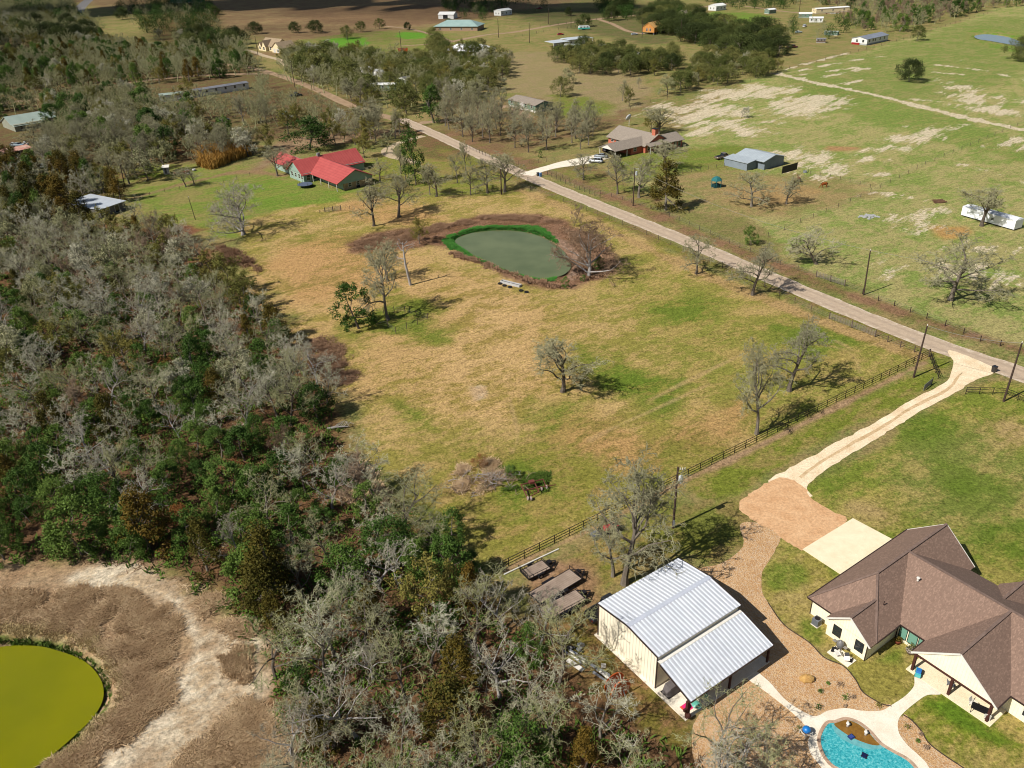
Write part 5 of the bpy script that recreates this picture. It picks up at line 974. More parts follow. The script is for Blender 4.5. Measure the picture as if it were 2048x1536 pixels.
# white-roofed mobile home with open porch roof
O=G(1108,96); h=House('porch_mobile_home','mobile home with long flat white porch roofs in front of the dirt road','mobile home',O,ANG((1108,96),(1200,84))); h.body(6,26,-8,-2,2.8); h.plane([(-.5,-9,3.1),(12,-9,3.1),(12,.5,2.8),(-.5,.5,2.8)]); h.plane([(12.1,-10,3.6),(31,-10,3.2),(31,-.5,3.),(12.1,-.5,3.4)])
for u in (0,5,11,20,30): h.post(u,-.2,2.8,MWHT,.12)
for u in (8,14,18,22): h.win('w',-2,u,u+1.2,.9,2.1,1)
h.done(MWS,M('white_metal_roof',(222,228,230),(204,212,216),.4,.4,.1,kind='stripe',per=1,amt=.15))
O=G(1733,91); h=House('white_mobile_home','white mobile home with grey metal roof beside the upper pasture fence','mobile home',O,ANG((1733,91),(1778,81)));h.body(0,24,-9.5,0,3.4,.8); h.gable('u',0,24,-4.75,4.75,3.4,4.6,o=.3,over=.3); b=MB(); h.box(b,.1,23.9,-9.4,-.1,0,.8); b.build('skirting',M('silver_skirting',(190,192,190)),h.r)
for u in (2,6,8.5,14,19): h.win('w',0,u,u+1.3,1.6,2.9,1)
for w in (-6.8,-3): h.win('u',0,w,w+1.2,1.5,2.8,-1)
b=MB(); h.box(b,-.3,0,-9.2,-4.4,0,1.1); b.build('red_skirting',M('red_panel',(170,44,40)),h.r); h.done(MWS,M('grey_metal_roof',(156,162,174),(132,138,150),.4,.5,.1,kind='stripe',per=1,amt=.2))
far=[('cream_mobile_home','long cream mobile home at the very top right',(1632,27),(1694,23),28,6,2.8,.5,MCR,MWS),('trailer_home','pale home with white porch roof between the far trees',(1597,36),(1622,36),9,7,2.6,.6,MSG,MWS),('camper_home','small white caravan with curved roof beside the pale home',(1618,45),(1645,45),9,4,2.6,.7,MWS,MWS),('green_shed','small pale green shed on the far lawn',(1538,28),(1557,26),7,5,2.6,.7,MSG,MWS),('yellow_shed','narrow yellow-green shed with peaked roof by the dark grove',(1368,38),(1382,36),5,6,3.6,1.8,M('yellow_green_boards',(206,214,150)),MSH2),('white_workshop','cluttered white workshop at the far road bend',(1432,22),(1462,18),12,8,3.2,1.4,MWS,MWS),('garden_shed','pale grey shed left of the dark-roofed hut',(1357,66),(1376,64),7,5,2.4,.7,MWS,MGM),('dark_roof_hut','small open hut with dark grey roof by the red pickup',(1380,76),(1396,75),7,5,2.6,1.4,M('old_boards',(120,100,84)),MSH2),('lean_shed','low white-roofed shelter in the upper pasture',(1432,97),(1452,96),7,4,1.9,.3,MWS,MGM),('tin_shelter','low pale green tin shelter right of the far caravan',(1648,70),(1674,71),8,4,1.8,.3,MSG,MGW),('animal_shed','small brown animal shed by the dead weeds',(1633,86),(1649,86),5,4,2,.3,M('old_boards',(120,100,84)),MGM),('hidden_white_home','long white-roofed home hidden in the central oak grove',(722,146),(750,152),22,5,2.6,.6,MWS,M('white_coated_roof',(250,250,250))),('pale_green_home','small pale green mobile home behind the junction oaks',(742,182),(777,182),12,5,2.6,.5,MSG,MWS),('hidden_grey_home','grey-roofed home hidden behind tall oaks right of the pale green one',(812,170),(846,164),13,6,2.6,.7,MWS,MGM),('corner_green_barn','teal green barn cut by the top edge of the photo',(340,6),(420,4),34,12,4,1,M('teal_boards',(60,110,90)),MWS),('roadside_shelter','small white-roofed open shelter in the top left shade',(86,78),(106,78),8,5,2.6,.3,M('old_boards',(120,100,84)),MGW),('far_white_shed','white far barn on the green at the top',(1002,32),(1030,28),13,8,3.4,1.2,MWS,MWS)]
for (nm,lb,a,b_,L,Wd,hh,ri,wm,rm) in far: mobile(nm,lb,a,ANG(a,b_),L,Wd,hh,ri,wm,rm,3,.3,cat='shed' if 'shed' in nm or 'shelter' in nm or 'hut' in nm else ('barn' if 'barn' in nm else ('workshop' if 'workshop' in nm else 'mobile home')))
# ---------------- vehicles ----------------
def paint(name,c,rough=.3,metal=.0):
    if name in MC: return MC[name]
    m,t,b=nodes(name); b.inputs['Base Color'].default_value=rgba(alb(c)); b.inputs['Roughness'].default_value=rough; b.inputs['Metallic'].default_value=metal; b.inputs['Coat Weight'].default_value=.4; MC[name]=m; return m
def loft(mb,secs):
    """secs: list of (x, [(y,z)...]) rings of equal length"""
    n=len(secs[0][1]); V=[(x,y,z) for x,r in secs for y,z in r]; F=[(i*n+k,i*n+(k+1)%n,(i+1)*n+(k+1)%n,(i+1)*n+k) for i in range(len(secs)-1) for k in range(n)]
    F.append(tuple(range(n-1,-1,-1))); F.append(tuple((len(secs)-1)*n+k for k in range(n))); return mb.add(V,F)
def car(kind,label,px,ang,col,cat='car',group=None,L=None):
    c={'suv':(4.8,1.9,1.75),'sedan':(4.7,1.8,1.42),'pickup':(6.0,2.0,1.85)}[kind]; L=L or c[0]; Wd=c[1]/2; H=c[2]; o=thing({'suv':'parked_suv','sedan':'parked_car','pickup':'pickup_truck'}[kind],label,cat,G(*px),ang,group)
    pm=paint('paint_%d_%d_%d'%col,col); b=MB(); x0,x1=-L/2,L/2
    def ring(w,z0,z1): return [(-w,z0),(w,z0),(w*1.0,z0+(z1-z0)*.6),(w*.93,z1),(-w*.93,z1),(-w*1.0,z0+(z1-z0)*.6)]
    hood=.95 if kind=='sedan' else 1.08
    loft(b,[(x0,ring(Wd*.86,.42,hood*.78)),(x0+.18,ring(Wd*.97,.34,hood*.95)),(x0+L*.2,ring(Wd,.3,hood)),(x1-L*.32,ring(Wd,.3,hood)),(x1-.5,ring(Wd*.97,.32,hood*.9)),(x1-.1,ring(Wd*.9,.36,hood*.74)),(x1,ring(Wd*.82,.42,hood*.62))]); b.build('body',pm,o,True)
    cab={'suv':(x0+.15,x0+.5,x1-L*.42,x1-L*.27),'sedan':(x0+L*.14,x0+L*.3,x1-L*.46,x1-L*.29),'pickup':(x0+L*.4,x0+L*.44,x1-L*.36,x1-L*.26)}[kind]
    g=MB(); loft(g,[(cab[0],ring(Wd*.9,hood-.02,hood+.02)),(cab[1],ring(Wd*.84,hood-.02,H-.05)),(cab[2],ring(Wd*.84,hood-.02,H-.05)),(cab[3],ring(Wd*.9,hood-.02,hood+.02))]); g.build('windows',glass('car_glass',(30,34,38),.08),o)
    r=MB(); loft(r,[(cab[1]-.05,ring(Wd*.78,H-.06,H-.02)),(cab[1]+.2,ring(Wd*.8,H-.08,H)),(cab[2]-.2,ring(Wd*.8,H-.08,H)),(cab[2]+.05,ring(Wd*.76,H-.06,H-.02))])
    for s in(-1,1):
        for x in(cab[1]+.02,(cab[1]+cab[2])/2,cab[2]-.02): r.bar((x,s*Wd*.86,hood-.02),(x,s*Wd*.79,H-.05),.07,.05)
    r.build('roof',pm,o,True)
    if kind=='pickup': t=MB(); t.box(x0+.15,x0+L*.38,-Wd*.82,Wd*.82,hood-.35,hood+.012); t.build('truck_bed',MBLK,o)
    for x in (x0+L*.19,x1-L*.17):
        for s in(-1,1):
            w=MB(); w.tube([(x,s*(Wd-.22),.36),(x,s*(Wd+.01),.36)],.36,14); wo=w.build('wheel',M('tyre',(36,36,38),None,3,.9),o); MB().tube([(x,s*(Wd+.01),.36),(x,s*(Wd+.025),.36)],.2,10).build('rim',paint('rim',(170,172,176),.3,.6),wo)
    for s in(-1,1):
        MB().box(x1-.12,x1-.02,s*Wd*.62-.16,s*Wd*.62+.16,hood*.58,hood*.7).build('headlight',paint('lamp_glass',(220,224,226),.1),o); MB().box(x0-.01,x0+.06,s*Wd*.7-.1,s*Wd*.7+.1,hood*.6,hood*.78).build('tail_light',paint('tail_red',(130,20,18),.2),o)
    return o
car('suv','white suv parked on the concrete drive of the brick house',(1191,325),R(-22)+math.pi,(214,218,222),'suv'); car('sedan','silver-grey car parked beyond the white suv at the brick house',(1202,315),R(-22)+math.pi,(128,136,140)); car('pickup','tan-grey pickup on the grass left of the grey shed',(1446,317),R(27),(118,106,92),'pickup')
car('suv','dark vehicle inside the carport of the brick house',(1218,303),R(34),(44,40,44),'suv')
car('pickup','dark pickup mostly hidden behind the back corner of the metal barn',(1216,1222),R(34),(46,46,48),'pickup')
car('sedan','left-hand grey car in the grove behind the pasture oaks',(1268,107),R(10),(120,128,146)); car('sedan','right-hand white car in the grove behind the pasture oaks',(1280,110),R(10),(216,216,214)); car('pickup','dark maroon truck at the left of the cars in the grove',(1256,102),R(20),(84,40,46),'pickup')
car('sedan','red car parked beyond the porch mobile home',(1121,70),R(15),(176,34,44)); car('pickup','red pickup beside the dark-roofed hut',(1370,76),R(15),(150,28,40),'pickup'); car('sedan','silver car on the lane left of the framed house',(1269,70),R(10),(176,184,188)); car('pickup','far red truck by the upper left fence line',(1078,18),R(10),(150,40,44),'pickup')
car('sedan','white car between the porch mobile home and the live oak',(1204,92),R(20),(222,222,224)); car('suv','white van by the far caravan',(1609,54),R(60),(226,226,226),'van'); car('sedan','white-grey far car parked in the yard below the van',(1597,66),R(15),(196,210,204)); car('pickup','dark red truck beneath the dark grove',(1585,96),R(15),(96,30,40),'pickup'); car('sedan','black car in front of the cream gabled house',(573,108),R(5),(34,34,38)); car('pickup','dark truck parked by the dirt road in the left grove',(592,193),R(40),(60,66,70),'pickup')
car('sedan','old dark green car in the left yard among oaks',(448,242),R(10),(70,84,76)); car('sedan','pale car hidden in the left yard below the rusty shed',(88,336),R(10),(170,180,176)); car('pickup','white truck in the oak grove beside the hidden grey home',(800,180),R(20),(200,206,212),'pickup'); car('sedan','blue-grey car in front of the green-roofed house',(36,293),R(0),(140,160,170))
# camper
b=thing('camper','old turquoise and white camper trailer beside the dark round tree','camper',G(1168,60),R(10)); q=MB(); loft(q,[(x,[(-1.1,.7),(1.1,.7),(1.1,1.6),(-1.1,1.6)]) for x in(-4,4)]); q.build('lower_body',paint('turquoise',(72,186,172)),b); q=MB(); loft(q,[(-4.,[(-1.1,1.6),(1.1,1.6),(1.,2.1),(-1.,2.1)]),(-3.3,[(-1.1,1.6),(1.1,1.6),(1.,2.9),(-1.,2.9)]),(3.,[(-1.1,1.6),(1.1,1.6),(1.,2.9),(-1.,2.9)]),(4.,[(-1.1,1.6),(1.1,1.6),(1.,2.1),(-1.,2.1)])]); q.build('upper_body',paint('camper_white',(226,230,228)),b)
for x in (-.8,.4): 
    for s in(-1,1): MB().tube([(x,s*.9,.4),(x,s*1.12,.4)],.4,12).build('wheel',M('tyre',(36,36,38)),b)
for x in(-2.4,0,2.2): MB().box(x-.5,x+.5,-1.12,-1.1,1.75,2.3).build('window',glass('dark_glass'),b)
# motorhome
b=thing('motorhome','large white and black striped motorhome parked at the porch mobile home','motorhome',G(1144,100),R(-38)); MB().box(-5,5,-1.25,1.25,.5,3.3).build('body',paint('camper_white',(226,230,228)),b); MB().box(-4.6,3.,-1.28,-1.252,1.9,2.5).build('window',glass('dark_glass'),b); q=MB(); q.bar((-4.5,-1.28,.9),(4.5,-1.28,1.5),.03,.25); q.build('stripe',MBLK,b)
for x in(-3,3):
    for s in(-1,1): MB().tube([(x,s*1.,.45),(x,s*1.27,.45)],.45,12).build('wheel',M('tyre',(36,36,38)),b)
# flat trailers beside the black fence
MPLK=M('weathered_deck',(176,156,138),(140,120,104),.7,.9,kind='stripey',per=.28,amt=.55); 
def utrailer(label,c0,ang,L,Wd,z=.75,rails=False,gate=False,short=False):
    o=thing('flatbed_trailer' if not rails else 'utility_trailer',label,'trailer',(c0[0],c0[1],0),ang,'trailers beside the black rail fence')
    MB().box(-L/2,L/2,-Wd/2,Wd/2,z-.06,z).build('deck',MPLK,o); f=MB()
    for s in(-1,1): f.box(-L/2-.05,L/2+.05,s*(Wd/2+.04)-.04,s*(Wd/2+.04)+.04,z-.16,z+.03)
    for s in (-1,1): f.box(s*(L/2+.05)-.05,s*(L/2+.05)+.05,-Wd/2,Wd/2,z-.16,z+.03)
    f.bar((L/2,-Wd/2,z-.12),(L/2+1.5,0,z-.2),.1); f.bar((L/2,Wd/2,z-.12),(L/2+1.5,0,z-.2),.1); f.bar((L/2+1.3,0,z-.3),(L/2+1.3,0,0),.08); f.box(L/2+.25,L/2+.75,-.3,.3,z-.1,z+.25); f.build('frame',MBLK,o)
    if rails:
        r=MB()
        for s in(-1,1):
            r.bar((-L/2,s*(Wd/2+.05),z+.42),(L/2,s*(Wd/2+.05),z+.42),.05)
            for i in range(6): x=-L/2+L*i/5; r.bar((x,s*(Wd/2+.05),z),(x,s*(Wd/2+.05),z+.42),.05)
        r.bar((L/2,-Wd/2,z+.42),(L/2,Wd/2,z+.42),.05); r.build('side_rail',MBLK,o)
    else:
        r=MB(); r.bar((L/2+.02,-Wd/2,z+.6),(L/2+.02,Wd/2,z+.6),.06); [r.bar((L/2+.02,y,z),(L/2+.02,y,z+.6),.06) for y in(-Wd/2,0,Wd/2)]; r.build('head_rail',MDK,o)
    if gate:
        r=MB(); [r.bar((-L/2-.05,y,z-.1),(-L/2-.35,y,z+1.15),.05) for y in(-Wd/2,-Wd/4,0,Wd/4,Wd/2)]; r.bar((-L/2-.35,-Wd/2,z+1.15),(-L/2-.35,Wd/2,z+1.15),.05); r.bar((-L/2-.2,-Wd/2,z+.5),(-L/2-.2,Wd/2,z+.5),.05); r.build('ramp_gate',MBLK,o)
    xs=(-.55,.35) if not short else (0.,)
    for x in xs:
        for s in(-1,1):
            w=MB().tube([(x,s*(Wd/2+.12),.34),(x,s*(Wd/2+.34),.34)],.34,14).build('wheel',M('tyre',(36,36,38)),o); MB().tube([(x,s*(Wd/2+.34),.34),(x,s*(Wd/2+.355),.34)],.17,10).build('rim',paint('rim',(170,172,176),.3,.6),w)
    for s in(-1,1): m=(xs[0]+xs[-1])/2; MB().box(m-.95 if not short else m-.5,m+.95 if not short else m+.5,s*(Wd/2+.23)-.13,s*(Wd/2+.23)+.13,.72,.76).build('fender',MBLK,o)
    return o
ta=ANG((1090,1236),(1160,1206),.75)
def cen(a,b,z=.75): p=G(*a,z);q=G(*b,z); return ((p[0]+q[0])/2,(p[1]+q[1])/2)
c1=cen((1080,1175),(1145,1148)); utrailer('long flat trailer with weathered plank deck, the middle one of three by the black fence',cen((1066,1198),(1154,1146)),R(37),6.4,2.2)
utrailer('plank-decked trailer with low side rails, nearest of the three to the barn',cen((1090,1225),(1160,1192)),R(33),5.3,2.,rails=True)
utrailer('small trailer with raised ramp gate, closest to the black fence',cen((1052,1148),(1090,1130),.6),R(33),3.2,1.8,.6,rails=True,gate=True,short=True)
# white pipe along the fence
p0=G(1008,1150);p1=G(1117,1099); tag(MB().tube([(0,0,0),(p1[0]-p0[0],p1[1]-p0[1],0)],.09,8).build('white_pipe',MWHT,None,loc=(p0[0],p0[1],.1)),'long white pipe lying along the black rail fence by the trailers','pipe')
# red tractor by the fence
b=thing('red_tractor','small red tractor with grey mower behind branches at the black fence','tractor',G(1222,1062),R(205)); q=MB(); loft(q,[(-.2,[(-.3,.5),(.3,.5),(.3,1.),(-.3,1.)]),(.9,[(-.32,.5),(.32,.5),(.3,1.05),(-.3,1.05)]),(1.2,[(-.26,.5),(.26,.5),(.24,.85),(-.24,.85)])]); q.build('hood',paint('tractor_red',(196,40,60),.4),b); MB().box(-.9,-.3,-.45,.45,.55,.85).build('fender',paint('tractor_red',(196,40,60)),b); q=MB(); q.box(-.7,-.3,-.25,.25,.85,.95); q.box(-.8,-.7,-.25,.25,.9,1.3); q.build('seat',MBLK,b); MB().tube([(-.05,0,1.),(-.2,0,1.3)],.03,6).build('steering_wheel',MBLK,b)
for x,r,y in ((-.6,.5,.55),(.8,.3,.42)):
    for s in(-1,1): MB().tube([(x,s*y,r),(x,s*(y+.2),r)],r,14).build('wheel',M('tyre',(36,36,38)),b)
b=thing('grey_mower','grey ride-on mower left of the red tractor by the black fence','mower',G(1194,1074),R(205)); MB().box(-.9,.8,-.45,.45,.4,.7).build('deck',M('grey_plastic',(120,124,136)),b); q=MB(); loft(q,[(.1,[(-.3,.7),(.3,.7),(.25,1.1),(-.25,1.1)]),(.9,[(-.28,.6),(.28,.6),(.2,.9),(-.2,.9)])]); q.build('hood',M('grey_plastic',(120,124,136)),b); MB().box(-.6,-.2,-.25,.25,.7,1.15).build('seat',MBLK,b)
for x,r in ((-.6,.32),(.6,.22)):
    for s in(-1,1): MB().tube([(x,s*.45,r),(x,s*.62,r)],r,12).build('wheel',M('tyre',(36,36,38)),b)
# farm implement
b=thing('farm_implement','rusty cultivator frame on the grass right of the brush pile','farm implement',G(1062,988),R(20)); MRS=M('rusty_steel',(130,70,58),(96,50,44),3,.8)
f=MB(); f.bar((-1,1.3,1.),(2.4,1.3,1.),.12); f.bar((-1,.2,.7),(1.6,.2,.7),.12); f.bar((-1,1.3,1.),(-1,-1.1,.5),.12); f.bar((1.,1.3,1.),(1.,-.6,.5),.12); f.bar((2.4,1.3,1.),(2.4,.3,.5),.1); f.bar((1.6,.2,.6),(3.9,.1,.4),.09); f.bar((-.6,-1.1,.5),(1.,-.6,.5),.1); f.build('frame',MRS,b); MB().box(.2,1.,.9,1.5,.95,1.3).build('seed_box',MRS,b)
for x,y in ((-1,-1.1),(-.6,-1.3),(1.6,.2),(2.4,.3)): MB().tube([(x,y,.3),(x+.16,y,.3)],.3,12).build('wheel',M('pale_disc',(190,170,160)),b)
for i in range(4): MB().bar((-.6+i*.5,.2,.7),(-.5+i*.5,-.2,.05),.05).build('tine',MRS,b)
# cable reel, scrap pile
MORG=M('orange_rust_steel',(214,104,44),(176,76,34),3,.75,k=1.2)
b=thing('cable_reel','large orange wooden cable reel standing beside the scrap pile','cable reel',G(1234,1388),R(30))
for y in(-.55,.55): 
    MB().tube([(0,y-.05,1.25),(0,y+.05,1.25)],1.25,28).build('flange',MORG,b)
MB().tube([(0,-.5,1.25),(0,.5,1.25)],.35,14).build('core',MRS,b); MB().bar((.3,-1.2,0),(.1,-.9,1.4),.1).build('prop',M('grey_timber',(150,144,136)),b)
rng=random.Random(4); pa=ANG((1145,1310),(1228,1366)); pc=G(1186,1338)
b=thing('scrap_pile','long stack of grey metal channels and white boards behind the barn','scrap pile',pc,pa)
for i in range(22):
    L=rng.uniform(1.6,5.); x=rng.uniform(-3.6,3.6-L*.3); y=rng.gauss(0,.35); z=.1+rng.random()*.45; m=MB().bar((x-L/2+1,y,z),(x+L/2,y+rng.uniform(-.3,.3),z+rng.uniform(-.05,.08)),rng.uniform(.08,.25),.06)
    m.build('metal_channel' if i%4 else 'white_board',M('zinc',(176,180,186),(140,144,150),2,.4,.4) if i%4 else MWHT,b)
MB().box(-2.8,-.6,-1.2,-.7,.05,.2).build('white_board',MWHT,b)
tag(recenter(MB().box(0,.5,0,.35,0,.35).build('white_block',MWHT)),'small white block on the grass between scrap pile and barn','block').location=G(1207,1334)
b=thing('hvac_junk','grey junk heap of metal parts at the upper end of the scrap pile','scrap pile',G(1154,1302),R(20)); 
for i in range(7): MB().box(-.3,.3,-.2,.2,0,.25).build('metal_part',M('zinc',(176,180,186)) if i%2 else MBLK,b,loc=(rng.uniform(-.8,.8),rng.uniform(-.6,.6),.02+.06*i)).rotation_euler=(rng.random(),rng.random()*.5,rng.random()*3)
# ---------------- things by the house and pool ----------------
b=thing('air_conditioner','grey outdoor air conditioning unit at the garage wall','air conditioner',HL(.3,-6.35),HA); MB().box(-.45,.45,-.45,.45,.0,.08).build('pad',MCON2,b); MB().box(-.4,.4,-.4,.4,.08,.95).build('body',M('grey_fins',(140,144,150),(110,114,120),3,.5,kind='stripe',per=.08,amt=.5),b); MB().lathe([(.3,.95),(.32,.99),(.3,1.0)],16).build('fan_guard',MBLK,b)
b=thing('kamado_grill','round grey ceramic grill on white boards below the gable wall','grill',HL(-.75,-2.6),HA); MB().lathe([(.25,.25),(.36,.5),(.4,.75),(.36,1.05),(.2,1.25),(.06,1.3),(.06,1.4)],14).build('body',M('grey_ceramic',(128,126,124),None,3,.4),b,True); f=MB(); [f.bar((x,y,0),(x,y,.4),.06) for x in(-.3,.3) for y in(-.3,.3)]; f.build('stand',MBLK,b)
for s in(-1,1): MB().box(-.2,.2,s*.65-.2,s*.65+.2,.75,.79).build('side_shelf',M('grey_timber',(150,144,136)),b)
b=thing('white_furniture_heap','jumble of white and black garden furniture on a pale slab by the grill','garden furniture',HL(-1.6,-2.),HA); MB().box(-.6,.9,-1.5,1.1,.0,.1).build('slab',MCON2,b); rng=random.Random(9)
for i in range(9): MB().box(-.3,.3,-.25,.25,0,.08).build('chair_part',MWHT if i%3 else MBLK,b,loc=(rng.uniform(-.4,.5),rng.uniform(-1.1,.9),.15+.06*i)).rotation_euler=(rng.uniform(-.8,.8),rng.uniform(-.8,.8),rng.random()*3)
def chair(label,loc,rz,mat,group=None,name='patio_chair'):
    b=thing(name,label,'chair',loc,rz,group); MB().box(-.28,.28,-.28,.28,.36,.42).build('seat',mat,b); q=MB(); q.add([(-.28,.26,.4),(.28,.26,.4),(.28,.42,1.),(-.28,.42,1.),(-.28,.3,.4),(.28,.3,.4),(.28,.46,1.),(-.28,.46,1.)],[(0,1,2,3),(7,6,5,4),(0,4,5,1),(1,5,6,2),(2,6,7,3),(3,7,4,0)]); q.build('backrest',mat,b)
    for x in(-.24,.24):
        for y in(-.24,.26): MB().bar((x,y,0),(x,y,.4),.05).build('leg',mat,b)
        MB().box(x-.03,x+.03,-.28,.3,.58,.62).build('armrest',mat,b)
    return b
chair('left-hand white patio chair by the black table under the big gable',HL(3.4,10.0,.1),HA,MWHT); chair('right-hand white patio chair at the far end of the black table',HL(3.1,11.6,.1),HA+2.,MWHT)
chair('grey patio chair behind the middle porch post',HL(3.9,7.4,.1),HA+1,M('grey_plastic',(120,124,136)))
b=thing('patio_table','black rectangular patio table between two white chairs','table',HL(3.1,10.8,.1),HA+.3); MB().box(-.45,.45,-.8,.8,.68,.73).build('tabletop',MBLK,b); [MB().bar((x,y,0),(x,y,.68),.05).build('leg',MBLK,b) for x in(-.4,.4) for y in(-.7,.7)]
b=thing('turquoise_toy_car','turquoise and blue plastic ride-on toy beside the left porch post','toy',HL(2.7,4.5,.1),HA+.4); MB().box(-.55,.55,-.28,.28,.15,.5).build('body',paint('toy_teal',(80,190,190),.4),b); MB().box(-.3,.2,-.24,.24,.5,.8).build('seat',paint('toy_blue',(50,120,200),.4),b); [MB().tube([(x,s*.24,.15),(x,s*.32,.15)],.15,10).build('wheel',MBLK,b) for x in(-.35,.35) for s in(-1,1)]
def potplant(label,loc,h,r,pot,leaf):
    b=thing('potted_plant',label,'potted plant',loc); MB().lathe([(r*.6,0),(r*.8,h*.35),(r*.85,h*.4),(r*.7,h*.4)],14).build('pot',pot,b,True); q=MB(); leafquads(q,[(0,0,h*.65)],160,r,.16,random.Random(3)); q.build('foliage',leaf,b)
potplant('large planter of grey and green flowers below the green windows',HL(4.9,2.3),1.1,.65,M('pale_pot',(176,160,150)),MLEAFM); potplant('rust coloured planter in the shady corner between wall and green windows',HL(5.0,.7),1.0,.4,M('rust_pot',(140,70,50)),MLEAFC)
# pool
MCOP=gravelmat('flagstone_coping',(206,180,154),(170,136,112),5,1.2,bs=.4); MWATER,t_,b_=nodes('pool_water'); co=N(t_,'ShaderNodeNewGeometry').outputs['Position']
v=N(t_,'ShaderNodeTexVoronoi',feature='DISTANCE_TO_EDGE'); v.inputs['Scale'].default_value=3.2; nz=N(t_,'ShaderNodeTexNoise'); nz.inputs['Scale'].default_value=1.6; t_.links.new(co,nz.inputs['Vector']); t_.links.new(mixc(t_,.25,co,nz.outputs['Color']) if False else co,v.inputs['Vector']); nn=noise(t_,co,5,3,.7,.8)
cc=ramp(t_,nn,[(.3,alb((34,128,140))),(.5,alb((64,180,188))),(.72,alb((150,222,220)))]); t_.links.new(cc,b_.inputs['Base Color']); b_.inputs['Roughness'].default_value=.08; bump(t_,b_,nn,.25,.05)
POOL=W2([(1655,1450),(1672,1447),(1693,1441),(1715,1448),(1736,1464),(1750,1480),(1762,1492),(1785,1506),(1812,1521),(1830,1540),(1845,1570),(1800,1610),(1740,1590),(1690,1545),(1665,1530),(1648,1508),(1641,1478)]); PO=smooth_closed(POOL,5)
ctr=PO.mean(0)
def offset(P,d):
    P=np.asarray(P); T=np.roll(P,-1,0)-np.roll(P,1,0); T/=np.linalg.norm(T,axis=1)[:,None]; Nn=np.stack([T[:,1],-T[:,0]],1); 
    if ((P+Nn)-P.mean(0))[0]@(P[0]-P.mean(0))<(P[0]-P.mean(0))@(P[0]-P.mean(0)): Nn=-Nn
    return P+Nn*d
pool=thing('swimming_pool','freeform turquoise swimming pool with flagstone coping','swimming pool',(ctr[0],ctr[1],0))
q=MB(); Oo=offset(PO,.32); n=len(PO); V=[(x-ctr[0],y-ctr[1],.13) for x,y in PO]+[(x-ctr[0],y-ctr[1],.13) for x,y in Oo]+[(x-ctr[0],y-ctr[1],.04) for x,y in PO]+[(x-ctr[0],y-ctr[1],.04) for x,y in Oo]
q.add(V,[(i,n+i,n+(i+1)%n,(i+1)%n) for i in range(n)]+[(n+i,3*n+i,3*n+(i+1)%n,n+(i+1)%n) for i in range(n)]+[(2*n+i,i,(i+1)%n,2*n+(i+1)%n) for i in range(n)]); q.build('coping',MCOP,pool)
q=MB(); q.add([(x-ctr[0],y-ctr[1],.075) for x,y in PO],[tuple(range(n))]); q.build('pool_water',MWATER,pool)
LED=smooth_closed(W2([(1668,1450),(1677,1444),(1694,1441),(1716,1449),(1735,1464),(1749,1480),(1759,1491),(1740,1490),(1708,1478),(1683,1463)]),4); q=MB(); q.add([(x-ctr[0],y-ctr[1],.08) for x,y in LED],[tuple(range(len(LED)))]); MLED=M('ledge_stone',(158,116,50),(120,84,32),1.5,.12,bmp=.1,spec=.5); q.build('tanning_ledge',MLED,pool)
LE2=smooth_closed(W2([(1663,1452),(1668,1450),(1683,1463),(1708,1478),(1740,1490),(1759,1491),(1766,1497),(1740,1500),(1705,1490),(1676,1473)]),4); q=MB(); q.add([(x-ctr[0],y-ctr[1],.078) for x,y in LE2],[tuple(range(len(LE2)))]); q.build('pool_step',M('pool_step_tile',(128,196,196),(90,160,166),2.,.1,bmp=.1),pool)
for m_ in pool.children:
    if m_.data.polygons[0].normal.z<0: m_.data.flip_normals()
for px,l in (((1695,1453),'white pool stool on the brown ledge, nearer the left'),((1731,1470),'white pool stool on the brown ledge, nearer the right')):
    b=thing('pool_stool',l,'stool',(*G(*px)[:2],.08)); MB().lathe([(.16,0),(.1,.2),(.2,.36),(.2,.4)],12).build('body',MWHT,b,True); MB().box(-.03,.03,-.2,.2,.4,.55).build('handle',MWHT,b)
b=thing('pool_float','dark blue square float at the edge of the pool step','pool float',(*G(1702,1476)[:2],.08),.5); MB().box(-.28,.28,-.24,.24,0,.16).build('body',paint('navy',(38,52,110),.4),b); MB().box(-.2,.2,-.16,.16,.16,.2).build('top',paint('navy2',(60,80,150),.4),b)
b=thing('pool_robot','dark navy pool cleaner in the open pool water','pool cleaner',(*G(1728,1513)[:2],.08),.9); MB().box(-.26,.26,-.22,.22,0,.14).build('body',paint('navy3',(24,30,70),.4),b); [MB().tube([(x,s*.2,.08),(x,s*.27,.08)],.09,8).build('wheel',MBLK,b) for x in(-.18,.18) for s in(-1,1)]
b=thing('blue_float_basket','white stand holding a bright blue ball float beside the pool deck','pool toy',(*G(1611,1470)[:2],.05),.4); f=MB(); [f.bar((x,y,0),(x,y,.55),.05) for x in(-.45,.45) for y in(-.4,.4)]; [f.bar((-.45,y,.5),(.45,y,.5),.05) for y in(-.4,.4)]; [f.bar((x,-.4,.5),(x,.4,.5),.05) for x in(-.45,.45)]; f.build('stand',MWHT,b); MB().ell((0,0,.75),(.42,.42,.36),14,9).build('ball',paint('bright_blue',(20,120,200),.4),b,True)
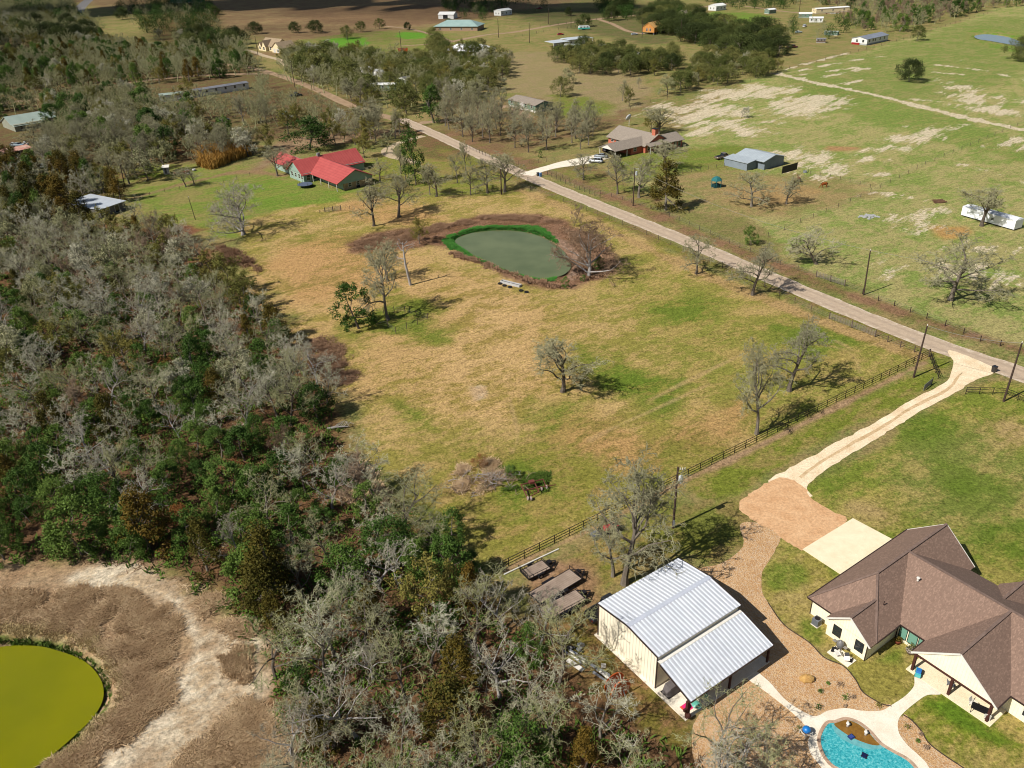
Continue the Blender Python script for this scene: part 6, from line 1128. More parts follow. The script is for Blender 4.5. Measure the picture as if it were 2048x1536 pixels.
# boulder and small plants in the gravel
rng=random.Random(2); b=MB().ell((0,0,.28),(.75,.5,.42),12,8,.25,rng); o_=b.build('boulder',M('yellow_limestone',(214,174,104),(180,136,78),2,.9),None,False,G(1613,1361)); tag(o_,'yellow limestone boulder in the gravel bed between barn and lawn','boulder')
gp=[((1641,1384),.3,'low green'),((1636,1417),.5,'round dark green'),((1680,1371),.42,'purple-grey'),((1690,1397),.45,'dark'),((1706,1396),.3,'small reddish'),((1656,1368),.22,'tiny'),((1757,1413),.4,'grey-green'),((1599,1462),.5,'clipped green'),((1814,1455),.4,'silver-green'),((1842,1469),.25,'thin reddish'),((1836,1483),.25,'little'),((1852,1496),.3,'sparse brown'),((1614,1410),.2,'tiny brown'),((1690,1413),.2,'small brown')]
gd=['left of the path near the boulder','nearest the junction of path and pool deck','centre of the gravel bed beside the lawn edging','below the purple-grey one in the gravel bed','right of the dark one in the gravel bed','just left of the purple-grey one','beside the pool deck at the lawn corner','left of the blue ball float','at the top of the small bed right of the pool','upper middle of the small bed right of the pool','middle of the small bed right of the pool','lower end of the small bed right of the pool','between the path and the low green plant','on the pool side of the dark plant']
for ((x,y),r,k),d_ in zip(gp,gd):
    q=MB(); leafquads(q,[(0,0,r*.5)],110,r,.12,random.Random(int(x))); cm=MTWIG2 if 'brown' in k or 'red' in k or 'purple' in k else (MLEAFM if 'grey' in k or 'silver' in k else MLEAFG)
    o_=thing('garden_plant',k+' plant '+d_,'plant',G(x,y),0,'plants in the gravel beds'); q.build('foliage',cm,o_); MB().tube([(0,0,0),(0,0,r*.5)],.03,4).build('stem',MBARK,o_)
# barn patio things
b=thing('covered_machine','dark grey covered machine on the barn slab corner','covered equipment',BL(1.0,10.5,.13),BA); q=MB(); loft(q,[(-.9,[(-.4,0),(.4,0),(.35,.6),(-.35,.6)]),(-.5,[(-.6,0),(.6,0),(.45,1.1),(-.45,1.1)]),(.5,[(-.6,0),(.6,0),(.45,1.15),(-.45,1.15)]),(.95,[(-.4,0),(.4,0),(.35,.7),(-.35,.7)])]); q.build('cover',M('grey_canvas',(112,104,102),(88,82,82),2,.9,bmp=.5),b); MB().box(-.92,.97,-.62,.62,0,.05).build('hem',MBLK,b)
b=thing('pink_mat','pink and orange patterned mat on the barn slab','mat',BL(.9,12.9,.135),BA); MB().box(-.6,.6,-.45,.45,0,.02).build('cloth',M('pink_cloth',(226,30,140),(250,60,90),3,.9),b); MB().box(-.6,-.4,-.45,.45,.02,.03).build('border',M('orange_cloth',(240,90,50)),b)
MTEAL=paint('teal_green',(96,178,158),.5)
b=thing('teal_umbrella','folded teal and white umbrella lying under the lean-to edge','umbrella',BL(1.6,13.5,.14),BA); MB().lathe([(.55,.5),(.35,.65),(.1,.72),(.02,.74)],10).build('canopy',MTEAL,b); MB().tube([(0,0,0),(0,0,.7)],.03,6).build('pole',MWHT,b)
chair('white chair under the front edge of the barn lean-to',BL(2.4,13.6,.14),BA+.5,MWHT); chair('teal chair under the front edge of the barn lean-to',BL(3.1,13.2,.14),BA-.5,MTEAL)
b=thing('wooden_cross_post','dark red wooden cross sculpture at the front corner of the barn slab','post',BL(-.05,13.75,.13),BA); MB().box(-.14,.14,-.14,.14,0,2.4).build('post',M('dark_timber',(84,44,34)),b); MB().box(-.5,.5,-.1,.1,1.2,1.5).build('crosspiece',M('dark_timber',(84,44,34)),b); MB().ell((0,-.25,.5),(.3,.25,.35),8,6).build('urn',M('dark_timber',(84,44,34)),b)
# utility poles
MPOLE=M('creosote_wood',(84,66,56),(60,46,40),1.5,.9)
def pole(px,label,h=10,tilt=(0,0),tr=None,lamp=False,arm=False,r=.15):
    p=G(*px); o=thing('utility_pole',label,'utility pole',p); q=MB(); tx,ty=tilt; q.tube([(0,0,-.1),(tx*.5,ty*.5,h*.5),(tx,ty,h)],[r*1.15,r,r*.8],8); q.build('pole',MPOLE,o)
    if tr:
        MB().lathe([(.02,0),(.3,0),(.3,.9),(.2,1.),(.05,1.05)],12,(tx+.45,ty-.1,h-2.3 if tr==1 else h-2)).build('transformer',M('pale_grey_tank',(196,202,206),None,1,.4),o); MB().bar((tx,ty,h-.3),(tx+.9,ty+.1,h-.45),.06).build('bracket',M('zinc',(176,180,186)),o)
        for k in(.3,.6,.9): MB().lathe([(.06,0),(.06,.25),(.02,.3)],8,(tx+k,ty,h-.4)).build('insulator',MWHT,o)
    else: MB().lathe([(.06,0),(.06,.25),(.02,.3)],8,(tx,ty,h)).build('insulator',MWHT,o)
    if arm: MB().bar((tx-1.1,ty,h-.6),(tx+1.1,ty,h-.6),.1).build('crossarm',MPOLE,o)
    return o,(p[0]+tx,p[1]+ty,h)
PA=pole((1346,1056),'utility pole with grey transformer beside the black fence above the barn',9.8,tr=1)[1]
MB().box(-.12,.12,-.26,-.15,.6,1.4).build('meter_box',M('zinc',(176,180,186)),bpy.data.objects['utility_pole'])
PB=pole((1827,755),'dark utility pole standing inside the fence corner by the driveway mouth',9.8,(.25,0))[1]
PC=pole((2007,803),'dark utility pole at the right edge beside the short black fence',10.6,(.1,0))[1]
PD=pole((1727,590),'brown utility pole beyond the road next to the long pipe gate',9.8,(-.35,0))[1]
PE=pole((1266,412),'tall utility pole with white tank in front of the brick house',10.6,(.1,0),tr=2)[1]
PF=pole((1003,385+4),'thin pole beside the road above the green pond',7.5)[1]
PG=pole((391,440),'thin leaning pole in the left yard below the red-roofed house',6.4,(-.6,.2),r=.09)[1]
PH_=pole((803,105),'tall pole by the orange skip in the middle distance',12,r=.18)[1]; PI=pole((590,175),'pole with white lamp at the dirt road in the left grove',12,(-.2,0),r=.16)[1]; PJ=pole((997,75),'pole at the right of the teal-roofed house',12,r=.18)[1]
PK=pole((1097,48),'thin far pole by the fenced road at the top',10,r=.16)[1]; PL=pole((1142,55),'far pole behind the porch mobile home',11,r=.16)[1]; PM=pole((1059,86),'far pole left of the porch mobile home',12,r=.16)[1]; pole((1284,76),'pole in front of the framed house',12,r=.16); pole((1361,83),'pole beside the dark-roofed hut',12,r=.16); pole((1598,26),'pole with lamp at the top right homes',12,r=.18); pole((250,374),'short broken pole in the left yard',7,(.3,0)); pole((516,110),'pole left of the cream gabled house',11,r=.16); pole((697,92),'thin pole at the bright green lawn',9,r=.14)
# power lines
MWIRE=M('wire_grey',(150,148,142),None,1,.6)
def wire(a,b,sag,label):
    a=Vector(a);b=Vector(b); pts=[a.lerp(b,i/14)-Vector((0,0,sag*4*(i/14)*(1-i/14))) for i in range(15)]; o=MB().tube([p-a for p in pts],.028,4).build('power_line',MWIRE,None,loc=a); tag(o,label,'power line',None)
wire(PB,PC,.6,'thin power line from the driveway pole to the right edge pole'); wire(PD,(PD[0]+60,PD[1]-38,9.8),1.,'thin power line running right from the pole beyond the road'); wire(PE,PD,2.2,'long power line between the brick house pole and the pole beyond the road')
wire(PC,(PC[0]+30,PC[1]-20,10),.6,'power line leaving the right edge pole'); wire(PA,(BL(12,0,5)[0],BL(12,0,5)[1],4.9),.5,'service cable from the transformer pole to the barn') if False else None
# ---------------- fences ----------------
def fence(name,pts,label,sp,h,rails,pm,pr=.06,rr=.03,cat='fence',group=None,world=False,maxp=100):
    P=np.asarray(pts,float) if world else W2(pts); o=thing(name,label,cat,(P[0][0],P[0][1],0),0,group); L=[P[0]]
    for a,b in zip(P[:-1],P[1:]):
        n=max(1,int(round(np.hypot(*(b-a))/sp)))
        for i in range(1,n+1): L.append(a+(b-a)*i/n)
    pm_=MB().tube([(0,0,-.05),(0,0,h)],pr,6).mesh('post',pm); rng=random.Random(len(L))
    for q in L[:maxp]: link('post',pm_,o,(q[0]-P[0][0],q[1]-P[0][1],0))
    for z in rails:
        m=MB(); m.tube([(q[0]-P[0][0],q[1]-P[0][1],z) for q in P],rr,4); m.build('rail' if rr>.02 else 'wire',pm if rr>.02 else MWIRE,o)
    return o
MRAIL=M('black_brown_pipe',(52,40,42),(38,30,32),2,.5); MPIPE=M('weathered_pipe',(150,140,128),(120,110,100),2,.6); MOLDP=M('old_post',(110,92,76),(84,70,60),2,.95)
FA=[BL(-4,-15.45)[:2],BL(90.3,-15.45)[:2]]; fence('rail_fence',FA,'long straight black pipe rail fence between the mown field and the drive','' or 2.42,1.35,(.45,.87,1.3),MRAIL,.055,.045,world=True)
fence('rail_fence',[(1857,712),(1866,735),(1876,757)],'short black rail fence wing at the corner by the driveway mouth',1.6,1.35,(.45,.87,1.3),MRAIL,.055,.045)
fence('rail_fence',[(1931,788),(1985,789),(2010,790),(2060,812)],'black rail fence at the right edge beyond the driveway',2.2,1.3,(.45,.87,1.25),MRAIL,.055,.045)
def gate(name,a,b,label,n=6,h=1.3,mat=MPIPE,panels=2):
    p=G(*a);q=G(*b); L=math.hypot(q[0]-p[0],q[1]-p[1]); o=thing(name,label,'gate',p,math.atan2(q[1]-p[1],q[0]-p[0]))
    for k in range(panels):
        m=MB(); x0=L*k/panels+.12; x1=L*(k+1)/panels-.12
        for i in range(n): z=.25+(h-.25)*i/(n-1); m.tube([(x0,0,z),(x1,0,z)],.035,5)
        for x in(x0,(x0+x1)/2,x1): m.tube([(x,0,.2),(x,0,h)],.035,5)
        m.build('gate_panel',mat,o)
    for k in range(panels+1): MB().tube([(L*k/panels,0,0),(L*k/panels,0,h+.25)],.09,8).build('post',MOLDP,o)
gate('pipe_gate',(1658,638),(1750,674),'long silver pipe double gate of the mown field beside the road',6,1.3); gate('pipe_gate',(1632,554),(1689,573),'silver pipe double gate of the right pasture beyond the road',6,1.3); gate('drive_gate',(1872,780),(1858,775),'grey metal drive gate standing open by the fence corner',6,1.2,MPIPE,1) if False else None
p=G(1846,783); o_=thing('drive_gate','grey mesh gate standing open beside the driveway below the fence corner','gate',p,ANG((1846,783),(1868,765))); MB().box(0,3.2,-.02,.02,.15,1.25).build('mesh_panel',M('grey_mesh',(128,134,130)),o_); MB().tube([(3.25,0,0),(3.25,0,1.4)],.07,8).build('post',MRAIL,o_)
def wf(pts,label,sp=4.,h=1.25,pr=.06,mat=MOLDP,name='wire_fence'): return fence(name,pts,label,sp,h,(.4,.8,1.15),mat,pr,.012)
wf([(1040,372),(1150,412),(1270,460),(1393,512),(1500,560),(1622,622),(1658,638)],'wire fence of the mown field along the near side of the road above the gate',5.); wf([(1750,674),(1800,695),(1857,714)],'wire fence between the long pipe gate and the fence corner',3.5,1.3,.09)
wf([(1689,573),(1725,588),(1756,602),(1788,612),(1820,625),(1853,637),(1890,652),(1927,667),(1960,683),(2000,692)],'wire fence with dark posts along the far side of the road at the right',3.3,1.2,.09,MDK); wf([(1100,345),(1180,382),(1245,400),(1320,425),(1420,470),(1500,505),(1560,530),(1632,554)],'wire fence along the far side of the road up to the pasture gate',4.)
wf([(1536,474),(1600,446),(1700,405),(1780,366),(1850,330),(1940,292),(2020,258),(2100,225)],'long diagonal wire fence across the right pasture','' or 6.,1.25,.06); wf([(1240,225),(1300,205),(1400,185),(1500,165),(1560,142),(1700,108),(1820,76),(1900,50),(2000,20)],'wire fence between the pasture hedge and the upper pasture','' or 9.,1.3,.08)
wf([(1330,352),(1400,342),(1480,328),(1475,322)],'dark wire fence between the brick house lawn and the horse paddock',3.); wf([(1620,350),(1680,360),(1740,376)],'paddock fence with leaning posts right of the horses',3.); wf([(1015,330),(1060,328),(1110,322)],'dark fence with gate in front of the brick house drive',3.); wf([(1095,350),(1140,372),(1200,396)],'black fence along the front yard of the brick house',2.6,1.3,.07,MDK)
wf([(640,428),(700,420),(780,400),(900,392),(1003,388)],'wire fence between the red-roofed house lawn and the field',4.); wf([(934,295),(985,318),(1015,330)],'black fence beside the road bend',2.5,1.3,.07,MDK); wf([(270,400),(330,385),(420,372),(500,352)],'old wire fence across the left yard',5.)
wf([(752,650),(746,628),(810,625),(856,640),(792,668),(776,655),(752,650)],'small broken wooden pen around the leaning oak in the field',2.6,1.5,.07); wf([(1030,75),(1100,62),(1200,48),(1290,38)],'dark far fence along the road at the top',8.,1.5,.1,MDK); wf([(1020,58),(1100,52),(1180,42),(1230,34)],'far fence on the other side of the top road',8.,1.5,.1,MDK)
gate('field_gate',(650,425),(682,421),'small mesh gate in the yard fence below the red-roofed house',6,1.3,MPIPE,2)
fence('rail_fence',[(1932,655),(2006,692),(2018,684)],'broken grey rail fence corner beyond the road at the right edge',3.,1.2,(.6,1.1),MOLDP,.1,.06) if False else None
# ---------------- small things in the fields ----------------
def bin_(px,label,c,h=1.1): 
    b=thing('wheelie_bin',label,'bin',G(*px),.4); m=paint('bin_%d_%d_%d'%c,c,.5); q=MB(); loft(q,[(0,[(-.27,-.27),(.27,-.27),(.27,.27),(-.27,.27)]),(h-.1,[(-.33,-.36),(.33,-.36),(.33,.36),(-.33,.36)])]); o=q.build('body',m,b); o.rotation_euler=(0,-math.pi/2,0); MB().box(-.38,.38,-.36,.36,h-.1,h).build('lid',m,b); [MB().tube([(.3,s*.2,.1),(.3,s*.3,.1)],.1,8).build('wheel',MBLK,b) for s in(-1,1)]
bin_((1987,744),'black wheelie bin beside the driveway mouth at the road',(36,36,38),1.15); bin_((1076,352),'black wheelie bin at the concrete drive, left of the blue one',(40,40,42)); bin_((1081,353),'blue wheelie bin at the concrete drive beside a black one',(92,140,196))
b=thing('stone_trough','long pale concrete trough on the grass below the green pond','trough',G(1022,569),ANG((1002,565),(1042,575))); L=5.2; q=MB(); q.box(-L/2,L/2,-.5,-.35,0,.5); q.box(-L/2,L/2,.35,.5,0,.5); q.box(-L/2,-L/2+.15,-.35,.35,0,.5); q.box(L/2-.15,L/2,-.35,.35,0,.5); q.box(-.1,.1,-.35,.35,0,.45); q.build('basin',M('pale_concrete2',(206,204,200)),b); MB().box(-L/2+.15,L/2-.15,-.35,.35,.2,.26).build('trough_water',glass('dark_glass'),b)
tm=MB(); n1=14
for i in range(n1):
    for k in range(7):
        a=2*math.pi*i/n1;c=2*math.pi*k/7; tm.v.append(((.38+.14*math.cos(c))*math.cos(a),(.38+.14*math.cos(c))*math.sin(a),.14+.12*math.sin(c)))
tm.n=n1*7; tm.f=[(i*7+k,((i+1)%n1)*7+k,((i+1)%n1)*7+(k+1)%7,i*7+(k+1)%7) for i in range(n1) for k in range(7)]; tmm=tm.mesh('old_tyre',M('tyre',(36,36,38)),True)
for px,l in (((1000,568),'old tyre left of the concrete trough'),((1009,572),'old tyre at the near left corner of the trough'),((1020,575),'old tyre in front of the middle of the trough'),((1042,582),'old tyre right of the trough, nearer one'),((1053,585),'old tyre farthest right of the trough'),((1048,561),'flat old tyre between trough and pond, left'),((1060,566),'flat old tyre between trough and pond, right')):
    tag(link('old_tyre',tmm,None,G(*px)),l,'tyre','old tyres round the trough')
b=thing('canopy_tent','small teal garden canopy tent in the horse paddock','canopy',G(1432,374),.3); q=MB(); q.lathe([(1.7,2.0),(1.6,2.2),(.9,2.9),(.03,3.2)],6); q.build('canopy',M('teal_canvas',(40,120,120),(30,96,100),2,.8),b); [MB().bar((1.5*math.cos(a),1.5*math.sin(a),0),(1.55*math.cos(a),1.55*math.sin(a),2.05),.12).build('leg',M('teal_canvas',(40,120,120)),b) for a in (0,1.047,2.094,3.14,4.19,5.24)]; MB().box(-1.,1.,-.9,.9,.0,.9).build('seat',M('dark_teal',(24,72,76)),b)
# horses
def horse(px,rz,label,c,graze=True):
    o=thing('horse',label,'horse',G(*px),rz); m=leafmat('horse_coat_%d'%c[0],[c,tuple(int(v*.8) for v in c)],.7,1.); q=MB()
    def ring(y,z,ry,rz_,n=10): return [(y+ry*math.cos(2*math.pi*k/n),z+rz_*math.sin(2*math.pi*k/n)) for k in range(n)]
    S_=[(-.85,1.2,.1,.16),(-.78,1.18,.26,.3),(-.45,1.17,.3,.36),(0,1.12,.29,.37),(.4,1.16,.28,.38),(.62,1.2,.2,.34),(.85,1.22 if not graze else 1.05,.13,.24),(1.1,1.5 if not graze else .75,.1,.19),(1.28,1.75 if not graze else .45,.09,.16),(1.42,1.72 if not graze else .28,.09,.13),(1.6,1.6 if not graze else .14,.06,.09),(1.68,1.54 if not graze else .08,.03,.05)]
    loft(q,[(x,ring(0,z,ry,rr)) for x,z,ry,rr in S_])
    for x,s,dx in ((.5,.15,.05),(.48,-.15,-.06),(-.6,.15,-.02),(-.62,-.15,.1)):
        if x>0: q.tube([(x,s,1.05),(x+.02,s,.62),(x+dx,s,.33),(x+dx,s,.06),(x+dx+.03,s,0)],[.13,.08,.05,.05,.07],7)
        else: q.tube([(x,s,1.1),(x+.12,s,.75),(x-.1,s,.5),(x-.06+dx*.4,s,.08),(x-.02+dx*.4,s,0)],[.2,.12,.065,.05,.07],7)
    q.build('body',m,o,True); h=MB(); h.tube([(-.85,0,1.25),(-1.,0,1.),(-1.02,0,.5)],[.05,.08,.03],6); h.build('tail',M('dark_hair',(40,28,24)),o)
    h=MB(); zz=(1.75,.5)[graze]; h.tube([(.6,0,1.5),(.9,0,1.42 if graze else 1.68),(1.15,0,(1.0 if graze else 1.9))],[.05,.06,.03],5); h.build('mane',M('dark_hair',(40,28,24)),o); [q2.build('ear',m,o) for q2 in [MB().tube([(1.28,s*.07,zz+.02),(1.27,s*.08,zz+.2)],[.04,.01],5) for s in(-1,1)]]
horse((1648,375),R(190),'bay brown horse grazing side-on in the paddock',(150,78,36)); horse((1597,364),R(95),'dark reddish horse standing under the bare tree in the paddock',(110,56,40),False)
# satellite dish
b=thing('satellite_dish','white tilted satellite dish standing behind the brick house roof','satellite dish',G(1258,252),R(220)); q=MB().lathe([(.05,0),(.6,.08),(1.1,.3),(1.35,.55),(1.3,.6),(1.05,.36),(.6,.14),(.05,.05)],18).build('dish',M('dish_white',(226,228,228)),b,True,(0,0,2.9)); q.rotation_euler=(R(65),0,0); MB().tube([(0,0,0),(0,0,2.9)],.08,8).build('pole',MWHT,b)
b=thing('paddock_table','dark round feeder beside the leaning panel in the paddock','feeder',G(1610,345),0); MB().lathe([(.6,.0),(.6,.5),(.5,.5),(.5,.1)],14).build('tub',M('zinc',(176,180,186)),b); MB().tube([(1,0,0),(1,0,1.6)],.05,6).build('post',MBLK,b)
rng=random.Random(31)
b=thing('rubble_pile','flat heap of pale grey stone rubble in the right pasture','rubble pile',G(1737,434))
for i in range(46): MB().ell((0,0,.12),(rng.uniform(.2,.5),rng.uniform(.2,.4),rng.uniform(.12,.3)),7,5,.5,rng).build('rock',M('grey_rubble',(186,186,184),(150,150,148),2),b,loc=(rng.gauss(0,1.3),rng.gauss(0,.8),.0))
b=thing('log_pile','low pile of brown logs above the rubble heap','log pile',G(1878,404),.1)
for i in range(8): MB().tube([(-1.6+rng.uniform(-.4,.4),i*.28-1,.15+.2*(i%2)),(1.6+rng.uniform(-.4,.4),i*.28-1+rng.uniform(-.3,.3),.15+.2*(i%2))],.14,7).build('log',M('old_log',(130,96,72),(96,70,54),2),b)
def junk(px,label,cols,n,r,seed,name='junk_heap'):
    rng=random.Random(seed); b=thing(name,label,'junk heap',G(*px))
    for i in range(n): c=cols[i%len(cols)]; o=MB().box(-rng.uniform(.2,.7),rng.uniform(.2,.7),-.3,.3,0,rng.uniform(.2,.7)).build('scrap',M('scrap_%d_%d_%d'%c,c),b,loc=(rng.gauss(0,r),rng.gauss(0,r*.7),.05+.15*rng.random())); o.rotation_euler=(rng.uniform(-.4,.4),rng.uniform(-.4,.4),rng.random()*6)
junk((372,347),'bright red and white junk heap between two slender trees',[(196,60,50),(226,226,226),(150,60,50)],16,1.4,1); junk((20,300),'red and brown clutter left of the rusty shed',[(150,60,50),(120,100,84),(200,190,180)],14,2.,2); junk((60,312),'assorted pale clutter in front of the green-roofed house',[(200,200,196),(110,90,74),(96,120,120)],18,3.,3); junk((290,302),'orange earth and timber heap in the left dirt yard',[(176,110,70),(150,120,90)],14,1.8,4); junk((30,290),'white and grey yard clutter below the green-roofed house',[(210,210,206),(90,86,80)],12,2.5,5)
junk((715,372),'dark outdoor clutter along the stone wall of the red-roofed house',[(44,44,46),(210,210,206),(120,90,70)],12,1.6,6); junk((655,360),'white and dark porch clutter on the left side of the red-roofed house',[(210,210,206),(50,46,44),(150,110,80)],14,1.6,7); junk((1665,28),'white and brown clutter in front of the long cream home',[(210,210,206),(120,80,60)],10,3,8)
b=thing('orange_skip','orange waste skip at the left of the golden green tree','skip',G(806,104),.1); MB().box(-3,3,-1.6,1.6,.2,2.2).build('body',M('skip_orange',(196,90,40)),b); MB().box(-2.9,2.9,-1.5,1.5,2.2,2.25).build('load',M('rust_load',(120,70,50)),b)
for px,l,c in (((568,228),'left-hand pale teal water tank in the left oak yard',(120,160,156)),((586,234),'long white animal trough right of the teal tank',(190,200,190))):
    b=thing('water_tank',l,'tank',G(*px),-.5); MB().box(-1.6,1.6,-.8,.8,0,1.2).build('body',M('tank_%d'%c[0],c),b); MB().box(-1.5,1.5,-.7,.7,1.2,1.25).build('lid',M('tank_lid_%d'%c[0],tuple(int(v*.8) for v in c)),b)
# fallen trunks at the wood edge
for a,b_,l in (((655,860),(697,856),'bleached fallen log at the wood edge beside the branching shadow'),((690,930),(745,958),'bleached fallen tree at the lower wood edge'),((930,1380),(915,1410),'pale fallen log in the small clearing below the wood')):
    p=G(*a);q=G(*b_); rng=random.Random(int(p[0])); m=MB(); L=math.hypot(q[0]-p[0],q[1]-p[1]); m.tube([(0,0,.25),(L*.5,.1,.4),(L,0,.3)],[.2,.17,.08],7)
    for i in range(7): x=L*(.3+.1*i); m.tube([(x,0,.35),(x+.7,rng.uniform(-1,1),.5+rng.random()),(x+1.3,rng.uniform(-1.6,1.6),.4+rng.random()*1.2)],[.07,.05,.02],5)
    o_=m.build('fallen_log',MDEAD,None,loc=p); o_.rotation_euler=(0,0,math.atan2(q[1]-p[1],q[0]-p[0])); tag(o_,l,'fallen log')
# ---------------- ponds ----------------
def water(name,P,c,z,rough=.06,c2=None):
    m,t,b=nodes(name+'_mat'); co=N(t,'ShaderNodeNewGeometry').outputs['Position']; n=noise(t,co,.12,3,.5); t.links.new(ramp(t,n,[(.3,alb(c)),(.7,alb(c2 or c))]),b.inputs['Base Color']); b.inputs['Roughness'].default_value=rough; b.inputs['Specular IOR Level'].default_value=.35; bump(t,b,noise(t,co,2.,3,.6),.05,.03)
    o=sheet(name,P,m,z)
water('olive_pond',offset(POND1,.5),(132,130,10),-.4,.16,(118,120,12)); water('green_pond',offset(POND2,.6),(116,124,84),-.4,.08,(98,108,70)); water('far_pond',offset(POND3,1.),(128,140,144),-.4,.08)
# ---------------- ground cover and weeds ----------------
def tufts(name,P,n,h,w,mat,label,seed,blades=7,world=False,line=None,cat='weeds',size=.12,excl=None,edge=1.2,gap=.0):
    P=np.asarray(P) if world else W2(P); rr=np.random.RandomState(seed)
    if line is None: x0,y0=P.min(0);x1,y1=P.max(0)
    else: x0,y0=P.min(0)-line;x1,y1=P.max(0)+line
    X=rr.uniform(x0,x1,n*8);Y=rr.uniform(y0,y1,n*8); s=(sdline(X,Y,P)-line) if line is not None else sdpoly(X,Y,P); k=(s+(fbm(X,Y,.5,3)-.5)*3.2*min(1,(line or 4))+rr.rand(len(X))**2*edge)<0; k&=fbm(X+9,Y,.33,3)>gap; 
    for e in (excl or []): k&=sdpoly(X,Y,e)>.1
    X=X[k][:n];Y=Y[k][:n]; m=len(X); 
    if not m: return
    Z=-1.6*np.clip(.5-(sdpoly(X,Y,POND1)-.6+shore(X,Y))/2.4,0,1)-1.6*np.clip(.5-(sdpoly(X,Y,POND2)-.6+shore(X,Y))/2.4,0,1)
    hs=h*(.5+rr.rand(m)*.9); V=[];F=[]; a=rr.uniform(0,6.28,(m,blades)); ln=rr.uniform(.15,1.,(m,blades)); 
    bx=X[:,None]+rr.normal(size=(m,blades))*w*.35; by=Y[:,None]+rr.normal(size=(m,blades))*w*.35; tx=bx+np.cos(a)*ln*w*1.1; ty=by+np.sin(a)*ln*w*1.1; tz=hs[:,None]*(.55+.45*rr.rand(m,blades))+Z[:,None]; px_=-np.sin(a)*size*.5; py_=np.cos(a)*size*.5
    zb=np.broadcast_to(Z[:,None],bx.shape)-.02
    Q=np.stack([np.stack([bx-px_,by-py_,zb],-1),np.stack([bx+px_,by+py_,zb],-1),np.stack([(bx+tx)/2+px_*1.3,(by+ty)/2+py_*1.3,(zb+tz)*.5+.12*hs[:,None]],-1),np.stack([tx,ty,tz],-1),np.stack([(bx+tx)/2-px_*1.3,(by+ty)/2-py_*1.3,(zb+tz)*.5+.12*hs[:,None]],-1)],2).reshape(-1,3)
    c=Q.shape[0]//5; me=bpy.data.meshes.new(name); me.from_pydata(Q.tolist(),[],[(5*i,5*i+1,5*i+2,5*i+3,5*i+4) for i in range(c)]); me.materials.append(mat); o=bpy.data.objects.new(name,me); COL.objects.link(o); tag(o,label,cat,None,'stuff'); return o
def thicket():
    P=W2([(-120,640),(400,650),(600,770),(730,975),(960,1190),(1190,1390),(1300,1500),(1400,1640),(620,1700),(540,1400),(520,1290),(430,1200),(330,1140),(100,1110),(-120,1150)]); rr=np.random.RandomState(77); x0,y0=P.min(0);x1,y1=P.max(0); X=rr.uniform(x0,x1,9000);Y=rr.uniform(y0,y1,9000); k=sdpoly(X,Y,P)<-.6; k&=fbm(X,Y,.11,3)>.44
    for K in KEEP: k&=sdpoly(X,Y,K)>1
    X=X[k][:1500];Y=Y[k][:1500]; q=MB(); g_=random.Random(5)
    for x,y in zip(X,Y): r=g_.uniform(.5,1.1); leafquads(q,[(x,y,r*g_.uniform(.6,1.5))],int(42*r),r,.27,g_)
    o=q.build('leafy_undergrowth',tuftmat('yaupon',[(60,86,30),(84,112,40),(100,126,50)])); tag(o,'dense dark green yaupon thickets between the trees of the wood','undergrowth',None,'stuff')
def tuftmat(name,stops):
    m,t,b=nodes(name); co=N(t,'ShaderNodeNewGeometry').outputs['Position']; f=math_(t,'ADD',math_(t,'MULTIPLY',noise(t,co,.35,3,.6),.6),math_(t,'MULTIPLY',noise(t,co,3.,2,.6),.4)); t.links.new(ramp(t,f,[(.3+.4*i/(len(stops)-1),alb(c)) for i,c in enumerate(stops)]),b.inputs['Base Color']); b.inputs['Roughness'].default_value=.9; b.inputs['Specular IOR Level'].default_value=.1; return m
TBR=tuftmat('dry_weeds',[(180,150,114),(212,184,146),(240,216,178)]); TRB=tuftmat('red_brown_weeds',[(142,110,86),(184,150,120)]); TGR=tuftmat('bright_green_weeds',[(48,100,38),(78,134,56),(62,116,46)]); TGD=tuftmat('dull_green_weeds',[(70,92,36),(98,120,48)]); TGO=tuftmat('golden_reeds',[(176,132,62),(208,166,92)]); TPL=tuftmat('pale_grass',[(196,174,128),(220,200,150)]); TOL=tuftmat('olive_grass',[(110,112,50),(140,132,70),(160,140,84)])
ring=lambda P,d:offset(P,d)
tufts('water_weeds',smooth_closed(W2([(905,470),(950,455),(1010,450),(1070,452),(1110,472),(1140,500),(1158,545),(1145,560),(1100,562),(1040,552),(985,535),(925,508),(880,482)]),4),6500,.16,.5,TGR,'bright green leafy band growing round the green pond',1,6,True,None,'water weeds',.12,[offset(POND2,.9),W2([(1100,440),(1300,440),(1300,620),(1080,620),(1130,520)])])
tufts('bank_weeds',[(745,470),(860,452),(960,432),(1080,430),(1130,450),(1100,448),(1000,440),(900,456),(830,475),(800,492),(705,502),(712,482)],2600,.4,1.,TRB,'brown dead weeds on the bank behind the green pond',2,9,size=.07,gap=.4,edge=2.5)
tufts('bank_weeds',[(1120,455),(1190,475),(1230,510),(1225,545),(1180,560),(1140,560),(1165,520),(1140,480)],900,.5,1.,TRB,'brown twiggy weeds under the wide bare tree on the pond bank',3)
tufts('bank_weeds',[(905,508),(985,536),(1060,562),(1120,575)],700,.6,.6,TRB,'thin brown weed line along the near lip of the green pond',33,6,False,1.)
tufts('pond_weeds',[(-60,1185),(80,1185),(200,1178),(330,1200),(345,1235),(340,1290),(350,1350),(345,1400),(280,1460),(180,1530),(120,1580),(60,1580),(190,1465),(245,1400),(232,1340),(160,1275),(60,1250),(-60,1255)],9000,.42,1.,TBR,'tall brown dead weeds round the near olive pond',4,11,size=.055,gap=.36,edge=3.)
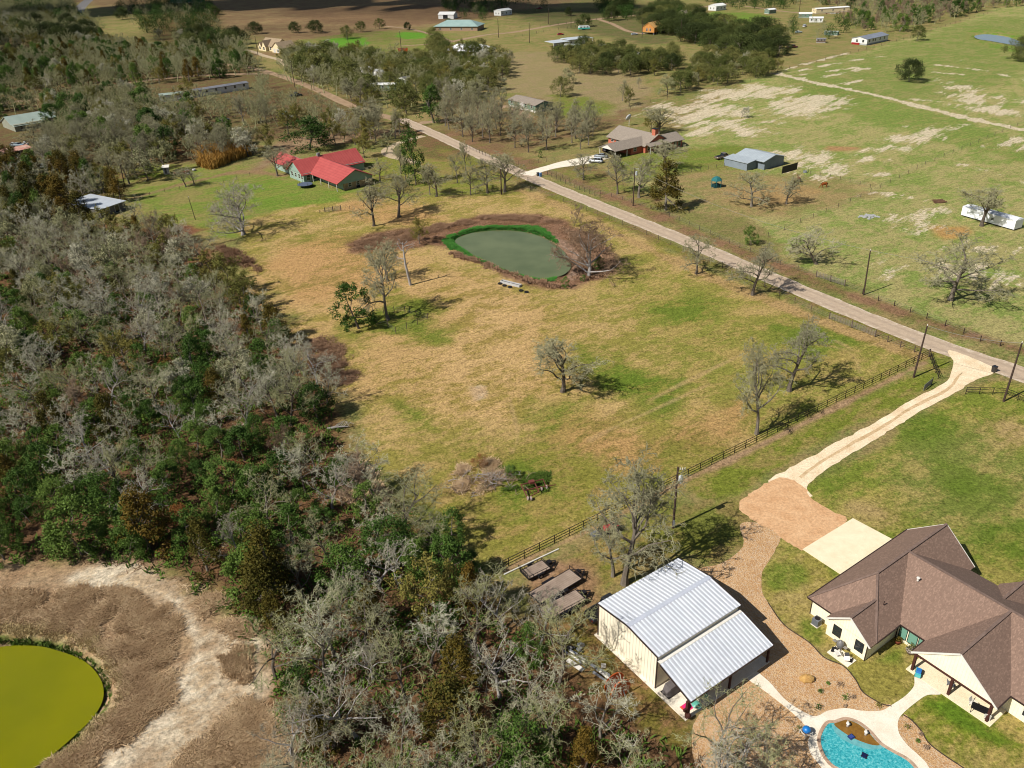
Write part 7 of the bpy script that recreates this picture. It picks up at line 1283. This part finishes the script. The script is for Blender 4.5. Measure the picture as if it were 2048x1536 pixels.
tufts('pond_weeds',[(330,1160),(420,1180),(520,1260),(480,1280),(420,1250),(400,1200)],1200,.35,.9,TBR,'brown weeds at the upper right of the sandy clearing',5,10,size=.055,gap=.42,edge=3.)
tufts('pond_weeds',[(400,1480),(500,1400),(560,1470),(640,1580),(300,1600)],3600,.4,1.,TBR,'brown weeds at the lower right of the sandy clearing',6,10,size=.055,gap=.36,edge=3.); tufts('pond_weeds',[(440,1290),(500,1300),(500,1370),(450,1350)],500,.5,.6,TBR,'patch of brown weeds on the sandy clearing',34,9,size=.055,gap=.4,edge=2.5)
tufts('pond_margin_grass',smooth_open(W2([(-60,1280),(60,1282),(130,1294),(190,1327),(213,1365),(216,1400),(188,1433),(118,1495)]),5),2200,.35,.35,TGD,'green grass ring round the near olive pond',7,5,True,.35,'grass',.1)
tufts('pale_grass',smooth_open(W2([(-60,1262),(60,1258),(150,1275),(215,1320),(243,1370),(235,1412),(190,1462),(110,1535)]),5),2600,.4,.4,TPL,'pale straw grass ring outside the near pond',8,5,True,1.1,'grass',.07)
tufts('golden_reeds',[(398,312),(440,300),(495,298),(500,312),(450,328),(425,340),(405,332)],900,3.6,1.5,TGO,'clump of tall golden reeds left of the red-roofed house',9,14,False,None,'reeds',.22)
tufts('thicket_weeds',[(600,690),(640,670),(690,690),(720,730),(715,770),(660,770),(620,740)],900,.45,1.,TRB,'brown-purple weed patch at the wood edge beside the field',10,9,size=.07,gap=.4,edge=2.5); tufts('thicket_weeds',[(420,490),(480,500),(525,545),(440,530)],500,.8,1.,TRB,'brown weeds below the bare earth patch at the left',11,9,size=.08,gap=.4,edge=2.5); tufts('thicket_weeds',[(660,930),(720,920),(790,990),(760,1040),(690,1000)],700,.5,.7,TBR,'dry brown weeds where the wood juts into the field',12)
tufts('undergrowth',[(-120,480),(330,480),(520,620),(620,740),(700,900),(860,1060),(1000,1230),(1180,1390),(1400,1540),(1500,1700),(620,1700),(520,1290),(330,1150),(100,1120),(-120,1160)],5000,.6,1.,TGD,'low green and brown undergrowth on the wood floor',13,7,size=.16); thicket()
tufts('dry_undergrowth',[(-120,480),(330,480),(520,620),(620,740),(700,900),(860,1060),(1000,1230),(1180,1390),(1400,1540),(1500,1700),(620,1700),(520,1290),(330,1150),(100,1120),(-120,1160)],2600,.5,1.2,tuftmat('litter_brush',[(104,80,58),(140,108,80)]),'dry brown brush on the wood floor',35,8,size=.08)
# brush pile
rng=random.Random(8); b=thing('brush_pile','long heap of cut grey-brown brush in the near part of the field','brush pile',G(975,968),.1)
for i in range(95):
    x,y=rng.gauss(0,2.8),rng.gauss(0,1.4); z=max(0,1.1-.1*x*x*.6-.25*y*y)+.1; a=rng.uniform(0,6.28); L=rng.uniform(1,2.6); q=MB()
    pts,_=seg_path(Vector((x-math.cos(a)*L/2,y-math.sin(a)*L/2,z*rng.random())),Vector((math.cos(a),math.sin(a),rng.uniform(-.05,.3))),L,4,.4,rng); q.tube(pts,[.06,.05,.04,.03,.02],4)
    for k in range(5): w_,_=seg_path(along(pts,rng.random()*.95)[0],Vector((rng.gauss(0,1),rng.gauss(0,1),rng.random())).normalized(),.7,2,.5,rng); q.tube(w_,[.03,.02,.012],3)
    q.build('branch',MTWIG2 if i%3 else MDEAD,b)
tufts('brush_pile_weeds',[(925,950),(1000,930),(1110,950),(1085,975),(1010,985),(930,980)],900,.35,.6,TGR if False else TGD,'green and brown weeds growing through the brush pile',15,8,size=.1,gap=.45,edge=3.); tufts('brush_pile_weeds',[(915,925),(990,920),(1010,950),(990,985),(910,980)],600,.5,.9,TBR,'brown dead weeds over the brush pile',16,8,size=.07,gap=.42,edge=3.)
for px,kd,h_,l,v in (((1131,576),'evergreen',2.6,'dark green bush at the near right lip of the green pond',0),((1165,562),'evergreen',1.5,'small green bush right of the dark bush at the pond lip',1),((1198,540),'evergreen',3.2,'dark green bush under the wide bare tree on the pond bank',2),((840,488),'mossy',7,'leafy olive tree leaning over the weed bank left of the green pond',1),((1400,136),'rust',4,'rust coloured shrub in the upper pasture',0),((960,935),'rust',2.2,'rust-brown shrub on the left end of the brush pile',1),((20,345),'cedar',9,'dark cedar at the left edge by the rusty shed',0),((1025,955),'evergreen',2.,'green shrub at the right end of the brush pile',3)): p=G(*px); tree(kd,p[0],p[1],h_,l,None,1.,v)

# a cloud high behind the camera's left: its shade lies on the far upper left, as in the photograph
def cloud():
    rng=random.Random(12); q=MB(); sx,sy=-math.cos(SHADOW),-math.sin(SHADOW); Hc=650
    m=bpy.data.materials.new('cloud'); m.use_nodes=True; t=m.node_tree; t.nodes.clear(); out=t.nodes.new('ShaderNodeOutputMaterial'); mx_=t.nodes.new('ShaderNodeMixShader'); a=t.nodes.new('ShaderNodeBsdfTransparent'); b=t.nodes.new('ShaderNodeBsdfDiffuse'); b.inputs[0].default_value=(.8,.8,.8,1); mx_.inputs[0].default_value=.07; t.links.new(a.outputs[0],mx_.inputs[1]); t.links.new(b.outputs[0],mx_.inputs[2]); t.links.new(mx_.outputs[0],out.inputs[0])
    for (x,y),r in [((-100,60),120),((60,40),100),((180,30),90),((300,20),90),((60,-10),150),((250,-15),150),((450,0),150),((600,10),130),((760,5),120),((900,10),100),((1050,12),90),((1180,20),70),((1300,20),60),((560,60),60),((700,70),50),((400,60),60),((150,95),60),((-60,110),70),((0,150),50),((900,-30),200),((1200,-20),120),((-300,20),250)]:
        p=G(x,max(y,-40)); 
        for k in range(3): q.ell((p[0]+sx*Hc+rng.gauss(0,r*.35),p[1]+sy*Hc+rng.gauss(0,r*.35),Hc+rng.uniform(-20,20)),(r*rng.uniform(.5,1.),r*rng.uniform(.5,1.),r*.3),12,7)
    o=q.build('cloud',m,None,True); o['kind']='structure'
cloud()
